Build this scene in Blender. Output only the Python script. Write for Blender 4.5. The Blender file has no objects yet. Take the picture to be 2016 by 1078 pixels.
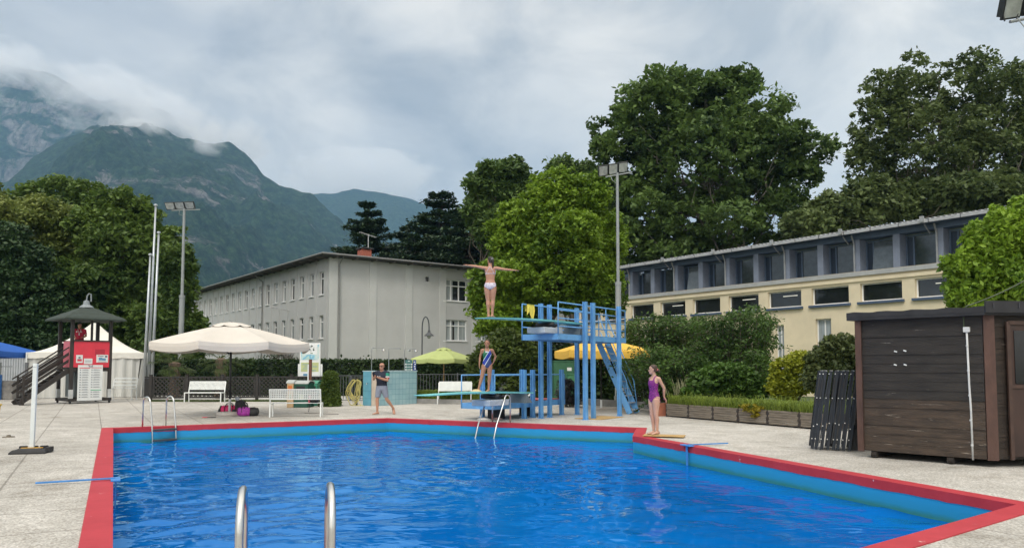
import bpy, bmesh, math, random
import numpy as np
from mathutils import Vector, Matrix
from mathutils.geometry import tessellate_polygon
random.seed(7); rng = np.random.default_rng(7)
R = math.radians; PI = math.pi
S = bpy.context.scene; COL = S.collection

# ------------------------------------------------------------------ camera
FPX, CU, CV, HZ, EYE = 1483.0, 1008.0, 635.0, 721.0, 1.6
PITCH = math.atan((HZ - CV) / FPX)
cam_d = bpy.data.cameras.new('camera'); cam = bpy.data.objects.new('camera', cam_d); COL.objects.link(cam)
cam.location = (0, 0, EYE); cam.rotation_euler = (PI / 2 + PITCH, 0, 0)
cam_d.sensor_width = 36; cam_d.lens = 36 * FPX / 2016; cam_d.shift_y = (CV - 539) / 2016
cam_d.clip_start = 0.1; cam_d.clip_end = 20000
S.camera = cam

def ray(u, v):
    dx = (u - CU) / FPX; dy = (CV - v) / FPX
    return dx, math.cos(PITCH) - dy * math.sin(PITCH), dy * math.cos(PITCH) + math.sin(PITCH)
def G(u, v, z=0.0):
    a, b, c = ray(u, v); t = (z - EYE) / c
    return (a * t, b * t)
def P(u, v, Y):
    a, b, c = ray(u, v); t = Y / b
    return Vector((a * t, Y, EYE + c * t))
def X(u, Y): return (u - CU) / FPX * Y
def Z(v, Y): return EYE + (HZ - v) * Y / FPX

# ------------------------------------------------------------------ world, sun, exposure
SUN_EL, SUN_AZ = 46, 192      # degrees; azimuth clockwise from +Y
W = bpy.data.worlds.new("World"); S.world = W; W.use_nodes = True
nt = W.node_tree; nd = nt.nodes; lk = nt.links
for n in list(nd): nd.remove(n)
wo = nd.new('ShaderNodeOutputWorld'); bg = nd.new('ShaderNodeBackground'); lk.new(bg.outputs[0], wo.inputs[0])
bg.inputs[1].default_value = 0.1
sky = nd.new('ShaderNodeTexSky'); sky.sky_type = 'NISHITA'; sky.sun_disc = False
sky.sun_elevation = R(SUN_EL); sky.sun_rotation = R(SUN_AZ); sky.air_density = 1.5; sky.dust_density = 3
tc = nd.new('ShaderNodeTexCoord')
def wn(scale, detail, rough, dist, sx, sy, sz, off=0):
    mp = nd.new('ShaderNodeMapping'); mp.inputs['Scale'].default_value = (sx, sy, sz); mp.inputs['Location'].default_value = (off, off * .7, off * .3)
    lk.new(tc.outputs['Generated'], mp.inputs[0])
    n = nd.new('ShaderNodeTexNoise'); n.inputs['Scale'].default_value = scale; n.inputs['Detail'].default_value = detail
    n.inputs['Roughness'].default_value = rough; n.inputs['Distortion'].default_value = dist
    lk.new(mp.outputs[0], n.inputs['Vector']); return n
def ramp(tree, src, stops):
    r = tree.nodes.new('ShaderNodeValToRGB'); e = r.color_ramp.elements
    while len(e) < len(stops): e.new(0.5)
    for k, (p, c) in enumerate(stops): e[k].position = p; e[k].color = tuple(c) + (1,)
    tree.links.new(src, r.inputs[0]); return r
def mixc(tree, fac, a, b, mode='MIX'):
    m = tree.nodes.new('ShaderNodeMix'); m.data_type = 'RGBA'; m.blend_type = mode
    for s, val in ((0, fac), (6, a), (7, b)):
        if hasattr(val, 'type'): tree.links.new(val, m.inputs[s])
        else: m.inputs[s].default_value = val if s == 0 else tuple(val) + (1,)
    return m.outputs[2]
n1 = wn(1.9, 5, .52, .3, 1, 1, 1.9, 3.1); n2 = wn(5.5, 7, .55, .35, 1, 1, 1.5, 1.3)
c1 = ramp(nt, n1.outputs[0], [(.38, (4.9, 5.15, 5.5)), (.50, (6.6, 6.65, 6.6)), (.62, (8.1, 7.9, 7.5))])
c2 = ramp(nt, n2.outputs[0], [(.38, (.78, .81, .85)), (.5, (1.02, 1.02, 1.02)), (.62, (1.22, 1.20, 1.17))])
cc = mixc(nt, 1.0, c1.outputs[0], c2.outputs[0], 'MULTIPLY')
# the cloud cover brightens towards the right of the view, as the sun behind it does
sep = nd.new('ShaderNodeSeparateXYZ'); lk.new(tc.outputs['Generated'], sep.inputs[0])
gx = ramp(nt, sep.outputs[0], [(.0, (1.0, 1.0, 1.0)), (.25, (1.0, 1.0, 1.0)), (.55, (1.12, 1.11, 1.09))])
cc = mixc(nt, 1.0, cc, gx.outputs[0], 'MULTIPLY')
# an overcast sky is brightest overhead and round the hidden sun, which stands behind the camera
zg = ramp(nt, sep.outputs[2], [(.46, (1, 1, 1)), (.9, (2.6, 2.45, 2.25))]); cc = mixc(nt, 1.0, cc, zg.outputs[0], 'MULTIPLY')
ny = nd.new('ShaderNodeMath'); ny.operation = 'MULTIPLY'; ny.inputs[1].default_value = -1; lk.new(sep.outputs[1], ny.inputs[0])
yg = ramp(nt, ny.outputs[0], [(.0, (1, 1, 1)), (.75, (2.1, 2.0, 1.85))]); cc = mixc(nt, 1.0, cc, yg.outputs[0], 'MULTIPLY')
lk.new(mixc(nt, .93, sky.outputs[0], cc), bg.inputs[0])
sl = bpy.data.lights.new('sun', 'SUN'); sl.energy = 1.5; sl.angle = R(16); sl.color = (1, .96, .9)
so = bpy.data.objects.new('sun', sl); COL.objects.link(so)
d = Vector((math.sin(R(SUN_AZ)) * math.cos(R(SUN_EL)), math.cos(R(SUN_AZ)) * math.cos(R(SUN_EL)), math.sin(R(SUN_EL))))
so.rotation_euler = d.to_track_quat('Z', 'Y').to_euler()
S.view_settings.view_transform = 'Standard'; S.view_settings.look = 'None'; S.view_settings.gamma = 1
S.view_settings.exposure = 0.0
S.cycles.use_denoising = True; S.cycles.max_bounces = 8; S.cycles.transparent_max_bounces = 12
S.cycles.volume_bounces = 6; S.cycles.volume_step_rate = 1.5

# ------------------------------------------------------------------ materials
MATS = {}
def mat(name, col, rough=.6, var=.12, scale=4., bump=0., bscale=40., metal=0., spec=.5, col2=None, trans=0., stretch=None, detail=5, emis=None):
    """paint-like procedural material: base colour broken by noise, optional bump"""
    if name in MATS: return MATS[name]
    m = bpy.data.materials.new(name); m.use_nodes = True; t = m.node_tree; b = t.nodes['Principled BSDF']
    tcn = t.nodes.new('ShaderNodeTexCoord'); src = tcn.outputs['Object']
    if stretch:
        mp = t.nodes.new('ShaderNodeMapping'); mp.inputs['Scale'].default_value = stretch
        t.links.new(src, mp.inputs[0]); src = mp.outputs[0]
    n = t.nodes.new('ShaderNodeTexNoise'); n.inputs['Scale'].default_value = scale; n.inputs['Detail'].default_value = detail; n.inputs['Roughness'].default_value = .6
    t.links.new(src, n.inputs['Vector'])
    c2 = col2 if col2 else tuple(min(1, c * (1 + var)) for c in col); c1_ = col if col2 else tuple(c * (1 - var) for c in col)
    r = ramp(t, n.outputs[0], [(.33, c1_), (.67, c2)])
    t.links.new(r.outputs[0], b.inputs['Base Color'])
    b.inputs['Roughness'].default_value = rough; b.inputs['Metallic'].default_value = metal
    b.inputs['Specular IOR Level'].default_value = spec
    if trans: b.inputs['Transmission Weight'].default_value = trans
    if emis: b.inputs['Emission Color'].default_value = tuple(emis) + (1,); b.inputs['Emission Strength'].default_value = 1
    if bump:
        n2 = t.nodes.new('ShaderNodeTexNoise'); n2.inputs['Scale'].default_value = bscale; n2.inputs['Detail'].default_value = 4
        t.links.new(src, n2.inputs['Vector'])
        bp = t.nodes.new('ShaderNodeBump'); bp.inputs['Strength'].default_value = bump; bp.inputs['Distance'].default_value = .02
        t.links.new(n2.outputs[0], bp.inputs['Height']); t.links.new(bp.outputs[0], b.inputs['Normal'])
    MATS[name] = m; return m

def leaf_mat(name, dark, light, nscale=.5, transl=.35):
    if name in MATS: return MATS[name]
    m = bpy.data.materials.new(name); m.use_nodes = True; t = m.node_tree; b = t.nodes['Principled BSDF']
    o = t.nodes['Material Output']
    g = t.nodes.new('ShaderNodeNewGeometry'); tcn = t.nodes.new('ShaderNodeTexCoord')
    n = t.nodes.new('ShaderNodeTexNoise'); n.inputs['Scale'].default_value = nscale; n.inputs['Detail'].default_value = 3
    t.links.new(tcn.outputs['Object'], n.inputs['Vector'])
    ma = t.nodes.new('ShaderNodeMath'); ma.operation = 'MULTIPLY_ADD'; ma.inputs[1].default_value = .35
    t.links.new(g.outputs['Random Per Island'], ma.inputs[0])
    mb = t.nodes.new('ShaderNodeMath'); mb.operation = 'MULTIPLY_ADD'; mb.inputs[1].default_value = 1.3; mb.inputs[2].default_value = -.32
    t.links.new(n.outputs[0], mb.inputs[0]); t.links.new(mb.outputs[0], ma.inputs[2])
    r = ramp(t, ma.outputs[0], [(.12, dark), (.85, light)])
    t.links.new(r.outputs[0], b.inputs['Base Color']); b.inputs['Roughness'].default_value = .55
    b.inputs['Specular IOR Level'].default_value = .35
    tr = t.nodes.new('ShaderNodeBsdfTranslucent'); t.links.new(r.outputs[0], tr.inputs[0])
    mx = t.nodes.new('ShaderNodeMixShader'); mx.inputs[0].default_value = transl
    t.links.new(b.outputs[0], mx.inputs[1]); t.links.new(tr.outputs[0], mx.inputs[2]); t.links.new(mx.outputs[0], o.inputs[0])
    MATS[name] = m; return m

# ------------------------------------------------------------------ mesh builder
def basis(dirv, up=Vector((0, 0, 1))):
    d = Vector(dirv).normalized()
    if abs(d.dot(up)) > .98: up = Vector((1, 0, 0))
    a = up.cross(d).normalized(); b = d.cross(a).normalized()
    return a, b, d
class MB:
    def __init__(s): s.v = []; s.f = []; s.m = []
    def add(s, vs, fs, m=0):
        o = len(s.v); s.v += [tuple(x) for x in vs]; s.f += [tuple(i + o for i in f) for f in fs]; s.m += [m] * len(fs); return s
    def box(s, c, size, rz=0, m=0, rot=None):
        hx, hy, hz = size[0] / 2, size[1] / 2, size[2] / 2
        M_ = rot if rot is not None else Matrix.Rotation(rz, 3, 'Z'); c = Vector(c)
        vs = [c + M_ @ Vector((x * hx, y * hy, z * hz)) for z in (-1, 1) for y in (-1, 1) for x in (-1, 1)]
        return s.add(vs, [(0, 2, 3, 1), (4, 5, 7, 6), (0, 1, 5, 4), (2, 6, 7, 3), (0, 4, 6, 2), (1, 3, 7, 5)], m)
    def bar(s, a, b, w, h, m=0, up=Vector((0, 0, 1))):
        a = Vector(a); b = Vector(b); x, y, d = basis(b - a, up)
        vs = [p + x * (i * w / 2) + y * (j * h / 2) for p in (a, b) for i, j in ((-1, -1), (1, -1), (1, 1), (-1, 1))]
        return s.add(vs, [(0, 3, 2, 1), (4, 5, 6, 7), (0, 1, 5, 4), (1, 2, 6, 5), (2, 3, 7, 6), (3, 0, 4, 7)], m)
    def tube(s, pts, r, n=8, m=0, cap=True):
        pts = [Vector(p) for p in pts]; rs = r if isinstance(r, (list, tuple)) else [r] * len(pts)
        vs = []; pa = None
        for k, p in enumerate(pts):
            d = (pts[min(k + 1, len(pts) - 1)] - pts[max(k - 1, 0)])
            if d.length < 1e-9: d = Vector((0, 0, 1))
            d.normalize()
            if pa is None: pa, pb, _ = basis(d)
            else:
                pa = (pa - d * pa.dot(d)); pa = pa.normalized() if pa.length > 1e-6 else basis(d)[0]
                pb = d.cross(pa)
            for j in range(n):
                t = 2 * PI * j / n; vs.append(p + (pa * math.cos(t) + pb * math.sin(t)) * rs[k])
        fs = [(k * n + j, k * n + (j + 1) % n, (k + 1) * n + (j + 1) % n, (k + 1) * n + j) for k in range(len(pts) - 1) for j in range(n)]
        if cap: fs += [tuple(range(n - 1, -1, -1)), tuple(range((len(pts) - 1) * n, len(pts) * n))]
        return s.add(vs, fs, m)
    def loft(s, rings, m=0, cap=True):
        """rings: lists of equal-length point loops"""
        n = len(rings[0]); vs = [p for r in rings for p in r]
        fs = [(k * n + j, k * n + (j + 1) % n, (k + 1) * n + (j + 1) % n, (k + 1) * n + j) for k in range(len(rings) - 1) for j in range(n)]
        if cap: fs += [tuple(range(n - 1, -1, -1)), tuple(range((len(rings) - 1) * n, len(rings) * n))]
        return s.add(vs, fs, m)
    def lathe(s, prof, c=(0, 0, 0), n=16, m=0, sx=1, sy=1):
        return s.loft([[(c[0] + r * sx * math.cos(2 * PI * j / n), c[1] + r * sy * math.sin(2 * PI * j / n), c[2] + z) for j in range(n)] for r, z in prof], m)
    def prism(s, poly, z0, z1, m=0):
        n = len(poly); vs = [(x, y, z0) for x, y in poly] + [(x, y, z1) for x, y in poly]
        return s.add(vs, [tuple(range(n - 1, -1, -1)), tuple(range(n, 2 * n))] + [(j, (j + 1) % n, n + (j + 1) % n, n + j) for j in range(n)], m)
    def quad(s, a, b, c, d, m=0): return s.add([a, b, c, d], [(0, 1, 2, 3)], m)
    def build(s, name, mats, parent=None, smooth=False, bevel=0, loc=None):
        me = bpy.data.meshes.new(name); me.from_pydata(s.v, [], s.f)
        ms = mats if isinstance(mats, (list, tuple)) else [mats]
        for q in ms: me.materials.append(q)
        if len(ms) > 1: me.polygons.foreach_set('material_index', s.m)
        if smooth: me.polygons.foreach_set('use_smooth', [True] * len(me.polygons))
        me.update(); o = bpy.data.objects.new(name, me); COL.objects.link(o)
        if parent: o.parent = parent
        if loc: o.location = loc
        if bevel:
            b = o.modifiers.new('b', 'BEVEL'); b.width = bevel; b.segments = 2; b.limit_method = 'ANGLE'
        return o
def thing(name, label, cat, loc=(0, 0, 0), rz=0, group=None):
    o = bpy.data.objects.new(name, None); COL.objects.link(o); o.location = loc; o.rotation_euler = (0, 0, rz)
    o['label'] = label; o['category'] = cat
    if group: o['group'] = group
    return o
def tag(o, label, cat, group=None):
    o['label'] = label; o['category'] = cat
    if group: o['group'] = group
    return o
def struct(o): o['kind'] = 'structure'; return o
def dup(root, loc=None, rz=None, label=None, group=None):
    r = root.copy(); COL.objects.link(r)
    if loc is not None: r.location = loc
    if rz is not None: r.rotation_euler = (0, 0, rz)
    if label: r['label'] = label
    if group: r['group'] = group
    for ch in list(root.children):
        c = ch.copy(); COL.objects.link(c); c.parent = r
        for g in ch.children:
            q = g.copy(); COL.objects.link(q); q.parent = c
    return r
def holed(outer, hole, z, name, m):
    """flat sheet with a hole"""
    o3 = [Vector((x, y, 0)) for x, y in outer]; h3 = [Vector((x, y, 0)) for x, y in hole]
    tr = tessellate_polygon([o3, h3]); vs = [(p.x, p.y, z) for p in o3 + h3]
    fs = []
    for a, b, c in tr:
        A, B, C_ = (Vector(vs[i]) for i in (a, b, c))
        fs.append((a, b, c) if (B - A).cross(C_ - A).z > 0 else (a, c, b))
    return MB().add(vs, fs).build(name, m)
def add2(p, q, s=1): return (p[0] + q[0] * s, p[1] + q[1] * s)
def mesh_np(name, V, F, m, parent=None, smooth=False):
    me = bpy.data.meshes.new(name); nv = len(V); nf = len(F); k = F.shape[1]
    me.vertices.add(nv); me.vertices.foreach_set('co', V.astype(np.float32).ravel())
    me.loops.add(nf * k); me.loops.foreach_set('vertex_index', F.astype(np.int32).ravel())
    me.polygons.add(nf); me.polygons.foreach_set('loop_start', np.arange(0, nf * k, k, dtype=np.int32))
    me.polygons.foreach_set('loop_total', np.full(nf, k, dtype=np.int32))
    me.update(calc_edges=True); me.materials.append(m)
    if smooth: me.polygons.foreach_set('use_smooth', np.ones(nf, dtype=bool))
    o = bpy.data.objects.new(name, me); COL.objects.link(o)
    if parent: o.parent = parent
    return o
# ================================================================== GROUND, POOL
LB = (-0.3235 * 0, 0)
pA = G(223, 843); pB = G(762, 824); pC = G(1252.7, 843); pD = G(1245.3, 858.4); pE = G(2001, 994)
nd_ = Vector((pE[0] - G(1701, 1078)[0], pE[1] - G(1701, 1078)[1])).normalized()     # near edge direction
lft = Vector((G(222, 1078)[0] - pA[0], G(222, 1078)[1] - pA[1])).normalized()
# meet of the left edge and the near edge
n1_ = Vector((nd_.y, -nd_.x)); e0 = Vector(G(1701, 1078)); a0 = Vector(pA)
tt = (e0 - a0).dot(n1_) / lft.dot(n1_); pK = e0 + nd_ * -1.6
n1_ = Vector((.28, -.96)); tt = (pK - a0).dot(n1_) / lft.dot(n1_); pF = tuple(a0 + lft * tt)
POOL = [pA, pB, pC, pD, pE, tuple(pK), pF]         # clockwise seen from above? orientation fixed below
def offset(poly, d):
    n = len(poly); out = []
    ar = sum(poly[i][0] * poly[(i + 1) % n][1] - poly[(i + 1) % n][0] * poly[i][1] for i in range(n))
    sg = 1 if ar > 0 else -1
    for i in range(n):
        p0, p1, p2 = (Vector(poly[(i + k) % n]) for k in (-1, 0, 1))
        a = (p1 - p0).normalized(); b = (p2 - p1).normalized()
        na = Vector((a.y, -a.x)) * sg; nb = Vector((b.y, -b.x)) * sg
        m_ = (na + nb); m_ = m_ / max(.3, (1 + na.dot(nb)))
        out.append((p1.x + m_.x * d, p1.y + m_.y * d))
    return out
COPO = offset(POOL, .27)
th = math.atan2(pB[1] - pA[1], pB[0] - pA[0])       # slab grid follows the pool

def ground_mat():
    m = bpy.data.materials.new('deck'); m.use_nodes = True; t = m.node_tree; b = t.nodes['Principled BSDF']
    tcn = t.nodes.new('ShaderNodeTexCoord'); mp = t.nodes.new('ShaderNodeMapping'); mp.vector_type = 'TEXTURE'
    mp.inputs['Location'].default_value = (COPO[0][0], COPO[0][1], 0); mp.inputs['Rotation'].default_value = (0, 0, th)
    t.links.new(tcn.outputs['Object'], mp.inputs[0])
    def N(sc, det=4, ro=.6, src=mp.outputs[0], d=0):
        n = t.nodes.new('ShaderNodeTexNoise'); n.inputs['Scale'].default_value = sc; n.inputs['Detail'].default_value = det
        n.inputs['Roughness'].default_value = ro; n.inputs['Distortion'].default_value = d; t.links.new(src, n.inputs['Vector']); return n
    vor = t.nodes.new('ShaderNodeTexVoronoi'); vor.inputs['Scale'].default_value = 55; t.links.new(mp.outputs[0], vor.inputs['Vector'])
    peb = ramp(t, vor.outputs['Color'], [(.15, (.33, .31, .28)), (.5, (.47, .45, .415)), (.85, (.64, .615, .575))])
    big = ramp(t, N(.22, 5, .6).outputs[0], [(.32, (.76, .75, .73)), (.5, (.96, .955, .94)), (.7, (1.08, 1.07, 1.06))])
    med = ramp(t, N(1.6, 6, .65, d=.5).outputs[0], [(.3, (.78, .77, .75)), (.6, (1.06, 1.06, 1.06))])
    c = mixc(t, 1, peb.outputs[0], big.outputs[0], 'MULTIPLY'); c = mixc(t, 1, c, med.outputs[0], 'MULTIPLY')
    # dark stains
    st = ramp(t, N(.55, 7, .68, d=1.2).outputs[0], [(.57, (1, 1, 1)), (.70, (.70, .67, .62))])
    c = mixc(t, 1, c, st.outputs[0], 'MULTIPLY')
    # slab joints
    br = t.nodes.new('ShaderNodeTexBrick'); br.offset = 0; br.inputs['Scale'].default_value = 1
    br.inputs['Brick Width'].default_value = 1.25; br.inputs['Row Height'].default_value = 1.25
    br.inputs['Mortar Size'].default_value = .016; br.inputs['Mortar Smooth'].default_value = .2
    br.inputs['Color1'].default_value = (1, 1, 1, 1); br.inputs['Color2'].default_value = (.86, .86, .85, 1); br.inputs['Mortar'].default_value = (.30, .28, .26, 1)
    t.links.new(mp.outputs[0], br.inputs['Vector'])
    sp = t.nodes.new('ShaderNodeSeparateXYZ'); t.links.new(mp.outputs[0], sp.inputs[0])
    left = ramp(t, sp.outputs[0], [(0, (1, 1, 1)), (.001, (1, 1, 1))])   # placeholder keeps the tree simple
    lt = t.nodes.new('ShaderNodeMath'); lt.operation = 'LESS_THAN'; lt.inputs[1].default_value = 9.0
    t.links.new(sp.outputs[0], lt.inputs[0])
    sc = t.nodes.new('ShaderNodeMath'); sc.operation = 'MULTIPLY'; sc.inputs[1].default_value = .6; t.links.new(lt.outputs[0], sc.inputs[0])
    c = mixc(t, sc.outputs[0], c, mixc(t, 1, c, br.outputs[0], 'MULTIPLY'))
    t.links.new(c, b.inputs['Base Color']); b.inputs['Roughness'].default_value = .8; b.inputs['Specular IOR Level'].default_value = .3
    bp = t.nodes.new('ShaderNodeBump'); bp.inputs['Strength'].default_value = .35; bp.inputs['Distance'].default_value = .006
    t.links.new(vor.outputs['Distance'], bp.inputs['Height']); t.links.new(bp.outputs[0], b.inputs['Normal'])
    return m
grass_m = mat('lawn', (.035, .06, .015), .9, col2=(.075, .11, .03), scale=3, bump=.6, bscale=60)
struct(holed([(-6000, -200), (6000, -200), (6000, 9000), (-6000, 9000)], COPO, -.02, 'ground', grass_m))
deckp = [(-34, -6), (14, -6), (14, 24), (9.2, 21.5), (6.0, 27.2), (4.6, 31.8), (-2, 36.0), G(640, 786), G(500, 788.5), G(300, 789.5), (-18.2, 39.5), (-34, 40)]
deckp = [tuple(p) for p in deckp]
struct(holed(deckp, COPO, 0, 'pool_deck', ground_mat()))
# pale paving beyond the lattice fence
MB().add([(x, y, -.004) for x, y in [(-24, 40), (-17, 36.4), (-9.0, 36.4), (-4.2, 36.4), (-3, 41.5), (-24, 42.5)]], [(0, 1, 2, 3, 4, 5)]).build('path', mat('pale_paving', (.42, .41, .38), .8, scale=2))
struct(bpy.data.objects['path'])

red = bpy.data.materials.new('coping_paint'); red.use_nodes = True; t = red.node_tree; b = t.nodes['Principled BSDF']
tcn = t.nodes.new('ShaderNodeTexCoord')
n = t.nodes.new('ShaderNodeTexNoise'); n.inputs['Scale'].default_value = 1.7; n.inputs['Detail'].default_value = 8; n.inputs['Roughness'].default_value = .7; t.links.new(tcn.outputs['Object'], n.inputs['Vector'])
n_ = t.nodes.new('ShaderNodeTexNoise'); n_.inputs['Scale'].default_value = 5.5; n_.inputs['Detail'].default_value = 9; n_.inputs['Roughness'].default_value = .75; t.links.new(tcn.outputs['Object'], n_.inputs['Vector'])
base = ramp(t, n.outputs[0], [(.3, (.36, .014, .024)), (.7, (.47, .030, .044))])
chip = ramp(t, n_.outputs[0], [(.665, (0, 0, 0)), (.68, (1, 1, 1))])
t.links.new(mixc(t, chip.outputs[0], base.outputs[0], (.6, .42, .4)), b.inputs['Base Color']); b.inputs['Roughness'].default_value = .6
bp = t.nodes.new('ShaderNodeBump'); bp.inputs['Strength'].default_value = .25; bp.inputs['Distance'].default_value = .01; t.links.new(n_.outputs[0], bp.inputs['Height']); t.links.new(bp.outputs[0], b.inputs['Normal'])
n = len(POOL); cop = MB(); ZC = .012; ZR = -.115; ZW = -.37
for i in range(n):
    j = (i + 1) % n; a, c = POOL[i], POOL[j]; A, C_ = COPO[i], COPO[j]
    k = max(2, int((Vector(a) - Vector(c)).length / .13)); rj = [ZR + random.uniform(-.007, .007) for _ in range(k + 1)]
    lerp = lambda p, q, s: (p[0] + (q[0] - p[0]) * s, p[1] + (q[1] - p[1]) * s)
    for q in range(k):
        s0, s1 = q / k, (q + 1) / k; i0, i1, o0, o1 = lerp(a, c, s0), lerp(a, c, s1), lerp(A, C_, s0), lerp(A, C_, s1)
        cop.quad((*i0, ZC), (*i1, ZC), (*o1, ZC), (*o0, ZC))
        cop.quad((*o0, ZC), (*o1, ZC), (*o1, -.05), (*o0, -.05))
        cop.quad((*i1, ZC), (*i0, ZC), (*i0, rj[q]), (*i1, rj[q + 1]))
cop = struct(cop.build('pool_coping', red))
# basin: walls set 25 mm back under the coping, floor 3.8 m down
INN = offset(POOL, .012)
wall_m = bpy.data.materials.new('basin_paint'); wall_m.use_nodes = True; t = wall_m.node_tree; b = t.nodes['Principled BSDF']
tcn = t.nodes.new('ShaderNodeTexCoord'); sp = t.nodes.new('ShaderNodeSeparateXYZ'); t.links.new(tcn.outputs['Object'], sp.inputs[0])
nn = t.nodes.new('ShaderNodeTexNoise'); nn.inputs['Scale'].default_value = 3; nn.inputs['Detail'].default_value = 6; t.links.new(tcn.outputs['Object'], nn.inputs['Vector'])
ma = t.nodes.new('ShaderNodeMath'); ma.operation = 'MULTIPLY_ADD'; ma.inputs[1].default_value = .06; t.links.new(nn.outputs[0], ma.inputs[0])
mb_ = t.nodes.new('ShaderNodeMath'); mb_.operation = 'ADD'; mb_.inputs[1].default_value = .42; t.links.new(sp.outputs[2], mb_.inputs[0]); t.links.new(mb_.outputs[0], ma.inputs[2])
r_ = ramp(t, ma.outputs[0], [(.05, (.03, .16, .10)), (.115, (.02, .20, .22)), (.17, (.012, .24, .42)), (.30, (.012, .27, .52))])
t.links.new(r_.outputs[0], b.inputs['Base Color']); b.inputs['Roughness'].default_value = .45
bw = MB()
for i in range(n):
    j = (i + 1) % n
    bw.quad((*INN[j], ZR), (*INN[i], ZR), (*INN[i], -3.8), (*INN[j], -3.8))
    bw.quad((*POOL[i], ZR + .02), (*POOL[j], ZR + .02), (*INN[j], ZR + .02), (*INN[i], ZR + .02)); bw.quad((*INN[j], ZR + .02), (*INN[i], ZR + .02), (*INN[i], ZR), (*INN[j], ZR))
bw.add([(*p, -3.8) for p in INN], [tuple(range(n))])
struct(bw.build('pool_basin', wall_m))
# water surface
wm = bpy.data.materials.new('pool_water'); wm.use_nodes = True; t = wm.node_tree; b = t.nodes['Principled BSDF']
tcn = t.nodes.new('ShaderNodeTexCoord')
big = t.nodes.new('ShaderNodeTexNoise'); big.inputs['Scale'].default_value = .16; big.inputs['Detail'].default_value = 3; t.links.new(tcn.outputs['Object'], big.inputs['Vector'])
wc = ramp(t, big.outputs[0], [(.35, (.0004, .105, .42)), (.65, (.0006, .150, .52))])
t.nodes.remove(b); df = t.nodes.new('ShaderNodeBsdfDiffuse'); gl = t.nodes.new('ShaderNodeBsdfGlossy'); gl.inputs['Roughness'].default_value = .02; gl.inputs['Color'].default_value = (.50, .86, 1, 1)
fr_ = t.nodes.new('ShaderNodeFresnel'); fr_.inputs['IOR'].default_value = 1.52; mxw = t.nodes.new('ShaderNodeMixShader'); t.links.new(wc.outputs[0], df.inputs[0]); t.links.new(fr_.outputs[0], mxw.inputs[0]); t.links.new(df.outputs[0], mxw.inputs[1]); t.links.new(gl.outputs[0], mxw.inputs[2]); t.links.new(mxw.outputs[0], t.nodes['Material Output'].inputs[0])
def wv(scale, det, dist, st=(1, 1, 1), rz=0):
    mp = t.nodes.new('ShaderNodeMapping'); mp.inputs['Scale'].default_value = st; mp.inputs['Rotation'].default_value = (0, 0, rz); t.links.new(tcn.outputs['Object'], mp.inputs[0])
    q = t.nodes.new('ShaderNodeTexNoise'); q.inputs['Scale'].default_value = scale; q.inputs['Detail'].default_value = det; q.inputs['Roughness'].default_value = .45
    q.inputs['Distortion'].default_value = dist; t.links.new(mp.outputs[0], q.inputs['Vector']); return q
w1 = wv(.8, 1, .6); w2 = wv(2.0, 1, 1.4, (.75, 1.35, 1), .35); w3 = wv(5.0, 1, 1.0, (.7, 1.4, 1), -.2)
patch = ramp(t, wv(.35, 2, .4).outputs[0], [(.38, (.25, .25, .25)), (.62, (1, 1, 1))])
def mul(a_, k):
    q = t.nodes.new('ShaderNodeMath'); q.operation = 'MULTIPLY'; t.links.new(a_, q.inputs[0])
    if hasattr(k, 'type'): t.links.new(k, q.inputs[1])
    else: q.inputs[1].default_value = k
    return q.outputs[0]
def addn(a_, b_):
    q = t.nodes.new('ShaderNodeMath'); q.operation = 'ADD'; t.links.new(a_, q.inputs[0]); t.links.new(b_, q.inputs[1]); return q.outputs[0]
hgt = addn(mul(w1.outputs[0], .8), mul(addn(mul(w2.outputs[0], .50), mul(w3.outputs[0], .14)), patch.outputs[0]))
def isl(nz, lo, hi, amp):
    q = t.nodes.new('ShaderNodeMapRange'); q.interpolation_type = 'SMOOTHSTEP'; q.inputs[1].default_value = lo; q.inputs[2].default_value = hi; q.inputs[4].default_value = amp; t.links.new(nz.outputs[0], q.inputs[0]); return q.outputs[0]
hgt_ = addn(hgt, addn(isl(wv(2.6, 1, 1.2, (.6, 1.5, 1), .15), .57, .63, .060), isl(wv(4.2, 1, 1.4, (.6, 1.6, 1), -.2), .60, .66, .040)))
bp = t.nodes.new('ShaderNodeBump'); bp.inputs['Strength'].default_value = 1; bp.inputs['Distance'].default_value = .03
t.links.new(hgt, bp.inputs['Height'])
for q_ in (gl.inputs['Normal'], fr_.inputs['Normal']): t.links.new(bp.outputs[0], q_)
def ripple_height(Xg, Yg, seed=4):
    r = np.random.default_rng(seed); h = np.zeros_like(Xg)
    wx = .25 * np.sin(Xg * .9 + 1.3 * np.sin(Yg * .5)) + .18 * np.sin(Yg * 1.3 + 2); wy = .25 * np.sin(Yg * .8 + 1.1 * np.sin(Xg * .6)) + .18 * np.cos(Xg * 1.2)
    for k in range(46):
        lam = .28 * (4.6 ** r.uniform(0, 1)); th_ = r.uniform(0, 2 * PI); ph = r.uniform(0, 2 * PI); kx, ky = math.cos(th_) * 2 * PI / lam, math.sin(th_) * 2 * PI / lam
        s_ = np.sin(kx * (Xg + wx) + ky * (Yg + wy) + ph); h += (lam ** 1.15) * .0022 * (s_ + .35 * s_ * np.abs(s_))
    pt = np.zeros_like(Xg)
    for k in range(7): th_ = r.uniform(0, 2 * PI); lam = r.uniform(3, 8); pt += np.sin(math.cos(th_) * 2 * PI / lam * Xg + math.sin(th_) * 2 * PI / lam * Yg + r.uniform(0, 6))
    return h * (.62 + .38 * np.clip(pt / 2.2, -1, 1))
ply = offset(POOL, .06); xs = [p[0] for p in ply]; ys = [p[1] for p in ply]; stp = .045
gx_ = np.arange(min(xs), max(xs) + stp, stp); gy_ = np.arange(min(ys), max(ys) + stp, stp); Xg, Yg = np.meshgrid(gx_, gy_)
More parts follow.
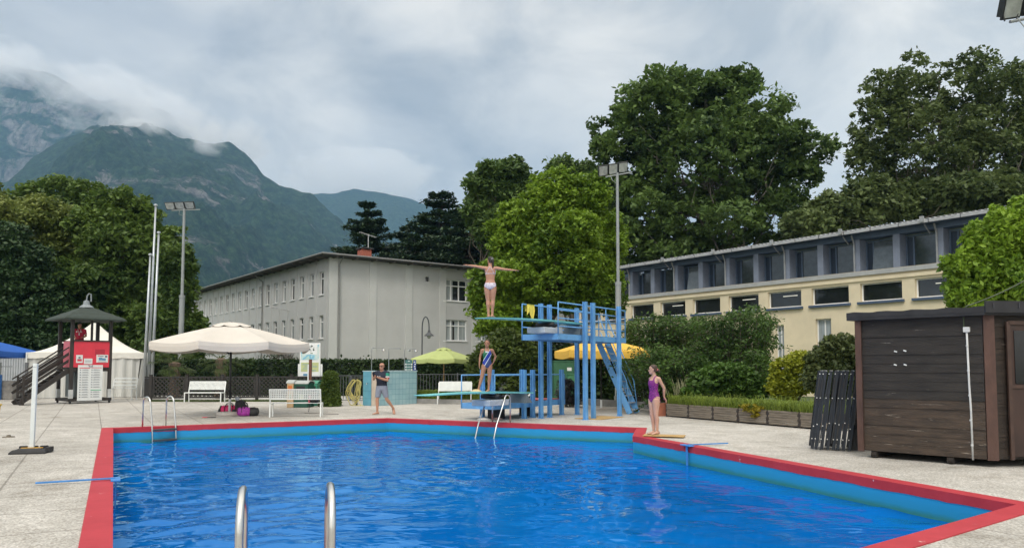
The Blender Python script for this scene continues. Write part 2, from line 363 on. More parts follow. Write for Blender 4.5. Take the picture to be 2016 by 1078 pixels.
ins = np.zeros(Xg.shape, bool); j_ = len(ply) - 1
for i_ in range(len(ply)):
    xi, yi, xj, yj = *ply[i_], *ply[j_]; c_ = ((yi > Yg) != (yj > Yg)) & (Xg < (xj - xi) * (Yg - yi) / (yj - yi + 1e-12) + xi); ins ^= c_; j_ = i_
Vw = np.stack([Xg.ravel(), Yg.ravel(), (ZW + ripple_height(Xg, Yg)).ravel()], 1); idx = np.arange(Xg.size).reshape(Xg.shape)
fm = ins[:-1, :-1] | ins[1:, :-1] | ins[:-1, 1:] | ins[1:, 1:]
Fw = np.stack([idx[:-1, :-1], idx[:-1, 1:], idx[1:, 1:], idx[1:, :-1]], -1)[fm]
us_ = np.unique(Fw); rm = np.zeros(Xg.size, int); rm[us_] = np.arange(len(us_)); wtr = mesh_np('water', Vw[us_], rm[Fw], wm, smooth=True); struct(wtr)

# ------------------------------------------------------------------ pool ladders
steel = mat('brushed_steel', (.62, .62, .60), .28, .06, metal=1., scale=8)
dkstep = mat('dark_step', (.05, .055, .06), .5)
def ladder(label, P0, dirw, width, top, reach, nst=3, r=.021, back=.35, slant=0):
    """P0: point on the pool edge; dirw: unit vector into the pool"""
    L = thing('pool_ladder', label, 'pool ladder', (P0[0], P0[1], 0), math.atan2(dirw[1], dirw[0]), 'stainless pool ladders')
    for s in (-1, 1):
        y = s * width / 2; pts = [(-back, y, 0.0), (-back, y, top * .55)]
        rr = (back + reach) / 2
        for k in range(0, 13):
            a = PI - PI * k / 12
            pts.append(((-back + rr) + rr * math.cos(a) * 1.0, y, top - rr * .9 + rr * .9 * math.sin(a)))
        pts += [(reach + .02 + slant * .5, y, top * .4), (reach + .04 + slant, y, 0.0), (reach + .05 + slant * 1.4, y, -.4), (reach + .05 + slant * 1.4, y, -1.0)]
        MB().tube(pts, r, 10).build('rail', steel, L, smooth=True)
    for k in range(nst):
        MB().box((reach + .05 + slant * (1.1 + .3 * min(k, 1)), 0, -.06 - .27 * k), (.11, width, .05)).build('step', dkstep, L, bevel=.004)
    return L
dl = (-lft.y * -1, 0)
inw = lambda a, c: (lambda d: (d.y, -d.x))((Vector(c) - Vector(a)).normalized())   # right-hand normal of a clockwise outline
# far left ladder on edge A-B
eAB = (Vector(pB) - Vector(pA)).normalized(); wAB = Vector((eAB.y, -eAB.x))
q = Vector(pA) + eAB * 1.1
ladder('steel ladder at the far left corner of the pool with dark steps', q, Vector((.80, -.60)), .64, .80, .08, back=.30, slant=.08)
eBC = (Vector(pC) - Vector(pB)).normalized(); wBC = Vector((eBC.y, -eBC.x))
s_ = 3.80
q = Vector(pB) + eBC * s_
ladder('steel ladder in front of the low diving board', q, wBC, .58, .80, .06, nst=0, back=.30, slant=.42)
eN = (Vector(pF) - pK).normalized(); wN = Vector((eN.y, -eN.x))
q = pK + eN * ((-1.43 - pK.x) / eN.x)
print('NEAR', pK, pF, q, wN)
ladder('shiny steel ladder rails standing up at the near edge of the pool', q, wN, .53, .84, .20, r=.024, back=.3)
# blue rope anchor brackets
bl_p = mat('blue_bracket_paint', (.05, .22, .55), .45, .15)
def bracket(P0, e, w, label):
    o = thing('rope_bracket', label, 'bracket', (P0[0], P0[1], ZC), math.atan2(w[1], w[0]), 'blue pool edge brackets')
    MB().box((.03, 0, .012), (.12, .34, .02)).build('clamp_plate', bl_p, o, bevel=.003)
    MB().box((-.45, .02, .025), (.95, .035, .022)).build('arm', bl_p, o, bevel=.003)
    MB().bar((.035, 0, 0), (.035, 0, -.5), .05, .02).build('drop_leg', bl_p, o)
    return o
wL = Vector((-lft.y, lft.x))
tb = (Vector(G(226, 946)) - Vector(pA)).dot(lft)
bracket(Vector(pA) + lft * tb, lft, wL, 'blue metal bracket on the left coping with its arm across the paving')
eDE = (Vector(pE) - Vector(pD)).normalized(); wDE = Vector((eDE.y, -eDE.x))
tb = (Vector(G(1358, 878)) - Vector(pD)).dot(eDE)
ob_ = bracket(Vector(pD) + eDE * tb, eDE, wDE, 'blue metal bracket on the right coping beside the girl in purple')

# ================================================================== MOUNTAINS, LOW CLOUD
def interp(pts, u):
    us = [p[0] for p in pts]; vs = [p[1] for p in pts]
    return np.interp(u, us, vs)
from mathutils import noise as mn
def mountain(name, ridge, Yr, Yb, nu, nt_, amp, seed, m):
    us = np.linspace(ridge[0][0], ridge[-1][0], nu); vv = interp(ridge, us)
    V = np.zeros((nt_, nu, 3))
    for j in range(nu):
        zr = Z(vv[j], Yr); xr = X(us[j], Yr)
        # small roughness on the ridge line
        for i in range(nt_):
            s = i / (nt_ - 1); Y = Yb + (Yr - Yb) * s
            x = xr * (.62 + .38 * s) if abs(xr) > 0 else 0
            x = xr * (Yb / Yr + (1 - Yb / Yr) * s)
            z = zr * s ** 1.15 if zr > 0 else 0
            p = Vector((x / 420, Y / 420, seed))
            h = mn.fractal(p, .9, 2.1, 7) * amp * (.25 + .75 * s) * (1 if s < 1 else 1)
            rd = (1 - abs(mn.fractal(Vector((x / 260 + 5, Y / 700, seed + 3)), .8, 2.2, 6))) * amp * .55
            V[i, j] = (x, Y, max(-1, z + (h + rd - amp * .45) * min(1, s * 3) * (1.0 - .75 * s ** 4)))
    V = V.reshape(-1, 3)
    # back side falls away, so that it is a hill and not a card
    bk = V.reshape(nt_, nu, 3)[-1].copy(); bk[:, 1] += Yr * .5; bk[:, 2] = -1
    V = np.vstack([V, bk]); idx = np.arange((nt_ + 1) * nu).reshape(nt_ + 1, nu)
    F = np.stack([idx[:-1, :-1], idx[:-1, 1:], idx[1:, 1:], idx[1:, :-1]], -1).reshape(-1, 4)
    o = mesh_np(name, V, F, m, smooth=True); struct(o); return o
def rock_forest(name, thr, rocky, sc=.004):
    m = bpy.data.materials.new(name); m.use_nodes = True; t = m.node_tree; b = t.nodes['Principled BSDF']
    tcn = t.nodes.new('ShaderNodeTexCoord')
    def N(s, d, ro, st=(1, 1, 1), di=0):
        mp = t.nodes.new('ShaderNodeMapping'); mp.inputs['Scale'].default_value = st; t.links.new(tcn.outputs['Object'], mp.inputs[0])
        q = t.nodes.new('ShaderNodeTexNoise'); q.inputs['Scale'].default_value = s; q.inputs['Detail'].default_value = d; q.inputs['Roughness'].default_value = ro; q.inputs['Distortion'].default_value = di
        t.links.new(mp.outputs[0], q.inputs['Vector']); return q.outputs[0]
    forest = ramp(t, N(.05, 10, .78), [(.38, (.006, .018, .014)), (.5, (.018, .042, .026)), (.64, (.05, .095, .045))])
    rockc = ramp(t, N(.05, 8, .7, (1, 1, .4)), [(.35, (.07, .07, .075)), (.65, (.23, .225, .22))])
    msk = ramp(t, N(sc, 10, .68, (1, 1, 1.6), 1.0), [(thr, (0, 0, 0)), (thr + .035, (1, 1, 1))])
    fine = ramp(t, N(.022, 8, .75, (1, .6, .45), .8), [(.42, (0, 0, 0)), (.52, (1, 1, 1))])
    mk = mixc(t, 1, msk.outputs[0], fine.outputs[0], 'MULTIPLY')
    t.links.new(mixc(t, mk, forest.outputs[0], rockc.outputs[0]), b.inputs['Base Color']); b.inputs['Roughness'].default_value = .95; b.inputs['Specular IOR Level'].default_value = .1
    bp = t.nodes.new('ShaderNodeBump'); bp.inputs['Strength'].default_value = 1; bp.inputs['Distance'].default_value = 24
    t.links.new(N(.03, 9, .7), bp.inputs['Height']); t.links.new(bp.outputs[0], b.inputs['Normal'])
    return m
mB = rock_forest('wooded_slope', .575, 0); mA = rock_forest('rocky_slope', .45, 1); mC = rock_forest('far_wood', .9, 0)
mountain('hill', [(-900, 420), (-300, 380), (-80, 350), (0, 330), (100, 268), (170, 240), (220, 234), (262, 238), (330, 250), (400, 262), (460, 282), (500, 308), (512, 325), (560, 345), (610, 370), (650, 398), (690, 436), (760, 500), (860, 560), (1000, 640)], 2300, 750, 380, 90, 185, 1.7, mB)
mountain('hill', [(-1100, 120), (-300, 70), (0, 118), (60, 140), (110, 150), (180, 195), (232, 186), (262, 190), (330, 225), (420, 300), (520, 400), (640, 520)], 3300, 2400, 170, 40, 170, 4.2, mA)
mountain('hill', [(420, 420), (560, 380), (640, 374), (690, 365), (740, 376), (800, 392), (860, 408), (930, 430), (1050, 470), (1300, 560), (1700, 640)], 4200, 2600, 160, 30, 90, 9.1, mC)

def cloud(name, u0, u1, v0, v1, Y0, Y1, dens, thr, sc, seed, label_=None, soft=.16, tilt=0):
    c0, c1_ = X(u0, (Y0 + Y1) / 2), X(u1, (Y0 + Y1) / 2); z0, z1 = Z(v1, (Y0 + Y1) / 2), Z(v0, (Y0 + Y1) / 2)
    cx, cy, cz = (c0 + c1_) / 2, (Y0 + Y1) / 2, (z0 + z1) / 2; rx, ry, rz = abs(c1_ - c0) / 2, (Y1 - Y0) / 2, (z1 - z0) / 2
    bm = bmesh.new(); bmesh.ops.create_icosphere(bm, subdivisions=3, radius=1)
    me = bpy.data.meshes.new(name)
    for v_ in bm.verts: v_.co = Vector((v_.co.x * rx, v_.co.y * ry, v_.co.z * rz))
    bm.to_mesh(me); bm.free()
    o = bpy.data.objects.new(name, me); COL.objects.link(o); o.location = (cx, cy, cz); o.rotation_euler = (0, tilt, 0)
    m = bpy.data.materials.new('cloud_vapour'); m.use_nodes = True; t = m.node_tree
    t.nodes.remove(t.nodes['Principled BSDF'])
    pv = t.nodes.new('ShaderNodeVolumePrincipled'); t.links.new(pv.outputs[0], t.nodes['Material Output'].inputs['Volume'])
    pv.inputs['Color'].default_value = (.97, .98, 1, 1); pv.inputs['Anisotropy'].default_value = .3
    tcn = t.nodes.new('ShaderNodeTexCoord'); mp = t.nodes.new('ShaderNodeMapping'); mp.inputs['Scale'].default_value = (1 / rx, 1 / ry, 1 / rz)
    t.links.new(tcn.outputs['Object'], mp.inputs[0])
    ln = t.nodes.new('ShaderNodeVectorMath'); ln.operation = 'LENGTH'; t.links.new(mp.outputs[0], ln.inputs[0])
    fall = t.nodes.new('ShaderNodeMapRange'); fall.inputs[1].default_value = 1.0; fall.inputs[2].default_value = .35; fall.inputs[3].default_value = 0; fall.inputs[4].default_value = 1
    t.links.new(ln.outputs['Value'], fall.inputs[0])
    mp2 = t.nodes.new('ShaderNodeMapping'); mp2.inputs['Location'].default_value = (seed * 100, 0, 0); mp2.inputs['Scale'].default_value = (1, .6, 1.3); t.links.new(tcn.outputs['Object'], mp2.inputs[0])
    q = t.nodes.new('ShaderNodeTexNoise'); q.inputs['Scale'].default_value = sc; q.inputs['Detail'].default_value = 7; q.inputs['Roughness'].default_value = .62; q.inputs['Distortion'].default_value = .4
    t.links.new(mp2.outputs[0], q.inputs['Vector'])
    a_ = t.nodes.new('ShaderNodeMath'); a_.operation = 'MULTIPLY_ADD'; a_.inputs[1].default_value = .42; t.links.new(fall.outputs[0], a_.inputs[0]); q2_ = t.nodes.new('ShaderNodeMath'); q2_.operation = 'MULTIPLY_ADD'; q2_.inputs[1].default_value = 1.9; q2_.inputs[2].default_value = -.45; t.links.new(q.outputs[0], q2_.inputs[0]); t.links.new(q2_.outputs[0], a_.inputs[2])
    mr = t.nodes.new('ShaderNodeMapRange'); mr.inputs[1].default_value = thr; mr.inputs[2].default_value = thr + soft; mr.inputs[3].default_value = 0; mr.inputs[4].default_value = dens
    t.links.new(a_.outputs[0], mr.inputs[0]); t.links.new(mr.outputs[0], pv.inputs['Density'])
    me.materials.append(m); o['kind'] = 'stuff'; o['label'] = label_; o['category'] = 'cloud'; return o
CLOUDS = True
if CLOUDS:
    CL_ = 'grey white clouds clinging to the mountain'
    for i_, (u0, u1, v0, v1, y0_, y1_, lab) in enumerate(((-260, 150, 70, 180, 2400, 3000, 'cloud swallowing the summit at the left edge'), (60, 330, 110, 262, 2350, 2950, 'cloud between the rocky ridge and the rounded peak'), (200, 470, 165, 292, 2300, 2900, 'broad cloud draped behind the rounded wooded peak'), (400, 560, 215, 325, 2250, 2700, 'thin tail of cloud on the right shoulder of the wooded mountain'))):
        cloud('cloud', u0, u1, v0, v1, y0_, y1_, .0085, .73, .0068, i_ + 3, lab, soft=.26)['group'] = CL_
    cloud('cloud', 320, 480, 222, 305, 2020, 2260, .012, .70, .011, 9, 'thin ragged cloud drifting in front of the shoulder of the wooded mountain', soft=.25)
    cloud('cloud', 190, 330, 212, 290, 2020, 2260, .014, .70, .012, 2, 'small ragged cloud caught on the rounded wooded peak', soft=.25)
    cloud('cloud', 520, 900, 300, 400, 3900, 4900, .004, .62, .003, 3, 'long pale cloud resting on the far blue ridge')

hz = MB().box((0, 2300, 700), (8600, 7400, 1406)).build('haze', mat('x', (1, 1, 1)))
hz['kind'] = 'stuff'; hz['label'] = 'pale damp air between the pool and the mountains'; hz['category'] = 'haze'
m = bpy.data.materials.new('haze_air'); m.use_nodes = True; t = m.node_tree; t.nodes.remove(t.nodes['Principled BSDF'])
pv = t.nodes.new('ShaderNodeVolumePrincipled'); t.links.new(pv.outputs[0], t.nodes['Material Output'].inputs['Volume'])
pv.inputs['Color'].default_value = (.38, .66, 1, 1); pv.inputs['Density'].default_value = .00011; pv.inputs['Anisotropy'].default_value = .2
hz.data.materials.clear(); hz.data.materials.append(m)
# ================================================================== BUILDINGS
def sub(name, m, parent, fn, **k):
    b = MB(); fn(b); return b.build(name, m, parent, **k)
white_fr = mat('white_frame', (.78, .78, .77), .5, .06)
glass_dk = mat('window_glass', (.015, .018, .02), .06, .3, scale=1.2, spec=.8)
curtain = mat('curtain', (.30, .33, .33), .8, .25, scale=9, stretch=(1, 1, .05))
# ---- grey school building -------------------------------------------------
GY = 58.0; GX0 = X(648, GY); Ld = Vector((-.607, .795)); Rd = Vector((.795, .607))
plaster = mat('grey_plaster', (.47, .472, .462), .85, .05, scale=.7, bump=.15, bscale=8, detail=8)
plaster2 = mat('pilaster_plaster', (.51, .515, .50), .85, .04, scale=.9, detail=8)
plaster3 = mat('spandrel_plaster', (.29, .29, .28), .85, .05, scale=.9, detail=8)
roofdk = mat('dark_roof', (.045, .042, .04), .7, .2); soffit = mat('soffit_wood', (.12, .105, .09), .8, .15)
GB = thing('school_building', 'long grey two storey building with rows of white framed windows', 'building', (GX0, GY, 0), math.atan2(Rd.y, Rd.x))
# local frame: x along Rd, y along Ld (into the long side), z up
LL, RL, HT = 46.0, 30.0, 10.05
def inset_wall(b, axis, L, z0, z1, holes, depth=.22, m=0):
    """wall with openings on x (axis 0, facing -y) or y (axis 1, facing -x); holes: (s0,s1,z0,z1)"""
    ss = sorted({0, L} | {h[0] for h in holes} | {h[1] for h in holes}); zs = sorted({z0, z1} | {h[2] for h in holes} | {h[3] for h in holes})
    pt = (lambda s, z, d: (s, d, z)) if axis == 0 else (lambda s, z, d: (d, s, z))
    for i in range(len(ss) - 1):
        for j in range(len(zs) - 1):
            sc_, zc = (ss[i] + ss[i + 1]) / 2, (zs[j] + zs[j + 1]) / 2
            if any(h[0] < sc_ < h[1] and h[2] < zc < h[3] for h in holes): continue
            q = [pt(ss[i], zs[j], 0), pt(ss[i + 1], zs[j], 0), pt(ss[i + 1], zs[j + 1], 0), pt(ss[i], zs[j + 1], 0)]
            b.quad(*(q if axis == 0 else q[::-1]), m)
    for h in holes:
        for a, c in (((h[0], h[2]), (h[1], h[2])), ((h[1], h[2]), (h[1], h[3])), ((h[1], h[3]), (h[0], h[3])), ((h[0], h[3]), (h[0], h[2]))):
            q = [pt(a[0], a[1], 0), pt(a[0], a[1], depth), pt(c[0], c[1], depth), pt(c[0], c[1], 0)]
            b.quad(*(q if axis == 0 else q[::-1]), m)
WL = [(1.6 + 2.03 * k - .42, 1.6 + 2.03 * k + .42) for k in range(21)]
WR = [(10.35 + 3.3 * k, 12.75 + 3.3 * k) for k in range(5)]
UZ, LZ = (7.25, 9.08), (3.82, 5.62)
holesL = [(a, c, z[0], z[1]) for z in (UZ, LZ) for a, c in WL]
holesR = [(a, c, z[0], z[1]) for z in (UZ, LZ) for a, c in WR] + [(8.55, 8.9, 8.75, 9.15)]
w = MB(); inset_wall(w, 1, LL, 0, HT, holesL); inset_wall(w, 0, RL, 0, HT, holesR)
w.quad((RL, 0, 0), (RL, LL, 0), (RL, LL, HT), (RL, 0, HT)); w.quad((0, LL, 0), (0, LL, HT), (RL, LL, HT), (RL, LL, 0))
w.quad((8.5, .5, 8.7), (9, .5, 8.7), (9, .5, 9.2), (8.5, .5, 9.2))
w.build('wall', plaster, GB)
pl = MB()
for k in range(-0, 9): s = .35 + 3.3 * k - (.0 if k else .08); MB().box((s, -.03, HT / 2), (.62 if k else .7, .08, HT - .01)).build('pilaster', plaster2, GB)
for k in range(22): s = .62 + 2.03 * k; MB().box((-.02, s, HT / 2 + 1), (.05, .16, HT - 2.01)).build('pilaster', plaster, GB)
rf = MB(); ov = 1.0
rf.add([(-ov, -ov, HT + .02), (RL + ov, -ov, HT + .02), (RL + ov, LL + ov, HT + .02), (-ov, LL + ov, HT + .02),
        (-ov, -ov, HT + .2), (RL + ov, -ov, HT + .2), (RL + ov, LL + ov, HT + .2), (-ov, LL + ov, HT + .2), (8, 8, HT + .75), (RL - 8, 8, HT + .75), (RL - 8, LL - 8, HT + .75), (8, LL - 8, HT + .75)],
       [(3, 2, 1, 0), (0, 1, 5, 4), (1, 2, 6, 5), (2, 3, 7, 6), (3, 0, 4, 7), (4, 5, 9, 8), (5, 6, 10, 9), (6, 7, 11, 10), (7, 4, 8, 11), (8, 9, 10, 11)])
rfo = rf.build('roof', roofdk, GB)
rb = MB()
for k in range(19): MB().box((.2 + 1.65 * k, -.5, HT - .03), (.14, .9, .1)).build('rafter', soffit, rfo)
for k in range(28): MB().box((-.5, .4 + 1.65 * k, HT - .03), (.9, .14, .1)).build('rafter', soffit, rfo)
gt = MB(); gt.tube([(-ov - .06, LL + ov, HT + .13), (-ov - .06, -ov - .06, HT + .13), (RL + ov, -ov - .06, HT + .13)], .07, 6); gt.build('gutter', mat('gutter_grey', (.2, .2, .2), .5), rfo)
brick = mat('chimney_brick', (.34, .10, .065), .85, .3, scale=14)
ch = MB(); CX_ = 5.35; CY_ = 5; ch.box((CX_, CY_, HT + 1.0), (.9, .9, 1.3)); ch.box((CX_, CY_, HT + 1.78), (1.15, 1.15, .1), m=1)
for sx in (-1, 1):
    for sy in (-1, 1): ch.box((CX_ + sx * .36, CY_ + sy * .36, HT + 1.68), (.14, .14, .12))
ch.build('chimney', [brick, roofdk], rfo)
an = MB(); an.tube([(CX_ + .35, CY_, HT + 1.7), (CX_ + .35, CY_, HT + 3.1)], .035, 6); an.tube([(CX_ - .5, CY_, HT + 3.2), (CX_ + 1.1, CY_, HT + 2.9)], .03, 6)
for k in range(7): an.tube([(CX_ - .4 + .24 * k, CY_ - .3, HT + 3.18 - .045 * k), (CX_ - .4 + .24 * k, CY_ + .3, HT + 3.18 - .045 * k)], .012, 4)
an.build('antenna', mat('antenna_metal', (.5, .5, .5), .4, metal=.6), rfo)
dp = MB()
dp.tube([(.75, -.9, HT + .1), (.72, -.14, HT - .5), (.72, -.14, .3)], .06, 6)
dp.build('downpipe', mat('pipe_grey', (.22, .22, .21), .5), GB); dp = MB()
dp.tube([(-.9, 15.0, HT + .1), (-.12, 14.9, HT - .6), (-.12, 14.9, .3)], .06, 6); dp.build('downpipe', mat('pipe_grey', (.22, .22, .21), .5), GB)
wl = MB(); wl.tube([(-.05, 8.2, 6.35), (-1.5, 8.2, 6.6)], .03, 6); wl.box((-1.5, 8.2, 6.6), (.6, .25, .12)); wl.build('wall_lamp', mat('lamp_grey', (.5, .5, .5), .4), GB)
def win(parent, axis, s0, s1, z0, z1, d, nm, transom=True, curt=(1,), panes=1, opened=None, sill=True):
    pt = (lambda s, z, q: (s, q, z)) if axis == 0 else (lambda s, z, q: (q, s, z))
    sz = (lambda a, q, z: (a, q, z)) if axis == 0 else (lambda a, q, z: (q, a, z))
    f = MB(); t_ = .07; sc_, zc = (s0 + s1) / 2, (z0 + z1) / 2; W_, H_ = s1 - s0, z1 - z0
    f.box(pt(s0 + t_ / 2, zc, d), sz(t_, .07, H_)); f.box(pt(s1 - t_ / 2, zc, d), sz(t_, .07, H_))
    for z in (z0 + t_ / 2, z1 - t_ / 2): f.box(pt(sc_, z, d), sz(W_ - 2 * t_ - .004, .07, t_))
    zt = z1 - H_ * .29
    if transom: f.box(pt(sc_, zt, d - .003), sz(W_ - 2 * t_ - .004, .07, .09))
    for k in range(1, panes): f.box(pt(s0 + W_ * k / panes, zc, d - .006), sz(.1, .07, H_ - 2 * t_ - .004))
    if sill: f.box(pt(sc_, z0 - .04, -.02), sz(W_ + .16, .12, .06))
    o = f.build(nm, white_fr, parent)
    g = MB(); g.box(pt(sc_, zc, d + .02), sz(W_ - .1, .012, H_ - .1)); g.build('pane', glass_dk, o)
    c = MB()
    for a, q in curt:
        n_ = max(2, int((q - a) * W_ / .05))
        for k in range(n_):
            x0 = s0 + W_ * (a + (q - a) * k / n_); x1 = s0 + W_ * (a + (q - a) * (k + 1) / n_); dd = .003 * (k % 2)
            vs = [pt(x0, z0 + .08, d + .012 - dd), pt(x1, z0 + .08, d + .012 - .003 + dd), pt(x1, z1 - .08, d + .009 + dd), pt(x0, z1 - .08, d + .012 - dd)]
            c.add(vs, [(0, 1, 2, 3)])
    if c.v: c.build('curtain', curtain, o)
    return o
for zi, z in enumerate((UZ, LZ)):
    for k, (a, c) in enumerate(WL):
        if k > 16 and zi == 1: continue
        win(GB, 1, a, c, z[0], z[1], .16, 'window', curt=[(.1, .34), (.62, .9)] if (k * 7 + zi) % 3 else [(.1, .55)])
    for k, (a, c) in enumerate(WR):
        cu = [[(.03, .32), (.34, .42)], [(.03, .42), (.5, .97)]][zi] if k == 0 else [(.03, .97)]
        win(GB, 0, a, c, z[0], z[1], .16, 'window', curt=cu, panes=3 if (a < 20) else 3)
# basement vents grille above the hedge
MB().box((5.1, -.04, 1.75), (3.0, .05, .5)).build('vent_grille', mat('grille_dark', (.05, .05, .05), .6), GB)
# ---- yellow sports hall ----------------------------------------------------
YY = 38.0; W0 = (1699.3 - CU) / FPX; YX = W0 * YY
yd = Vector((.581, -.814)); # local +x runs along the facade towards the camera's right, nearer
YB = thing('sports_hall', 'long yellow hall with a raised band of blue framed windows under a ribbed roof', 'building', (YX, YY, 0), math.atan2(yd.y, yd.x))
yel = mat('yellow_plaster', (.68, .59, .42), .85, .09, scale=.8, bump=.2, bscale=10, detail=8)
capm = mat('parapet_cap', (.36, .37, .37), .6, .1); capb = mat('cap_edge', (.42, .32, .2), .7)
bluep = mat('blue_grey_frame', (.085, .125, .19), .5, .1); bluel = mat('blue_grey_pillar', (.19, .22, .28), .55, .08); bluesill = mat('blue_sill', (.06, .09, .15), .5)
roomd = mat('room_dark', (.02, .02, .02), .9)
X0, X1 = -22.3, 15.5; PZ = 6.18          # facade runs X0..X1 (local x), faces local -y
bay = 2.735
def ycol(b): 
    pass
holes = []
for k in range(-8, 6):
    x = -.08 + bay * k
    holes.append((x - X0, x + 2.12 - X0, 4.86, 5.78))
# ground floor windows
lw = [(-2.62 - X0, -1.72 - X0, 2.72, 4.12), (.2 - X0, 1.3 - X0, 2.72, 4.12), (3.2 - X0, 4.3 - X0, 2.72, 4.12), (-5.1 - X0, -4.55 - X0, .1, 3.9), (-14.5 - X0, -13.5 - X0, 2.7, 4.1)]
b = MB()
hs = [h for h in holes if h[1] < X1 - X0]
tmp = MB(); inset_wall(tmp, 0, X1 - X0, 0, PZ, hs + lw, .26)
b.add([(x + X0, y, z) for x, y, z in tmp.v], tmp.f)
b.quad((X0, 9, 0), (X0, 0, 0), (X0, 0, PZ), (X0, 9, PZ)); b.quad((X1, 0, 0), (X1, 9, 0), (X1, 9, PZ), (X1, 0, PZ)); b.quad((X1, 9, 0), (X0, 9, 0), (X0, 9, PZ), (X1, 9, PZ))
b.build('wall', yel, YB)
MB().box(((X0 + X1) / 2, -.035, 5.98), (X1 - X0 + .06, .09, .16)).box(((X0 + X1) / 2, .05, 5.9), (X1 - X0 - .01, .02, .02)).build('cornice', yel, YB)
MB().box(((X0 + X1) / 2, .15, PZ + .11), (X1 - X0 + .24, .55, .22)).build('parapet_cap', capm, YB)
MB().box(((X0 + X1) / 2, .2, PZ + .235), (X1 - X0 + .2, .4, .025)).build('cap_strip', capb, YB)
MB().box(((X0 + X1) / 2, 2.2, PZ - .05), (X1 - X0 - .1, 4.0, .1)).build('lower_roof', mat('lower_roof', (.15, .15, .15), .8), YB)
lampw = mat('tube_light', (.8, .8, .75), .5, emis=(.5, .47, .38))
for i, h in enumerate(hs):
    f = MB(); s0, s1, z0, z1 = h[0] + X0, h[1] + X0, h[2], h[3]
    for x in (s0 + .03, s1 - .03): f.box((x, .2, (z0 + z1) / 2), (.06, .05, z1 - z0))
    for z in (z0 + .03, z1 - .03): f.box(((s0 + s1) / 2, .2, z), (s1 - s0 - .124, .05, .06))
    f = f.build('window', white_fr, YB)
    MB().box(((s0 + s1) / 2, .22, (z0 + z1) / 2), (s1 - s0 - .1, .012, z1 - z0 - .1)).build('pane', glass_dk, f)
    MB().box(((s0 + s1) / 2, -.05, z0 - .07), (s1 - s0 + .22, .2, .12)).build('sill', bluesill, f)
    if i in (3, 5, 6, 9, 11): MB().box(((s0 + s1) / 2 + .25, .208, z1 - .28), (.9, .012, .035)).build('tube_lamp', lampw, f)
for h in lw:
    f = MB(); s0, s1, z0, z1 = h[0] + X0, h[1] + X0, h[2], h[3]
    for x in (s0 + .03, s1 - .03, (s0 + s1) / 2): f.box((x, .2, (z0 + z1) / 2), (.05, .05, z1 - z0))
    for z in (z0 + .03, z1 - .03): f.box(((s0 + s1) / 2, .2, z), (s1 - s0 - .124, .046, .06))
    f = f.build('window', white_fr, YB)
    MB().box(((s0 + s1) / 2, .23, (z0 + z1) / 2), (s1 - s0 - .08, .012, z1 - z0 - .08)).build('pane', mat('net_curtain_glass', (.30, .34, .36), .2, .2, scale=6, stretch=(1, 1, .1)), f)
    MB().box(((s0 + s1) / 2, -.04, z0 - .06), (s1 - s0 + .16, .16, .1)).build('sill', bluesill, f)
# clerestory, set back 2.9 m
SB = 2.9; CB = 2.19; xo = 2.55; CZ0, CZ1 = PZ - .05, 8.55
NC = 12
cx0 = xo - CB * 11.2; cx1 = X1 + 2
cl = MB()
for k in range(-11, 8):
    x = xo + CB * k
    MB().box((x, SB + .28, (CZ0 + CZ1) / 2), (.36, .7, CZ1 - CZ0)).build('pillar', bluel, YB)
MB().box(((cx0 + cx1) / 2, SB + .3, CZ1 + .14), (cx1 - cx0, .8, .28)).box(((cx0 + cx1) / 2, SB + .62, CZ0 + .25), (cx1 - cx0, .1, .5)).build('lintel', bluep, YB)
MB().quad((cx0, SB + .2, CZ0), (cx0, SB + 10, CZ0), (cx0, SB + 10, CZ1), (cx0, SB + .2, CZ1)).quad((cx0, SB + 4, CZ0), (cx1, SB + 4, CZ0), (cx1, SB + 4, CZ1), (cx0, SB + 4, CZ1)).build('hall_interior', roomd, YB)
for k in range(-11, 7):
    x0 = xo + CB * k + .18; x1 = x0 + CB - .36; f = MB()
    for x in (x0 + .04, x1 - .04, x0 + .42): f.box((x, SB + .58, (CZ0 + CZ1) / 2 + .2), (.07, .06, CZ1 - CZ0 - .6))
    f.box(((x0 + x1) / 2, SB + .575, CZ0 + .55), (x1 - x0, .06, .08)); f.box(((x0 + x1) / 2, SB + .575, CZ1 - .1), (x1 - x0, .06, .08))
    f = f.build('window', bluep, YB)
    MB().box(((x0 + x1) / 2 + .2, SB + .62, (CZ0 + CZ1) / 2 + .22), (x1 - x0 - .5, .012, CZ1 - CZ0 - .75)).build('pane', mat('clerestory_glass', (.035, .045, .05), .09, .3, spec=.9), f)
    MB().box((x0 + .23, SB + .62, (CZ0 + CZ1) / 2 + .22), (.34, .012, CZ1 - CZ0 - .75)).build('side_panel', mat('navy_panel', (.02, .035, .06), .5), f)
    if k in (-8, -2, 1, 2):
        # a sash tilted open
        M_ = Matrix.Rotation(R(-9), 3, 'X'); MB().box(((x0 + x1) / 2 + .2, SB + .46, (CZ0 + CZ1) / 2 + .22), (x1 - x0 - .55, .04, CZ1 - CZ0 - .85), rot=M_).build('open_sash', mat('sash_glass', (.10, .12, .13), .12, .2, spec=.8), f)
    if k % 2 == 0: MB().tube([(x0 - .3, SB - .35, CZ1 + .25), (x0 - .3, SB - .12, CZ1 - .2), (x0 - .3, SB - .12, CZ0)], .05, 6).build('downpipe', mat('zinc', (.33, .34, .34), .45, metal=.3), YB)
rib = MB(); z = CZ1 + .42; nr = 150; x_ = cx0 - .4; stp = (cx1 + .5 - x_) / nr
prof = []
for k in range(nr + 1):
    for dx, dz in ((0, 0), (.35, 0), (.5, .06), (.85, .06)): prof.append((x_ + stp * (k + dx), dz))
vs = [(x, SB - .75, z + dz) for x, dz in prof] + [(x, SB + 12, z + 1.3 + dz) for x, dz in prof] + [(x, SB - .75, z + dz - .02) for x, dz in prof]
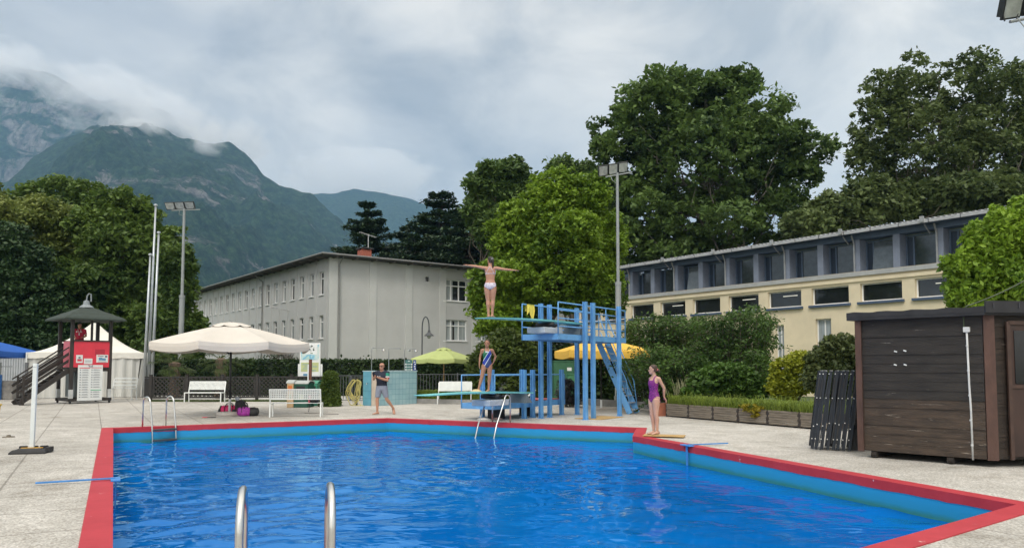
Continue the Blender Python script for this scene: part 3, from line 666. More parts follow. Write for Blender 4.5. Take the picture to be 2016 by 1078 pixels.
np_ = len(prof); rib.add(vs, [(k, k + 1, np_ + k + 1, np_ + k) for k in range(np_ - 1)] + [(2 * np_ + k, 2 * np_ + k + 1, k + 1, k) for k in range(np_ - 1)])
ro = rib.build('roof', mat('ribbed_sheet', (.36, .37, .37), .5, .1, metal=.2), YB)
MB().box(((cx0 + cx1) / 2, SB - .15, CZ1 + .34), (cx1 - cx0 + .6, 1.2, .1)).build('eave_board', bluep, ro)
g = MB(); g.box(((cx0 + cx1) / 2, SB - .82, CZ1 + .32), (cx1 - cx0 + .7, .14, .16)); g.build('gutter', mat('gutter_light', (.36, .37, .38), .45, .12), ro)
for k in range(28): MB().box((cx0 + 1.5 * k + .4, SB - .82, CZ1 + .32), (.03, .17, .19)).build('gutter_bracket', mat('bracket_dark', (.04, .04, .045), .5), ro)
g = MB()
for k in range(9):
    x = cx0 + 2.2 + CB * 2 * k; MB().box((x, SB - .93, CZ1 + .42), (.18, .12, .3)).bar((x, SB - .7, CZ1 + .2), (x, SB - .12, CZ1 - .22), .05, .05).build('hopper', mat('zinc', (.33, .34, .34)), ro)
# roof vent cowl on the low roof
vx = -20.1
v = MB(); v.box((vx, 1.0, PZ + .5), (.85, .85, .7)); v.add([(vx + sx * a, 1.0 + sy * a, PZ + zz) for a, zz in ((.42, .85), (.72, 1.0), (.72, 1.16), (.55, 1.22)) for sx, sy in ((-1, -1), (1, -1), (1, 1), (-1, 1))],
    [(4 * i + j, 4 * i + (j + 1) % 4, 4 * i + 4 + (j + 1) % 4, 4 * i + 4 + j) for i in range(3) for j in range(4)] + [(12, 13, 14, 15)])
v.build('roof_vent', mat('galvanised', (.50, .51, .50), .4, .12, metal=.3), YB)
MB().tube([(-20.9, -.1, 5.9), (-20.9, -.1, .2)], .05, 6).build('downpipe', mat('orange_pipe', (.4, .22, .12), .6), YB)
# ================================================================== VEGETATION
def leaves(C, size, jitter, up=.4, aspect=1.9, r=rng):
    """C: (n,3) leaf centres -> diamond quads with random orientation"""
    n_ = len(C); a = r.normal(size=(n_, 3)); a /= np.linalg.norm(a, axis=1, keepdims=True)
    nn = r.normal(size=(n_, 3)); nn[:, 2] = np.abs(nn[:, 2]) + up; nn /= np.linalg.norm(nn, axis=1, keepdims=True)
    a = a - nn * (a * nn).sum(1, keepdims=True); a /= np.linalg.norm(a, axis=1, keepdims=True); b_ = np.cross(nn, a)
    s = size * (1 + jitter * r.uniform(-1, 1, (n_, 1)))
    V = np.stack([C - a * s * aspect / 2, C - b_ * s / 2 + nn * s * .08, C + a * s * aspect / 2, C + b_ * s / 2 + nn * s * .08], 1).reshape(-1, 3)
    return V, np.arange(4 * n_).reshape(-1, 4)
def crown_pts(lobes, nclump, per, clump_r, hollow=.55, gap=0, r=rng, squash=.75):
    vol = np.array([l[3] * l[4] * l[5] for l in lobes]) ** .75; vol /= vol.sum()
    which = r.choice(len(lobes), nclump, p=vol); L = np.array(lobes)[which]
    d_ = r.normal(size=(nclump, 3)); d_ /= np.linalg.norm(d_, axis=1, keepdims=True)
    rad = hollow + (1 - hollow) * r.uniform(0, 1, (nclump, 1)) ** .6
    C = L[:, :3] + d_ * rad * L[:, 3:6]
    cr = clump_r * r.uniform(.55, 1.35, (nclump, 1, 1))
    q = r.normal(size=(nclump, per, 3)); q /= np.maximum(.35, np.linalg.norm(q, axis=2, keepdims=True)); q *= r.uniform(.15, 1, (nclump, per, 1)) ** .5
    q[:, :, 2] *= squash
    return C, (C[:, None, :] + q * cr).reshape(-1, 3)
def limb(b, p0, p1, r0, r1, wob=.06, n=6, seg=5):
    p0 = Vector(p0); p1 = Vector(p1); L = (p1 - p0).length; pts = []; rs = []
    for k in range(seg + 1):
        s = k / seg; o_ = Vector((random.uniform(-1, 1), random.uniform(-1, 1), random.uniform(-.5, .5))) * L * wob * math.sin(PI * s)
        pts.append(p0.lerp(p1, s) + o_ + Vector((0, 0, -.06 * L * s * (1 - s)))); rs.append(r0 + (r1 - r0) * s)
    b.tube(pts, rs, n); return pts
bark = mat('bark', (.085, .07, .055), .9, .3, scale=6, bump=.6, bscale=14)
bark_l = mat('pale_bark', (.12, .11, .09), .9, .3, scale=4, bump=.5, bscale=10)
def tree(label, base, lobes, nclump, per, clump_r, leaf, lm, trunk_r=.35, bk=None, name='tree', cat='tree', group=None, hollow=.55, nlimb=26, up=.4, squash=.75, trunk_top=None, nb=6):
    T = thing(name, label, cat, (base[0], base[1], 0), 0, group); B = Vector((base[0], base[1], 0))
    lobes = [(l[0] - B.x, l[1] - B.y, l[2], l[3], l[4], l[5]) for l in lobes]
    ext = []
    for l in lobes:            # smaller boughs break up the outline of every lobe
        for q in range(nb):
            d_ = Vector((random.gauss(0, 1), random.gauss(0, .8), random.gauss(.25, 1))).normalized(); f = random.uniform(.72, 1.0); g = random.uniform(.22, .42)
            ext.append((l[0] + d_.x * l[3] * f, l[1] + d_.y * l[4] * f, l[2] + d_.z * l[5] * f, l[3] * g, l[4] * g, l[5] * g))
    big_ = [(l[0], l[1], l[2], l[3] * .86, l[4] * .86, l[5] * .86) for l in lobes]
    C, Pp = crown_pts(big_ + ext, nclump, per, clump_r, hollow, squash=squash); Pp = Pp[Pp[:, 2] > .1]
    V, F = leaves(Pp, leaf, .4, up)
    mesh_np('crown', V, F, lm, T)
    b = MB(); top = trunk_top or max(l[2] + l[5] * .5 for l in lobes); lean = sum(l[0] for l in lobes) / len(lobes)
    tp = limb(b, (0, 0, -.1), (lean * .6, 0, top), trunk_r, trunk_r * .15, .015, 10, 9)
    for k in range(nlimb):
        s = random.uniform(.22, .85); i = int(s * 9); st = tp[i]; c = st.lerp(Vector(C[random.randrange(len(C))]), .82)
        if c.z < st.z: st = tp[max(1, i - 3)]
        rr = trunk_r * (1 - s) * .5 + .02
        pts = limb(b, st, c, rr * .8, .012, .13, 6, 6)
        for q in range(3):
            c2 = Vector(C[random.randrange(len(C))])
            if (c2 - c).length < 3.2 * clump_r + 2: limb(b, pts[3], c2, rr * .4, .01, .08, 4, 3)
    b.build('trunk', bk or bark, T, smooth=True)
    return T
def pl(D, *bl, dep=1.0):
    """lobes given where the photograph shows them: (u, v, ru, rv[, depth offset]) at distance D"""
    out = []
    for q in bl:
        u, v, ru, rv = q[:4]; Y = D + (q[4] if len(q) > 4 else 0)
        out.append((X(u, Y), Y, Z(v, Y), ru * Y / FPX, ru * Y / FPX * dep, rv * Y / FPX))
    return out
L_dark = leaf_mat('plane_leaf', (.018, .045, .012), (.15, .235, .055), .25)
L_olive = leaf_mat('olive_leaf', (.030, .052, .016), (.155, .205, .065), .3)
L_bright = leaf_mat('bright_leaf', (.028, .085, .008), (.27, .40, .035), .35)
L_left = leaf_mat('left_leaf', (.014, .046, .012), (.16, .24, .04), .2)
L_willow = leaf_mat('willow_leaf', (.06, .10, .012), (.24, .28, .07), .4)
L_con = leaf_mat('cedar_needle', (.010, .028, .010), (.045, .085, .032), .4, .1)
L_blue = leaf_mat('yew_needle', (.010, .032, .009), (.05, .095, .028), .5, .1)
L_shrub = leaf_mat('shrub_leaf', (.018, .052, .010), (.12, .21, .04), .5)
L_round = leaf_mat('round_bush_leaf', (.030, .055, .010), (.11, .15, .028), .9)
L_glossy = leaf_mat('viburnum_leaf', (.03, .07, .010), (.10, .19, .03), 1.2)
L_yel = leaf_mat('yellow_bush_leaf', (.12, .16, .010), (.40, .42, .035), 1.1)
L_maple = leaf_mat('maple_leaf', (.03, .05, .014), (.12, .15, .05), .9)
L_laurel = leaf_mat('laurel_leaf', (.04, .11, .008), (.30, .45, .04), .7)
L_hedge = leaf_mat('hedge_leaf', (.008, .025, .006), (.035, .065, .012), .8, .2)
L_red = leaf_mat('dark_bush_leaf', (.022, .024, .022), (.05, .045, .05), 2, .1)

# plane tree and its sparser neighbour behind the hall
tree('huge dark plane tree with a domed crown, rising behind the middle of the yellow hall', (X(1395, 62), 62), pl(62, (1390, 205, 95, 80), (1290, 215, 85, 75), (1480, 225, 95, 75), (1240, 300, 80, 85), (1390, 320, 150, 110), (1520, 290, 75, 80), (1560, 350, 60, 60), (1620, 290, 35, 28), (1260, 420, 95, 75), (1400, 440, 130, 65), (1540, 430, 80, 60), (1235, 480, 80, 50), (1330, 500, 90, 45), (1330, 170, 50, 40), (1440, 165, 55, 40)),
     3100, 26, .60, .25, L_dark, .55, bark_l, hollow=.68, nlimb=90, nb=8)
tree('tall sparse olive coloured tree at the right edge with sky showing through its branches', (X(1850, 54), 54), pl(54, (1790, 190, 70, 80), (1900, 175, 95, 70), (1990, 220, 90, 100), (1750, 250, 75, 85), (1840, 300, 130, 90), (1960, 330, 110, 90), (1720, 330, 50, 60), (2080, 250, 90, 110)),
     2000, 20, .50, .19, L_olive, .45, bark_l, hollow=.66, nlimb=90, nb=8)
tree('low dark green tree between the two tall trees behind the hall roof', (X(1730, 50), 50), pl(50, (1640, 420, 50, 40), (1700, 400, 50, 50), (1760, 400, 60, 40), (1850, 390, 90, 40), (1960, 380, 90, 40), (1600, 440, 60, 30)), 1900, 22, .5, .2, L_olive, .3, nlimb=20)
# bright sweetgum
tree('bright green bushy tree behind the diving platform, lime coloured at its top', (X(1080, 37), 37), pl(37, (1090, 372, 55, 50), (1145, 385, 55, 55), (1050, 430, 70, 60), (1170, 440, 45, 60), (1010, 480, 55, 50), (1110, 480, 110, 80), (1190, 500, 40, 70), (990, 545, 60, 50), (1090, 560, 110, 70), (1180, 570, 50, 55), (950, 560, 32, 34), (950, 600, 28, 26), (985, 610, 50, 34), (1010, 640, 60, 30)),
     6200, 22, .28, .115, L_bright, .28, hollow=.5, nlimb=30, nb=10)
tree('dark broadleaf tree rising behind the left side of the bright green tree', (X(960, 60), 60), pl(60, (985, 355, 50, 45), (950, 400, 34, 36), (1020, 380, 50, 40), (990, 450, 65, 60)), 2400, 22, .55, .22, L_dark, .4, nlimb=24)
tree('dark treetop peeping out between the bright green tree and the plane tree', (X(1120, 66), 66), pl(66, (1110, 325, 38, 16), (1150, 345, 40, 25), (1180, 380, 50, 50), (1200, 450, 60, 60)), 900, 22, .55, .22, L_dark, .4, nlimb=12)
# trees on the left
tree('pale feathery willow green tree at the left edge behind the white tent', (X(60, 50), 50), pl(50, (20, 450, 75, 70), (80, 440, 70, 60), (-60, 440, 80, 80), (110, 490, 60, 50), (10, 540, 90, 80), (60, 640, 110, 60)), 2800, 24, .45, .16, L_willow, .35, nlimb=22)
tree('tall green tree with the highest rounded top on the left', (X(140, 58), 58), pl(58, (110, 375, 45, 38), (60, 385, 40, 25), (170, 400, 50, 40), (120, 450, 90, 60), (200, 470, 60, 70), (0, 400, 60, 25), (150, 600, 110, 80), (250, 640, 90, 60)), 2600, 24, .55, .21, L_left, .4, nlimb=24)
tree('broad green tree in the middle of the left tree group behind the lifeguard tower', (X(230, 50), 50), pl(50, (205, 410, 42, 45), (265, 415, 40, 40), (235, 480, 90, 70), (300, 490, 45, 60), (210, 570, 110, 80), (320, 560, 50, 60), (150, 560, 70, 70), (260, 640, 110, 60), (180, 670, 110, 50), (330, 690, 60, 40)), 3800, 24, .48, .19, L_left, .4, nlimb=30)
tree('smaller green tree right of the left tree group beside the floodlight mast', (X(340, 46), 46), pl(46, (345, 520, 38, 36), (350, 580, 36, 46), (330, 640, 55, 40), (365, 650, 35, 35), (330, 700, 60, 30)), 1500, 22, .38, .16, L_left, .25, nlimb=14)
tree('dark blue green evergreen behind the blue parasol at the left edge', (X(30, 46), 46), pl(46, (30, 520, 70, 60), (-40, 500, 70, 80), (60, 600, 80, 70), (-20, 620, 90, 70), (100, 640, 50, 45), (20, 690, 110, 40)), 2600, 26, .45, .14, L_blue, .35, nlimb=16)

def cedar(label, u, D, vtop, vbase, halfw, seed):
    random.seed(seed); r = np.random.default_rng(seed)
    Hh = Z(vtop, D); zv = Z(vbase, D); T = thing('cedar_tree', label, 'tree', (X(u, D), D, 0), 0, 'dark cedars behind the grey building')
    b = MB(); limb(b, (0, 0, 0), (0, 0, Hh - .3), .45, .05, .008, 8, 8); CP = []
    rw = halfw * D / FPX; nlev = 17
    for i in range(nlev):
        s = i / (nlev - 1); z = Hh - .4 - s * (Hh - 4.5); w = rw * (min(1.15, (Hh - z) / (Hh - zv)) ** .75 + .16) * random.uniform(.75, 1.12)
        for k in range(random.randint(7, 10)):
            a = random.uniform(0, 2 * PI); ln = w * random.uniform(.6, 1.08); e = Vector((math.cos(a) * ln, math.sin(a) * ln, z + ln * random.uniform(-.04, .10)))
            limb(b, (0, 0, z - .2), e, .09, .02, .03, 4, 4)
            n_ = int(75 * ln) + 60; t_ = r.uniform(.22, 1.03, n_)[:, None]; wd = .5 * (1 - .55 * t_) * min(3.2, ln) * .62
            base_ = np.array([0, 0, z - .2]) * (1 - t_) + np.array(e) * t_
            sd = np.array([-math.sin(a), math.cos(a), 0]); CP.append(base_ + sd * r.normal(size=(n_, 1)) * wd + np.array([0, 0, 1]) * (r.normal(size=(n_, 1)) * .07 - np.abs(r.normal(size=(n_, 1))) * .14))
    CP = np.vstack(CP); V, F = leaves(CP, .17, .4, 1.4, 2.4, r); mesh_np('crown', V, F, L_con, T); b.build('trunk', bark, T); return T
cedar('dark layered cedar above the brick chimney of the grey building', 722, 84, 392, 500, 72, 3)
cedar('dark layered cedar with a flat top, right of the chimney', 868, 80, 372, 500, 85, 5)
cedar('low wide cedar filling the gap above the grey roof before the bright tree', 925, 74, 415, 500, 95, 8)
cedar('cedar half hidden between the two pointed cedars', 800, 90, 440, 500, 60, 11)
random.seed(21)
# rounded shrub behind the low board
def bush(label, base, lobes, ncl, per, cr, leaf, lm, name='bush', up=.4, hollow=.6, squash=.8, nstem=10):
    T = thing(name, label, 'bush', (base[0], base[1], 0)); B = base
    lobes = [(l[0] - B[0], l[1] - B[1], l[2], l[3], l[4], l[5]) for l in lobes]
    C, Pp = crown_pts(lobes, ncl, per, cr, hollow, squash=squash); Pp = Pp[Pp[:, 2] > .02]; V, F = leaves(Pp, leaf, .4, up); mesh_np('foliage', V, F, lm, T)
    b = MB()
    for k in range(nstem): limb(b, (random.uniform(-.2, .2), random.uniform(-.2, .2), 0), C[random.randrange(len(C))], .03, .008, .08, 4, 4)
    b.build('stem', bark, T); return T
bush('big rounded olive green bush behind the girl on the low board', (X(1000, 34), 34), pl(34, (1000, 700, 55, 45), (965, 725, 42, 45), (1035, 720, 38, 45), (985, 760, 60, 35), (1030, 770, 40, 30), (1000, 675, 30, 25)), 1000, 24, .30, .11, L_round)
bush('dark tall bushes filling the gap behind the yellow parasol', (X(1150, 35.5), 35.5), pl(35.5, (1120, 720, 50, 40), (1180, 715, 50, 45), (1225, 720, 40, 50), (1150, 770, 60, 40), (1210, 775, 50, 40), (1090, 690, 30, 30)), 900, 22, .32, .11, L_hedge)
# arching shrubs
def arching(label, base, D, u0, u1, vt, n_, seed):
    random.seed(seed); r = np.random.default_rng(seed); T = thing('arching_shrub', label, 'bush', (base[0], base[1], 0)); b = MB(); CP = []
    for k in range(n_):
        s = random.random(); u = u0 + (u1 - u0) * s; v = np.interp(s, np.linspace(0, 1, len(vt)), vt) + abs(random.gauss(0, 42)) - 14; Y = D + random.uniform(-1.6, 1.6)
        e = Vector((X(u, Y) - base[0], Y - base[1], Z(v, Y))); st = Vector((e.x * .55 + random.uniform(-.4, .4), (e.y) * .5, 0)); mid = st.lerp(e, .62) + Vector((0, 0, .55 * random.random() + .1))
        end = e + Vector((random.uniform(-.8, .8), random.uniform(-.3, .3), -random.uniform(.0, .4)))
        pts = [st.lerp(mid, q / 4) for q in range(4)] + [mid, mid.lerp(e, .6), e, end]
        b.tube(pts, [.02, .018, .016, .014, .012, .009, .006, .003], 4)
        P_ = np.array([tuple(p) for p in pts]); tt_ = r.uniform(1.2, 7, 120); i = np.minimum(6, tt_.astype(int)); f = (tt_ - i)[:, None]
        CP.append(P_[i] * (1 - f) + P_[i + 1] * f + r.normal(size=(120, 3)) * .075)
    CP = np.vstack(CP); V, F = leaves(CP, .06, .4, .5, 2.2, r); mesh_np('foliage', V, F, L_shrub, T); b.build('stem', bark, T); return T
arching('tall arching dark green shrub against the yellow wall, behind the stairs of the platform', (X(1290, 30.5), 30.5), 30.5, 1228, 1380, [650, 632, 632, 635, 638], 170, 31)
arching('tall arching shrub with long shoots reaching the hall windows', (X(1430, 27.5), 27.5), 27.5, 1370, 1528, [632, 640, 622, 612, 650], 170, 32)
arching('dark lower shrub beneath the arching shoots left of the yellow bush', (X(1400, 26.5), 26.5), 26.3, 1225, 1520, [700, 690, 700, 690, 715], 200, 33)
bush('spreading glossy green bush above the wooden planters', (X(1425, 24.5), 24.5), pl(24.5, (1400, 755, 45, 30), (1450, 750, 45, 28), (1425, 735, 45, 22), (1475, 765, 35, 25), (1370, 770, 32, 22)), 520, 20, .17, .085, L_glossy)
bush('yellow green bush between the glossy bush and the reddish bush', (X(1552, 24), 24), pl(24, (1550, 725, 28, 24), (1545, 760, 28, 28), (1575, 715, 26, 20), (1530, 760, 20, 26), (1580, 750, 24, 26)), 460, 20, .16, .075, L_yel)
bush('leafy bush with reddish tips left of the wooden shed', (X(1645, 22), 22), pl(22, (1650, 685, 32, 24), (1620, 710, 30, 26), (1670, 705, 34, 40), (1640, 745, 50, 35), (1605, 740, 26, 30)), 560, 20, .17, .08, L_maple)
bush('low dark purple bush in front of the green cabinets', (X(1121, 30), 30), pl(30, (1118, 770, 24, 24), (1130, 775, 16, 22)), 160, 22, .13, .05, L_red)
tree('bright lime green laurel behind the wooden shed at the right edge', (X(1985, 18), 18), pl(18, (1985, 460, 40, 55), (1945, 500, 40, 50), (2040, 450, 50, 70), (1915, 550, 42, 50), (1980, 560, 60, 60), (2040, 560, 50, 60), (1905, 590, 36, 30), (1970, 430, 14, 24), (1925, 470, 15, 20)), 2400, 20, .13, .075, L_laurel, .12, hollow=.55, nlimb=26, up=.1, squash=1.2, nb=9)

def hedge(label, pts, w, h, leaf, lm, name='hedge', cat='hedge', dens=260, shape=None):
    T = thing(name, label, cat, (pts[0][0], pts[0][1], 0)); b = MB(); CP = []; o = Vector(pts[0])
    for a, c in zip(pts[:-1], pts[1:]):
        a = Vector(a) - o; c = Vector(c) - o; d_ = (c - a); L_ = d_.length; d_.normalize(); nn = Vector((d_.y, -d_.x))
        b.box(((a.x + c.x) / 2, (a.y + c.y) / 2, h / 2 - .05), (L_, w - .16, h - .12), math.atan2(d_.y, d_.x))
        n_ = int(L_ * h * dens)
        s = rng.uniform(0, L_, n_); z = rng.uniform(0, h, n_); f = -w / 2 * (.95 + .08 * np.sin(s * 1.9) * np.cos(z * 2)) + rng.normal(size=n_) * .04
        CP.append(np.stack([a.x + d_.x * s - nn.x * f, a.y + d_.y * s - nn.y * f, z], 1))
        n2_ = int(L_ * w * dens * 1.2); s = rng.uniform(0, L_, n2_); q = rng.uniform(-w / 2, w / 2, n2_); z = h + rng.normal(size=n2_) * .05
        CP.append(np.stack([a.x + d_.x * s + nn.x * q, a.y + d_.y * s + nn.y * q, z], 1))
        n3 = int(L_ * 9); s = rng.uniform(0, L_, n3); z = h + np.abs(rng.normal(size=n3)) * .14; q = rng.uniform(-w / 2, w / 2, n3)
        CP.append(np.stack([a.x + d_.x * s + nn.x * q, a.y + d_.y * s + nn.y * q, z], 1))
    CP = np.vstack(CP); V, F = leaves(CP, leaf, .4, .1); mesh_np('foliage', V, F, lm, T); b.build('core', mat('hedge_core', (.008, .016, .006), .95), T); return T
hedge('long clipped dark green hedge in front of the grey building', [(X(300, 43), 43), (X(650, 42), 42), (X(945, 42), 42)], 1.2, 1.88, .10, L_hedge)
def topiary():
    T = thing('clipped_bush', 'clipped cone shaped bush beside the recycling bins', 'bush', (X(651, 30.5), 30.5, 0))
    n_ = 6500; a = rng.uniform(0, 2 * PI, n_); z = rng.uniform(0, 1, n_) ** .9 * 1.42; rr = (.42 - .13 * z) * np.minimum(1, (1.5 - z) * 5); rr = rr * (1 + .06 * np.sin(a * 3 + z * 5)) + rng.normal(size=n_) * .025
    V, F = leaves(np.stack([rr * np.cos(a), rr * np.sin(a), z], 1), .055, .4, .1); mesh_np('foliage', V, F, leaf_mat('box_leaf', (.03, .06, .008), (.13, .19, .03), 1.5), T)
    MB().lathe([(.36, 0), (.3, .7), (.22, 1.25), (.08, 1.4)], n=12).build('core', mat('hedge_core', (.008, .016, .006)), T)
topiary()
# ivy at its foot
# palms behind the fence
L_palm = leaf_mat('palm_leaf', (.015, .035, .008), (.10, .14, .035), .8); fib = mat('palm_fibre', (.14, .10, .07), .95, .35, scale=14, bump=.8, bscale=20, stretch=(1, 1, .4))
def palm(label, u, D, h, seed):
    random.seed(seed); r = np.random.default_rng(seed); T = thing('fan_palm', label, 'palm', (X(u, D), D, 0), 0, 'fan palms behind the lattice fence')
    prof = [(.27 + .04 * math.sin(k * 2.1), h * k / 10) for k in range(11)] + [(.1, h + .1)]; MB().lathe(prof, n=12).build('trunk', fib, T)
    st = MB()
    for k in range(26):
        V = []; F = []
        a = random.uniform(0, 2 * PI); el = random.uniform(-.55, 1.1); L_ = random.uniform(.6, 1.0); d_ = Vector((math.cos(a) * math.cos(el), math.sin(a) * math.cos(el), math.sin(el)))
        c = Vector((0, 0, h)) + d_ * L_; st.tube([(0, 0, h), c], .012, 4); x, y, d2 = basis(d_)
        nr = 18
        for q in range(nr):
            t_ = (q / (nr - 1) - .5) * R(230); w = (d_ * math.cos(t_) + x * math.sin(t_)); ln = .52 * (1 - .18 * abs(math.sin(t_))); sd = (x * math.cos(t_) - d_ * math.sin(t_)) * .022
            m_ = c + w * ln * .6; e = c + w * ln + Vector((0, 0, -.16)); i = len(V)
            V += [c - sd * .3, m_ - sd, e, m_ + sd]; F.append((i, i + 1, i + 2, i + 3))
        mesh_np('frond', np.array([tuple(v_) for v_ in V]), np.array(F), L_palm, T)
    V = []; F = []
    for k in range(40):   # dead leaves hanging round the trunk
        a = random.uniform(0, 2 * PI); z = h * random.uniform(.3, 1); i = len(V); p = Vector((math.cos(a) * .27, math.sin(a) * .27, z)); e = p + Vector((math.cos(a) * .12, math.sin(a) * .12, -.3)); sd = Vector((-math.sin(a), math.cos(a), 0)) * .03
        V += [p - sd, e - sd, e + sd, p + sd]; F.append((i, i + 1, i + 2, i + 3))
    mesh_np('dead_leaves', np.array([tuple(v_) for v_ in V]), np.array(F), L_palm, T); st.build('leaf_stalk', mat('stalk', (.08, .1, .03), .7), T)
palm('left fan palm with a shaggy trunk behind the lattice fence', 345, 38.5, 1.75, 41)
palm('right fan palm with a shaggy trunk behind the parasol pole', 436, 38.5, 1.95, 42)
def bare(label, u, D, seed):
    random.seed(seed); T = thing('bare_shrub', label, 'bush', (X(u, D), D, 0)); b = MB(); C = []
    for k in range(26):
        a = random.uniform(0, PI); e = Vector((math.cos(a) * 1.5 * random.uniform(.3, 1), random.uniform(-.4, .4), 1.7 + math.sin(a) * 1.4 * random.uniform(.5, 1))); pts = limb(b, (0, 0, .2), e, .035, .008, .1, 4, 5)
        for q in range(4): limb(b, pts[random.randint(2, 4)], e + Vector((random.uniform(-.5, .5), 0, random.uniform(-.1, .5))), .012, .004, .1, 3, 3); C.append(e)
    b.build('stem', mat('twig', (.10, .085, .07), .9), T)
    C, Pp = crown_pts([(0, 0, 1.9, 1.3, .5, .5)], 40, 14, .2); V, F = leaves(Pp, .07, .4); mesh_np('foliage', V, F, L_hedge, T)
bare('bare twiggy shrub in front of the grey building, right of the white parasol', 552, 46, 51)
random.seed(61)
# ================================================================== DIVING PLATFORMS
bp_ = mat('platform_blue', (.12, .32, .60), .42, .16, scale=2.5, bump=.12, bscale=30, detail=8)
def rusty(m, thr=.66):
    t = m.node_tree; b = t.nodes['Principled BSDF']; src = b.inputs['Base Color'].links[0].from_socket; tcn = t.nodes.new('ShaderNodeTexCoord'); mp = t.nodes.new('ShaderNodeMapping'); mp.inputs['Scale'].default_value = (1, 1, .35); t.links.new(tcn.outputs['Object'], mp.inputs[0])
    n_ = t.nodes.new('ShaderNodeTexNoise'); n_.inputs['Scale'].default_value = 7; n_.inputs['Detail'].default_value = 8; n_.inputs['Roughness'].default_value = .7; t.links.new(mp.outputs[0], n_.inputs['Vector'])
    k_ = ramp(t, n_.outputs[0], [(thr, (0, 0, 0)), (thr + .04, (.8, .8, .8))]); t.links.new(mixc(t, k_.outputs[0], src, (.14, .075, .05)), b.inputs['Base Color'])
rusty(bp_)
bpd = mat('platform_deck_blue', (.03, .14, .38), .5, .15, detail=8)
aqua = mat('board_aqua', (.16, .50, .50), .55, .12, scale=3)
fulc = mat('fulcrum_grey', (.42, .46, .50), .5, .12); blackr = mat('black_rubber', (.012, .012, .014), .6)
A_ = Vector((.58, .8146)).normalized(); Wd = Vector((-A_.y, A_.x))
def hbeam(name, x, y, h, par, s=.115, rz=0):
    """open steel H section standing on a foot plate"""
    b = MB(); t_ = .022
    b.box((x, y - s / 2 + t_ / 2, h / 2), (s, t_, h), 0); b.box((x, y + s / 2 - t_ / 2, h / 2), (s, t_, h)); b.box((x, y, h / 2), (t_, s - 2 * t_ - .002, h - .004))
    b.box((x, y, .008), (s + .06, s + .06, .016))
    for z in (h * .62, h * .6, .06):
        for q in (-.045, .045): b.tube([(x + q, y - s / 2 - .012, z), (x + q, y - s / 2, z)], .014, 6)
    return b.build(name, bp_, par)
def platform(label, P2, zt, colh, Lp, railz, cat='diving platform'):
    """local x = along the boards away from the pool, y = towards the far side"""
    T = thing('diving_platform', label, cat, (P2.x, P2.y, 0), math.atan2(A_.y, A_.x)); w = 1.27
    b = MB(); b.box((Lp / 2, .03, zt - .085), (Lp, .06, .17)); b.box((Lp / 2, w - .03, zt - .085), (Lp, .06, .17)); b.box((.03, w / 2, zt - .085), (.06, w - .122, .17)); b.box((Lp - .03, w / 2, zt - .085), (.06, w - .122, .17))
    b.box((Lp / 2, w / 2, zt - .05), (Lp - .122, w - .122, .05)); b.box((Lp / 2, w / 2, zt - .12), (Lp - .122, .1, .07))
    for k in range(5): b.box((.5 + k * .8, w / 2, zt - .12), (.06, w - .13, .066))
    b.build('deck_frame', bpd if False else bp_, T)
    for x, y in ((1.4, -.1), (1.88, -.1), (3.6, -.1), (1.2, w + .1), (1.7, w + .1), (3.4, w + .1)): hbeam('column', x, y, colh, T)
    def rail(pts, r=.021, nm='handrail'): return MB().tube(pts, r, 8).build(nm, bp_, T, smooth=True)
    rail([(0, w - .02, zt - .17), (0, w - .02, railz), (Lp - .1, w - .02, railz), (Lp - .1, w - .02, zt)])
    rail([(.02, 0, zt - .02), (.02, 0, railz), (Lp - .05, 0, railz), (Lp - .05, 0, zt)])
    return T, w
P2h = Vector((1.32, 21.7)); HT_, w = platform('tall blue steel diving platform for the three metre board with stairs', P2h, 2.55, 3.56, 4.3, 3.46)
for z in (3.24, 3.0, 2.77): MB().tube([(.02, 0, z), (4.2, 0, z)], .018, 8).build('handrail', bp_, HT_, smooth=True)
for z in (3.0, 2.77): MB().tube([(0 if z < 2.9 else 1.3, 1.25, z), (4.2, 1.25, z)], .018, 8).build('handrail', bp_, HT_, smooth=True)
for x in (1.64, 2.9): MB().tube([(x, 0, 2.55), (x, 0, 3.46)], .018, 8).build('rail_post', bp_, HT_); 
def board(tip, back, par_, P2, tw=.5):
    """springboard as a part of its platform, from world points to the platform's frame"""
    ang = math.atan2(A_.y, A_.x); M_ = Matrix.Rotation(-ang, 3, 'Z')
    f = lambda p: M_ @ (Vector(p) - Vector((P2.x, P2.y, 0)))
    a, c = f(tip), f(back); b = MB(); d_ = (c - a); n_ = 14
    x = Vector((0, 0, 1)).cross(d_).normalized(); rings = []
    for k in range(n_ + 1):
        s = k / n_; p = a + d_ * s + Vector((0, 0, .05 * math.sin(PI * s))); th_ = .018 + .03 * min(1, s * 2.2) - (.012 * max(0, s - .75) * 4)
        rings.append([p + x * tw / 2, p - x * tw / 2, p - x * tw / 2 - Vector((0, 0, th_)), p + x * tw / 2 - Vector((0, 0, th_))])
    b.loft(rings); o = b.build('springboard', aqua, par_); 
    return a, c, x, d_.normalized()
a, c, x, dd = board((-.78, 19.6, 2.87), (2.15, 23.5, 2.92), HT_, P2h)
q = a + dd * 2.9
MB().box((q.x, q.y, 2.64), (.95, .62, .17), math.atan2(dd.y, dd.x)).build('fulcrum_box', fulc, HT_, bevel=.02)
MB().tube([q + x * .3 - Vector((0, 0, .09)), q - x * .3 - Vector((0, 0, .09))], .07, 12).tube([q + dd * .25 + x * .28 - Vector((0, 0, .10)), q + dd * .25 - x * .28 - Vector((0, 0, .10))], .045, 10).build('fulcrum_roller', blackr, HT_, smooth=True)
q = c - dd * .35
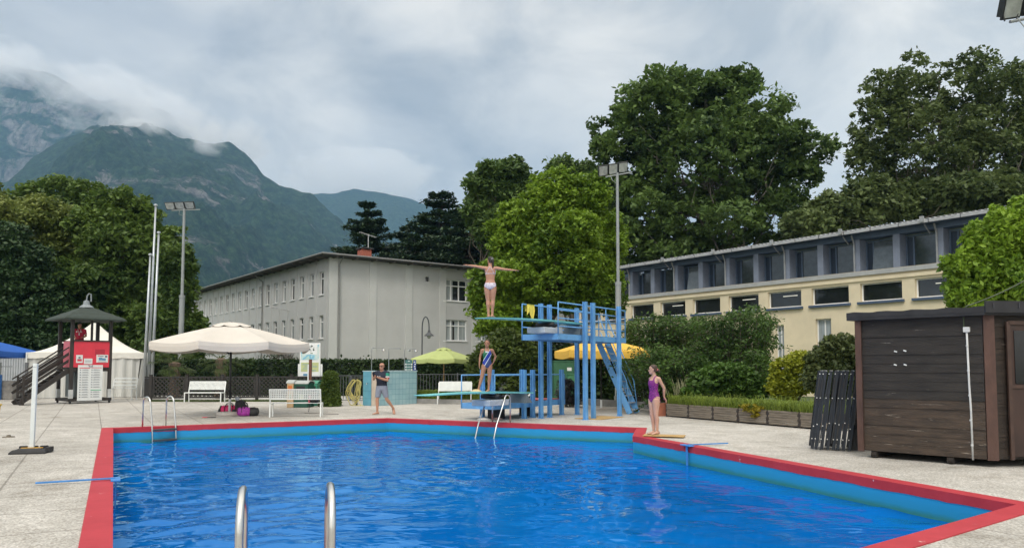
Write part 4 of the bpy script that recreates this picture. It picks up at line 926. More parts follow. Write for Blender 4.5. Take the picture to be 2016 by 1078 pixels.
MB().add([q + x * .3 - Vector((0, 0, .04)) - dd * .1, q - x * .3 - Vector((0, 0, .04)) - dd * .1, q - x * .3 - Vector((0, 0, .35)) - dd * .2, q + x * .3 - Vector((0, 0, .35)) - dd * .2, q + x * .3 - Vector((0, 0, .35)) + dd * .2, q - x * .3 - Vector((0, 0, .35)) + dd * .2], [(0, 1, 2, 3), (0, 4, 5, 1), (0, 3, 4), (1, 5, 2)]).build('board_anchor', mat('anchor_grey', (.13, .16, .18), .6), HT_)
# stairs
ang = math.atan2(A_.y, A_.x); Mi = Matrix.Rotation(-ang, 3, 'Z')
fl = lambda p: Mi @ (Vector(p) - Vector((P2h.x, P2h.y, 0)))
S1t, S2t, S1b, S2b = fl((3.0, 26.0, 2.4)), fl((3.33, 26.4, 2.4)), fl((3.97, 25.5, 0.02)), fl((4.29, 25.95, .02))
MB().bar(S1t, S1b, .045, .19).build('stringer', bp_, HT_); MB().bar(S2t, S2b, .045, .19).build('stringer', bp_, HT_)
for k in range(10):
    s = (k + .5) / 10; p = S1t.lerp(S1b, s); r_ = S2t.lerp(S2b, s); dxy = (S1b - S1t); dxy.z = 0; dxy.normalize()
    MB().bar(p.lerp(r_, .06) + dxy * .02, p.lerp(r_, .94) + dxy * .02, .2, .03).build('stair_tread', fulc, HT_)
lp = fl((3.1, 25.75, 2.5)); MB().box((lp.x, lp.y, 2.49), (1.0, .8, .05), math.atan2(dd.y, dd.x)).build('landing', bp_, HT_)
for t_, b_ in ((S1t, S1b), (S2t, S2b)):
    off = Vector((0, 0, .9)); 
    MB().tube([t_ + Vector((0, 0, .1)), t_ + Vector((0, 0, 1.05)), t_ + (b_ - t_) * .12 + off, b_ + (t_ - b_) * .1 + Vector((0, 0, .85)), b_ + Vector((.05, 0, 0))], .02, 8).build('stair_rail', bp_, HT_, smooth=True)
    MB().tube([t_ + (b_ - t_) * .05 + Vector((0, 0, .5)), b_ + (t_ - b_) * .12 + Vector((0, 0, .45))], .016, 6).build('stair_rail', bp_, HT_, smooth=True)
P2l = Vector((-.52, 22.3)); LT_, w = platform('low blue steel diving platform for the one metre board', P2l, .5, 1.5, 4.0, 1.34)
a, c, x, dd = board((-2.26, 18.9, .886), (.45, 22.9, .83), LT_, P2l)
q = a + dd * 2.95
MB().box((q.x, q.y, .59), (.95, .62, .17), math.atan2(dd.y, dd.x)).build('fulcrum_box', fulc, LT_, bevel=.02)
MB().tube([q + x * .3 - Vector((0, 0, .09)), q - x * .3 - Vector((0, 0, .09))], .07, 12).tube([q + dd * .3 + x * .28 - Vector((0, 0, .09)), q + dd * .3 - x * .28 - Vector((0, 0, .09))], .05, 10).build('fulcrum_roller', blackr, LT_, smooth=True)
q = c - dd * .35
MB().add([q + x * .3 - Vector((0, 0, .04)) - dd * .1, q - x * .3 - Vector((0, 0, .04)) - dd * .1, q - x * .3 - Vector((0, 0, .31)) - dd * .2, q + x * .3 - Vector((0, 0, .31)) - dd * .2, q + x * .3 - Vector((0, 0, .31)) + dd * .2, q - x * .3 - Vector((0, 0, .31)) + dd * .2], [(0, 1, 2, 3), (0, 4, 5, 1), (0, 3, 4), (1, 5, 2)]).build('board_anchor', mat('anchor_grey', (.13, .16, .18), .6), LT_)
MB().box((3.1, .62, .515), (1.5, 1.0, .03)).build('deck_mat', mat('red_mat', (.36, .09, .07), .9, .2), LT_)
for x_ in (.9, 2.6): MB().box((x_, .6, .2), (.35, .4, .4)).build('support', mat('dark_steel', (.02, .025, .03), .7), LT_)  # near-black steel blocks under the low platform, one even colour
# wooden boards lying under the tall platform
wood_y = mat('pale_plywood', (.46, .30, .12), .75, .2, scale=5, stretch=(1, 6, 1))
o = MB().box((0, 0, .012), (1.5, .9, .016)).build('plywood_sheet', wood_y, loc=(2.72, 23.6, 0)); o.rotation_euler = (0, 0, ang); tag(o, 'thin yellow plywood sheet on the ground under the tall diving platform', 'board')
# towels
ty = mat('yellow_towel', (.78, .62, .10), .9, .12, bump=.3, bscale=60)
b = MB(); rows = 14; cols = 10; tp = P2h + Wd * 1.25 + A_ * .05
def drape(label, name, m, org, ex, W_, drops, seed, back=.05):
    random.seed(seed); b = MB(); ex = Vector((ex[0], ex[1], 0)); ey = Vector((0, 0, 1)).cross(ex); n_ = 12; V = []; rws = 9
    for side in (1, -1):
        for i in range(n_ + 1):
            s = i / n_; dr = np.interp(s, np.linspace(0, 1, len(drops)), drops) if side > 0 else .22
            for j in range(rws + 1):
                t_ = j / rws; z = .022 - dr * t_; wv_ = .018 * math.sin(s * 15 + t_ * 2) * t_
                V.append(Vector(org) + ex * (W_ * (s - .5) * (1 - .12 * t_)) + ey * (side * (-.024 - .01 * t_) + wv_) + Vector((0, 0, z)))
    o_ = 0; N_ = (n_ + 1) * (rws + 1); F = []
    for side in (0, 1):
        for i in range(n_):
            for j in range(rws):
                a0_ = side * N_ + i * (rws + 1) + j; F.append((a0_, a0_ + rws + 1, a0_ + rws + 2, a0_ + 1))
    for i in range(n_): F.append((i * (rws + 1), (i + 1) * (rws + 1), N_ + (i + 1) * (rws + 1), N_ + i * (rws + 1)))
    o = b.add(V, F).build(name, m, smooth=True); return tag(o, label, 'towel')
fr = P2h + Wd * 1.25 + A_ * .42; drape('bright yellow towel hanging over the top rail of the tall platform', 'towel', ty, (fr.x, fr.y, 3.46), (A_.x, A_.y, 0), .42, [.34, .22, .28, .5, .62, .2], 5)
wt = mat('white_cloth', (.62, .58, .54), .9, .1)
def heap(name, label, cat, m, loc, sx, sy, h, seed, n_=14):
    random.seed(seed); b = MB(); rings = []
    for k in range(7):
        t_ = k / 6; r_ = math.cos(t_ * PI / 2) ** .6 if k < 6 else .05
        rings.append([(sx * r_ * math.cos(2 * PI * j / n_) * random.uniform(.8, 1.15), sy * r_ * math.sin(2 * PI * j / n_) * random.uniform(.8, 1.15), h * t_ * random.uniform(.85, 1.1)) for j in range(n_)])
    o = b.loft(rings).build(name, m, smooth=True, loc=loc); return tag(o, label, cat)
g_ = G(953, 826); heap('towel', 'crumpled white towel on the deck between the ladder rails', 'towel', wt, (g_[0], g_[1], 0), .22, .12, .07, 4)
g_ = G(975, 824); heap('towel', 'small pinkish towel on the deck beside the crumpled white one', 'towel', mat('pink_cloth', (.62, .40, .36), .9), (g_[0] + .05, g_[1] - .1, 0), .18, .1, .05, 6)

# ================================================================== LIFEGUARD TOWER
TW = thing('lifeguard_tower', 'dark wooden lifeguard tower on wheels with a red panel and green hipped roof', 'lifeguard tower', (-18.98, 32.5, 0), R(48))
dkw = mat('dark_brown_wood', (.028, .022, .018), .6, .3, scale=5, bump=.3, bscale=20, stretch=(1, 1, .3))
Sd = 1.55
for x, y in ((0, 0), (Sd, 0), (0, Sd), (Sd, Sd)):
    o = MB().box((x, y, 1.95), (.13, .13, 3.5)).build('post', dkw, TW); MB().box((x, y, .42), (.15, .15, .38)).build('post_foot', mat('galvanised', (.5, .5, .5)), o)
for x, y in ((Sd / 2, 0), (Sd / 2, Sd)):
    MB().box((x, y, 3.0), (.08, .08, 1.3)).build('post', dkw, TW)
MB().box((Sd / 2, 0, .16), (Sd + .2, .09, .13)).box((Sd / 2, Sd, .16), (Sd + .2, .09, .13)).box((0, Sd / 2, .16), (.09, Sd - .1, .13)).box((Sd, Sd / 2, .16), (.09, Sd - .1, .13)).build('base_frame', dkw, TW)
for x, y in ((-.02, -.02), (Sd + .02, -.02), (-.02, Sd), (Sd, Sd)): MB().tube([(x - .03, y, .075), (x + .03, y, .075)], .072, 12).build('wheel', blackr, TW)
MB().box((Sd / 2, Sd / 2, 1.5), (Sd - .14, Sd - .14, .1)).box((Sd / 2, -.0, 1.47), (Sd - .14, .05, .16)).build('floor', dkw, TW)
MB().box((Sd / 2, Sd / 2, .85), (Sd - .42, Sd - .42, 1.15)).build('locker', mat('grey_green_panel', (.13, .15, .15), .7, .15, stretch=(6, 6, 1)), TW)
redp = mat('red_panel', (.62, .035, .06), .45, .07); whitep = mat('white_panel', (.66, .68, .67), .45, .05)
MB().box((Sd / 2, -.07, 2.13), (Sd - .12, .02, 1.12)).build('front_panel', redp, TW); MB().box((-.07, Sd / 2 - .35, 2.13), (.02, .75, 1.12)).build('side_panel', mat('pink_panel', (.5, .12, .15), .5), TW)
MB().box((Sd / 2, -.07, 2.72), (Sd + .1, .1, .06)).box((Sd / 2, Sd, 2.72), (Sd + .1, .08, .06)).box((Sd, Sd / 2, 2.72), (.08, Sd, .06)).build('rail', dkw, TW)
MB().box((Sd + .0, Sd / 2, 2.1), (.03, Sd - .14, 1.1)).box((Sd / 2, Sd, 2.1), (Sd - .14, .03, 1.1)).build('panel', dkw, TW)
grn = mat('notice_green', (.05, .38, .17), .5); rdi = mat('notice_red', (.6, .04, .07), .5); gri = mat('notice_ink', (.13, .14, .17), .6); blui = mat('notice_blue', (.1, .25, .4), .5)
# notices: paper plus printed bars, all slightly proud of the panel
def notice(x, z, wd_, h, marks, par=TW, y=-.085, mats=None, nm='notice'):
    o = MB().box((x, y, z), (wd_, .01, h)).build(nm, whitep, par); b = MB()
    for mx, mz, mw, mh, mi in marks: b.box((x + mx * wd_ / 2, y - .007, z + mz * h / 2), (mw * wd_, .003, mh * h), m=mi)
    b.build('print', [gri, rdi, grn, blui], o); return o
notice(.16 + .12, 1.93, .26, .34, [(0, .35, .3, .2, 0), (-.4, -.35, .25, .25, 1), (.05, -.35, .25, .25, 1), (.5, -.35, .2, .25, 1), (0, -.02, .6, .05, 0)])
notice(.63, 1.83, .34, .24, [(0, .2, .7, .06, 0), (0, -.2, .7, .06, 0)])
notice(1.2, 1.95, .48, .34, [(-.6, .7, .2, .1, 1), (-.1, .6, .3, .1, 0), (.65, .55, .2, .25, 0), (-.3, -.1, .3, .35, 3), (.3, -.2, .3, .3, 3), (0, -.8, .7, .05, 0)])
MB().box((1.1, -.081, 2.22), (.4, .004, .28)).build('patch', mat('darker_red', (.40, .02, .04), .5), TW)
rows = [(-.45, .83, .42, .022, 1), (.48, .84, .42, .016, 1), (.48, -.42, .42, .02, 2)]
for k in range(12):
    zz = .72 - .138 * k; rows += [(-.80, zz, .05, .024, 0), (-.42, zz + .01, .22, .010, 0), (-.40, zz - .022, .28, .006, 0)]
for k in range(12):
    zz = .72 - .138 * k
    if abs(zz + .42) > .06: rows += [(.12, zz, .05, .020, 0), (.5, zz + .01, .24, .010, 0), (.5, zz - .022, .3, .006, 0)]
notice(.72, .9, 1.0, 1.54, rows, y=-.13, nm='rules_board')
MB().tube([(.64, -.15, 1.66), (.66, -.15, 1.62), (.72, -.15, 1.60), (.78, -.15, 1.62), (.8, -.15, 1.66)], .014, 6).build('board_hook', gri, TW)
shing = mat('green_shingle', (.032, .045, .036), .85, .25, scale=9, bump=.5, bscale=12, stretch=(1, 1, 6))
c_ = Sd / 2; e_ = Sd / 2 + .48; b = MB(); lv = [(e_, 3.62), (e_, 3.68)] + [(e_ * (1 - k / 7) + .04, 3.68 + .62 * k / 7 + (.012 if k % 2 else 0)) for k in range(1, 8)]
vs = [(c_ + sx * r_, c_ + sy * r_, z) for r_, z in lv for sx, sy in ((-1, -1), (1, -1), (1, 1), (-1, 1))]
b.add(vs, [(4 * i + j, 4 * i + (j + 1) % 4, 4 * i + 4 + (j + 1) % 4, 4 * i + 4 + j) for i in range(len(lv) - 1) for j in range(4)] + [(3, 2, 1, 0)]); rfT = b.build('roof', shing, TW)
MB().lathe([(.30, 4.22), (.26, 4.28), (.14, 4.36), (.12, 4.52), (.05, 4.55)], (c_, c_, 0), 12).tube([(c_, c_, 4.5), (c_ + .02, c_, 4.75), (c_ + .08, c_ - .04, 4.86), (c_ + .16, c_ - .06, 4.82), (c_ + .17, c_ - .06, 4.5)], .03, 8).build('finial', mat('finial_grey', (.22, .25, .26), .45), rfT)
st = (-.1, Sd * .48, 1.5); nrm = Vector((-1, .0, 0))
for y in (.12, .88):
    a0_ = Vector((-.05, y, 1.45)); b0_ = Vector((-1.9, y, .05)); MB().bar(a0_, b0_, .06, .2).build('stringer', dkw, TW)
    for dz in (.42, .72, 1.0): MB().bar(a0_ + Vector((0, 0, dz)), b0_ + Vector((-.05, 0, dz + .02)), .05, .11 if dz < .9 else .05).build('stair_rail', dkw, TW)
    MB().box((-1.75, y - .05, .6), (.08, .07, 1.2)).build('newel_post', dkw, TW)
for k in range(7):
    s = (k + .6) / 7.4; MB().box((-.05 - 1.85 * s, .5, 1.45 - 1.4 * s + .06), (.24, .8, .04)).build('stair_tread', dkw, TW)

# ================================================================== TENT, PARASOLS
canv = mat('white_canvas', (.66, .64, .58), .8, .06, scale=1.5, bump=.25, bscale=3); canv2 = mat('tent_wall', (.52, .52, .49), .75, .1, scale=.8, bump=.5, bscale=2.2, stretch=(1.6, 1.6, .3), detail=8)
ty0 = 38.6; tx0, tx1 = X(58, ty0), X(291, ty0); TN = thing('party_tent', 'large white gazebo tent with closed walls behind the lifeguard tower', 'tent', (X(176, ty0), ty0, 0), .40); hw = 2.72; dpt = 4.0; ez = 2.3
def tent_roof(hw, y0, dpt, ez, pk, n_=10):
    b = MB(); rings = []
    for k in range(n_ + 1):
        s = k / n_; f = 1 - s; z = ez + pk * (s ** 1.7); rings.append([(-hw * f, y0 + dpt / 2 - dpt / 2 * f, z), (hw * f, y0 + dpt / 2 - dpt / 2 * f, z), (hw * f, y0 + dpt / 2 + dpt / 2 * f, z), (-hw * f, y0 + dpt / 2 + dpt / 2 * f, z)])
    return b.loft(rings, cap=False)
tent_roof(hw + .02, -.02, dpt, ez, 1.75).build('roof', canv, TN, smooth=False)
b = MB(); n_ = 30
for k in range(n_):
    x0_ = -hw - .03 + (2 * hw + .06) * k / n_; x1_ = -hw - .03 + (2 * hw + .06) * (k + 1) / n_
    b.quad((x0_, -.05 - .012 * (k % 2), ez - .28 - .02 * math.sin(k)), (x1_, -.05 - .012 * ((k + 1) % 2), ez - .28 - .02 * math.sin(k + 1)), (x1_, -.03, ez + .01), (x0_, -.03, ez + .01))
b.quad((hw + .03, -.03, ez - .28), (hw + .03, dpt, ez - .28), (hw + .02, dpt, ez), (hw + .02, -.03, ez)).build('valance', canv, TN)
b = MB(); n_ = 60
for k in range(n_):
    f = lambda i: (-hw + 2 * hw * i / n_, .02 + .035 * math.sin(i * 1.3) + .02 * math.sin(i * .37)); a0_, b0_ = f(k), f(k + 1); g0, g1 = (a0_[0], a0_[1] * 2 - .1), (b0_[0], b0_[1] * 2 - .1)
    b.quad((g0[0] - (.25 if k > 56 else 0), g0[1], .02), (g1[0] - (.25 if k > 55 else 0), g1[1], .02), (b0_[0], b0_[1], ez - .2), (a0_[0], a0_[1], ez - .2))
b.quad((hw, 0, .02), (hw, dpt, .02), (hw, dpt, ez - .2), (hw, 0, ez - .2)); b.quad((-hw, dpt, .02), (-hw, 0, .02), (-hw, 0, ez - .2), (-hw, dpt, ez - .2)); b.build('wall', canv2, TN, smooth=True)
for x in (-hw, hw): MB().box((x, -.06, ez / 2), (.06, .05, ez)).build('leg', whitep, TN)
def parasol(label, name_cat, x, y, hw, rim, top, mcan, mpole, base_kind, sides=8, rot=0, valance=.16, ex=1.0, pole_r=.03, group=None, tilt=0, low=None):
    T = thing('parasol', label, name_cat, (x, y, 0), rot, group); N_ = sides; sub_ = 6; b = MB(); nr = 7
    corner = [(math.cos(2 * PI * (k + .5) / N_) / math.cos(PI / N_) * hw, math.sin(2 * PI * (k + .5) / N_) / math.cos(PI / N_) * hw * ex) for k in range(N_)]
    rings = []
    def ringpt(f, z, sag):
        r_ = []
        for k in range(N_):
            a0_, b0_ = corner[k], corner[(k + 1) % N_]
            for q in range(sub_):
                s = q / sub_; w_ = 4 * s * (1 - s); r_.append((f * (a0_[0] + (b0_[0] - a0_[0]) * s) * (1 - .02 * w_ * f), f * (a0_[1] + (b0_[1] - a0_[1]) * s) * (1 - .02 * w_ * f), z - sag * w_))
        return r_
    for k in range(nr + 1):
        s = k / nr; f = .10 + .90 * s; rings.append(ringpt(f, top - (top - rim) * (s ** 1.12), .07 * hw / 2.4 * s))
    can = b.loft(rings[::-1], cap=False).build('canopy', mcan, T)
    v = MB(); v.loft([ringpt(1.0, rim, .07 * hw / 2.4), ringpt(1.004, rim - valance * .5, .05 * hw / 2.4), ringpt(.997, rim - valance, .09 * hw / 2.4)][::-1], cap=False).build('valance', mcan, can)
    vt = MB(); vt.loft([ringpt(.25, top - (top - rim) * .13 + .05, .05), ringpt(.14, top + .06, .015), ringpt(.02, top + .1, 0)], cap=False).build('vent', mcan, can)
    MB().tube([(0, 0, .25 if base_kind != 'sleeve' else .0), (0, 0, top + .12)], pole_r, 10).build('pole', mpole, T, smooth=True)
    rb_ = MB(); hub = low or (rim - .15)
    for c0_ in corner:
        rb_.bar((0, 0, top - .02), (c0_[0] * .985, c0_[1] * .985, rim - .02), .02, .03)
    rb_.build('rib', mpole, T)
    st_ = MB()
    for c0_ in corner: st_.bar((0, 0, hub), (c0_[0] * .5, c0_[1] * .5, (top + rim) / 2 - .05), .015, .025)
    st_.build('strut', mpole, T); MB().tube([(0, 0, hub - .06), (0, 0, hub + .06)], pole_r + .03, 10).build('hub', mpole, T)
    return T
blackp = mat('black_pole', (.015, .015, .016), .4); alu = mat('aluminium', (.5, .5, .5), .4, metal=.5); woodp = mat('beech_pole', (.45, .28, .13), .6, .15)
ux, uy = -9.35, 24.8
UP = parasol('big cream parasol with a black pole standing among the sports bags', 'parasol', ux + .1, uy, 2.38, 2.36, 2.96, mat('cream_canvas', (.58, .535, .475), .85, .05, scale=1.2, bump=.2, bscale=4, trans=0), blackp, 'plate', sides=8, rot=R(22.5), valance=.24, ex=1.0, pole_r=.036)
MB().tube([(0, 0, 0), (0, 0, .55)], .045, 10).build('sleeve', alu, UP); MB().lathe([(.40, .0), (.42, .03), (.40, .10), (.34, .125), (.03, .13)], n=20, sx=1.0, sy=.8).build('base', mat('concrete_base', (.5, .46, .42), .85, .12), UP)
MB().bar((-.05, 0, 2.02), (-.5, -.25, 2.3), .05, .05).build('crank_arm', blackp, UP)
MB().tube([(.12, .0, .5), (.14, 0, 1.9)], .006, 4).tube([(.2, .0, .45), (.16, 0, 1.9)], .006, 4).build('cord', blackp, UP)
gcan = mat('green_canvas', (.40, .46, .17), .85, .05)
GU = parasol('pale green parasol with a wooden pole behind the white bench', 'parasol', X(874, 39), 39.0, 1.62, 2.0, 2.48, gcan, woodp, 'plate', valance=.2, rot=R(0), pole_r=.03)
GU2 = parasol('second pale green parasol mostly hidden behind the first one', 'parasol', X(911, 45), 45.0, 1.3, 1.92, 2.2, gcan, woodp, 'plate', valance=.2, rot=R(10), pole_r=.03)
ycan = mat('yellow_canvas', (.70, .42, .06), .85, .06); yct = ycan
YU = parasol('yellow parasol behind the stairs of the tall diving platform', 'parasol', X(1183, 28.6), 28.6, 1.52, 2.2, 2.62, ycan, blackp, 'plate', sides=4, rot=R(8), valance=.27, ex=.9, pole_r=.028)
MB().tube([(0, 0, 0), (0, 0, .35)], .04, 10).build('sleeve', whitep, YU); MB().box((.1, -.1, .03), (.9, .5, .05)).build('base', mat('concrete_base', (.5, .46, .42)), YU)
BU = parasol('blue parasol cut by the left edge of the picture', 'parasol', X(-42, 37), 37.0, 1.95, 2.35, 2.95, mat('blue_canvas', (.012, .10, .42), .8, .06), blackp, 'plate', sides=4, rot=R(5), valance=.26, ex=.9)
MB().box((0, 0, .03), (.6, .6, .05)).build('base', mat('concrete_base', (.5, .46, .42)), BU)
for u_, b_ in ((GU, 1), (GU2, 1)): MB().lathe([(.3, 0), (.3, .05), (.05, .08), (.05, .3)], n=12).build('base', mat('concrete_base', (.5, .46, .42)), u_)

# ================================================================== MASTS
galv = mat('mast_steel', (.27, .29, .29), .5, .12, metal=.25, scale=2); lampb = mat('lamp_housing', (.022, .025, .024), .5); lampg = mat('lamp_glass', (.34, .36, .34), .12, .25, scale=5, spec=.8)
def mast(label, x, y, h, thick, yaw, nl=3, lw_=.42, lh_=.40, pitch=25, tiltz=0, gap=.5, arm=1.2, dxs=None, off=0):
    T = thing('floodlight_mast', label, 'floodlight mast', (x, y, 0), yaw, 'floodlight masts')
    MB().tube([(0, 0, 0), (0, 0, h * .52), (0, 0, h * .521), (0, 0, h)], [thick, thick, thick * .58, thick * .5], 12).tube([(0, 0, h * .515), (0, 0, h * .53)], thick * 1.12, 12).build('pole', galv, T)
    MB().tube([(-arm / 2, 0, h - .08 - tiltz * arm / 2), (arm * .62, 0, h - .08 + tiltz * arm * .62)], .03, 8).tube([(-.3, 0, h - .1), (-.25, -.12, h - .35), (0, 0, h - .45)], .012, 5).build('cross_arm', galv, T)
    for k in range(nl):
        dx = (k - (nl - 1) / 2) * gap + off; M_ = Matrix.Rotation(-tiltz * .8, 3, 'Y') @ Matrix.Rotation(R(pitch), 3, 'X'); c0_ = Vector((dx, -.05, h + .18 + tiltz * dx)); b = MB(); b.box(c0_ + M_ @ Vector((0, .09, 0)), (lw_ * .8, .14, lh_ * .8), rot=M_); b.box(c0_, (lw_, .05, lh_), rot=M_)
        for q in (-1, 1): b.bar(c0_ + M_ @ Vector((q * lw_ * .5, .04, 0)), Vector((dx + q * lw_ * .3, 0, h - .08 + tiltz * dx)), .02, .02)
        o = b.build('floodlight', lampb, T); MB().box(c0_ + M_ @ Vector((0, -.03, 0)), (lw_ * .86, .012, lh_ * .84), rot=M_).build('glass', lampg, o)
    return T
mast('tall floodlight mast with three lamps in front of the mountain', X(356, 44), 44.0, Z(408, 44), .15, R(-8), lw_=.60, lh_=.46, gap=.62, pitch=32, arm=1.6, off=-.25)
mast('tall floodlight mast with three lamps rising behind the diving platform', X(1218, 30), 30.0, Z(336, 30), .115, R(12), lw_=.40, lh_=.44, gap=.42, pitch=28, tiltz=.22, arm=1.0, off=-.2)
mast('floodlight mast just outside the right edge with one lamp corner in view', X(2056, 14), 14.0, Z(10, 14), .1, R(8), lw_=.40, lh_=.42, gap=.44, pitch=30, tiltz=.25, arm=.9)
fpm = mat('flagpole_metal', (.42, .45, .47), .35, .1, metal=.5)
for u, vt, D, lab in ((299, 403, 39.5, 'tallest'), (306.5, 458, 39.0, 'middle height'), (291, 502, 39.3, 'shortest')):
    o = thing('flagpole', lab + ' of the three bare steel flagpoles beside the white tent', 'flagpole', (X(u - 6, D), D, 0), 0, 'bare flagpoles'); h = Z(vt, D); dx = X(u, D) - X(u - 6, D)
    MB().tube([(0, 0, 0), (dx * .5, 0, h * .5), (dx, 0, h)], [.085, .065, .045], 12).build('pole', fpm, o, smooth=True); MB().lathe([(.05, h), (.1, h + .03), (.09, h + .1), (.01, h + .13)], (dx, 0, 0), 10).build('cap', fpm, o)
sl_ = thing('street_lamp', 'dark grey street lamp with a curved neck in front of the grey building', 'street lamp', (X(831, 48), 48.0, 0)); h = Z(625, 48); dk = mat('lamp_dark', (.06, .065, .07), .5)
MB().tube([(0, 0, 0), (0, 0, h - .6)] + [(.22 - .22 * math.cos(PI * k / 8), 0, h - .6 + .55 * math.sin(PI * k / 8) * 1.2) for k in range(1, 9)] + [(.44, 0, h - .75)], .04, 8).build('pole', dk, sl_)
MB().lathe([(.03, h - .72), (.08, h - .85), (.10, h - .95), (.30, h - 1.12), (.31, h - 1.16)], (.44, 0, 0), 14).build('lamp_shade', dk, sl_); MB().lathe([(.12, h - 1.12), (.12, h - 1.25), (.05, h - 1.33)], (.44, 0, 0), 10).build('bulb_glass', lampg, sl_)
# ================================================================== BENCHES, FENCES, BINS, SHOWERS
wpaint = mat('white_bench_paint', (.68, .70, .68), .4, .07)
def perforated(m_name):
    m = mat(m_name, (.68, .70, .68), .4, .05); t = m.node_tree
    if t.nodes.get('perf'): return m
    b = t.nodes['Principled BSDF']; tcn = t.nodes.new('ShaderNodeTexCoord'); sp = t.nodes.new('ShaderNodeSeparateXYZ'); sp.name = 'perf'; t.links.new(tcn.outputs['Object'], sp.inputs[0]); o = []
    for ax in (0, 2):
        a_ = t.nodes.new('ShaderNodeMath'); a_.operation = 'MULTIPLY'; a_.inputs[1].default_value = 1 / .055; t.links.new(sp.outputs[ax], a_.inputs[0])
        f_ = t.nodes.new('ShaderNodeMath'); f_.operation = 'FRACT'; t.links.new(a_.outputs[0], f_.inputs[0])
        g_ = t.nodes.new('ShaderNodeMath'); g_.operation = 'GREATER_THAN'; g_.inputs[1].default_value = .5; t.links.new(f_.outputs[0], g_.inputs[0]); o.append(g_)
    mu = t.nodes.new('ShaderNodeMath'); mu.operation = 'MULTIPLY'; t.links.new(o[0].outputs[0], mu.inputs[0]); t.links.new(o[1].outputs[0], mu.inputs[1])
    inv = t.nodes.new('ShaderNodeMath'); inv.operation = 'SUBTRACT'; inv.inputs[0].default_value = 1; t.links.new(mu.outputs[0], inv.inputs[1]); t.links.new(inv.outputs[0], b.inputs['Alpha'])
    return m
perf = perforated('perforated_sheet')
def bench(label, x, y, L, rz, slats=0, back_h=.80, seat_h=.42, lean=.14):
    """front faces local -y; seat depth .45"""
    T = thing('park_bench', label, 'bench', (x, y, 0), rz, 'white metal benches'); r_ = .02; d_ = .44
    for s in (-1, 1):
        xx = s * L / 2
        MB().bar((xx, -d_ / 2, 0), (xx, -d_ / 2, seat_h), .04, .04).bar((xx, d_ / 2 + .04, 0), (xx, d_ / 2, seat_h), .04, .04, up=Vector((1, 0, 0))).bar((xx, d_ / 2, seat_h), (xx, d_ / 2 + lean, back_h), .035, .035, up=Vector((1, 0, 0))).bar((xx, -d_ / 2, seat_h - .02), (xx, d_ / 2, seat_h - .02), .036, .036).build('leg', wpaint, T)
    b = MB()
    if slats:
        for k in range(5): b.box((0, -d_ / 2 + .04 + .09 * k, seat_h + .005), (L, .06, .02))
        b.build('seat', wpaint, T); b = MB()
        for k in range(slats):
            z = seat_h + .14 + (back_h - seat_h - .12) * k / (slats - 1); b.box((0, d_ / 2 + lean * (z - seat_h) / (back_h - seat_h), z), (L, .022, .075))
        b.build('backrest', wpaint, T)
    else:
        b.box((0, 0, seat_h), (L, d_, .012)); b.box((0, -d_ / 2, seat_h - .01), (L, .03, .04)); b.build('seat', wpaint, T)
        b = MB(); z0_, z1_ = seat_h + .13, back_h; f = lambda z: d_ / 2 + lean * (z - seat_h) / (back_h - seat_h)
        b.bar((-L / 2, f(z0_), z0_), (L / 2, f(z0_), z0_), .02, .03).bar((-L / 2, f(z1_), z1_), (L / 2, f(z1_), z1_), .02, .03); b.build('back_rail', wpaint, T)
        MB().quad((-L / 2, f(z0_), z0_), (L / 2, f(z0_), z0_), (L / 2, f(z1_), z1_), (-L / 2, f(z1_), z1_)).build('backrest', perf, T)
    return T
g_ = G(399, 791.5); bench('white metal bench in front of the dark lattice fence', g_[0], g_[1] + .2, 1.62, 0, 0, .92, .44)
BB = bench('white perforated bench with a black backpack and a pink bottle on it', (X(586, 24.2)), 24.2, 1.56, R(187), 0, .88, .44)
g_ = G(897, 795); bench('white slatted bench in front of the railing, under the green parasol', g_[0] - .05, g_[1] + .1, 1.42, 0, 6, .90, .44)
g_ = G(1003, 793); bench('white slatted bench behind the low diving platform', g_[0], g_[1], 1.1, 0, 6, .86, .44)
g_ = G(1232, 797); bench('white bench seen between the stairs of the tall platform', g_[0], g_[1] - 1, 1.15, R(-12), 5, .95, .42)
g_ = G(234, 786); bench('white bench against the tent wall beside the lifeguard tower', g_[0], g_[1] + .3, 1.15, 0, 3, 1.0, .55)
# white sunbed next to the low board
lb = thing('sun_lounger', 'white sun lounger behind the grey box of the low board', 'sun lounger', (X(1000, 29), 29.0, 0)); 
MB().bar((-.5, 0, .32), (.6, 0, .32), .6, .04).build('seat', wpaint, lb); MB().bar((.6, 0, .32), (1.05, 0, .72), .6, .04).build('backrest', wpaint, lb)
for x in (-.45, .5):
    for y in (-.27, .27): MB().bar((x, y, 0), (x, y, .3), .035, .035).build('leg', wpaint, lb)

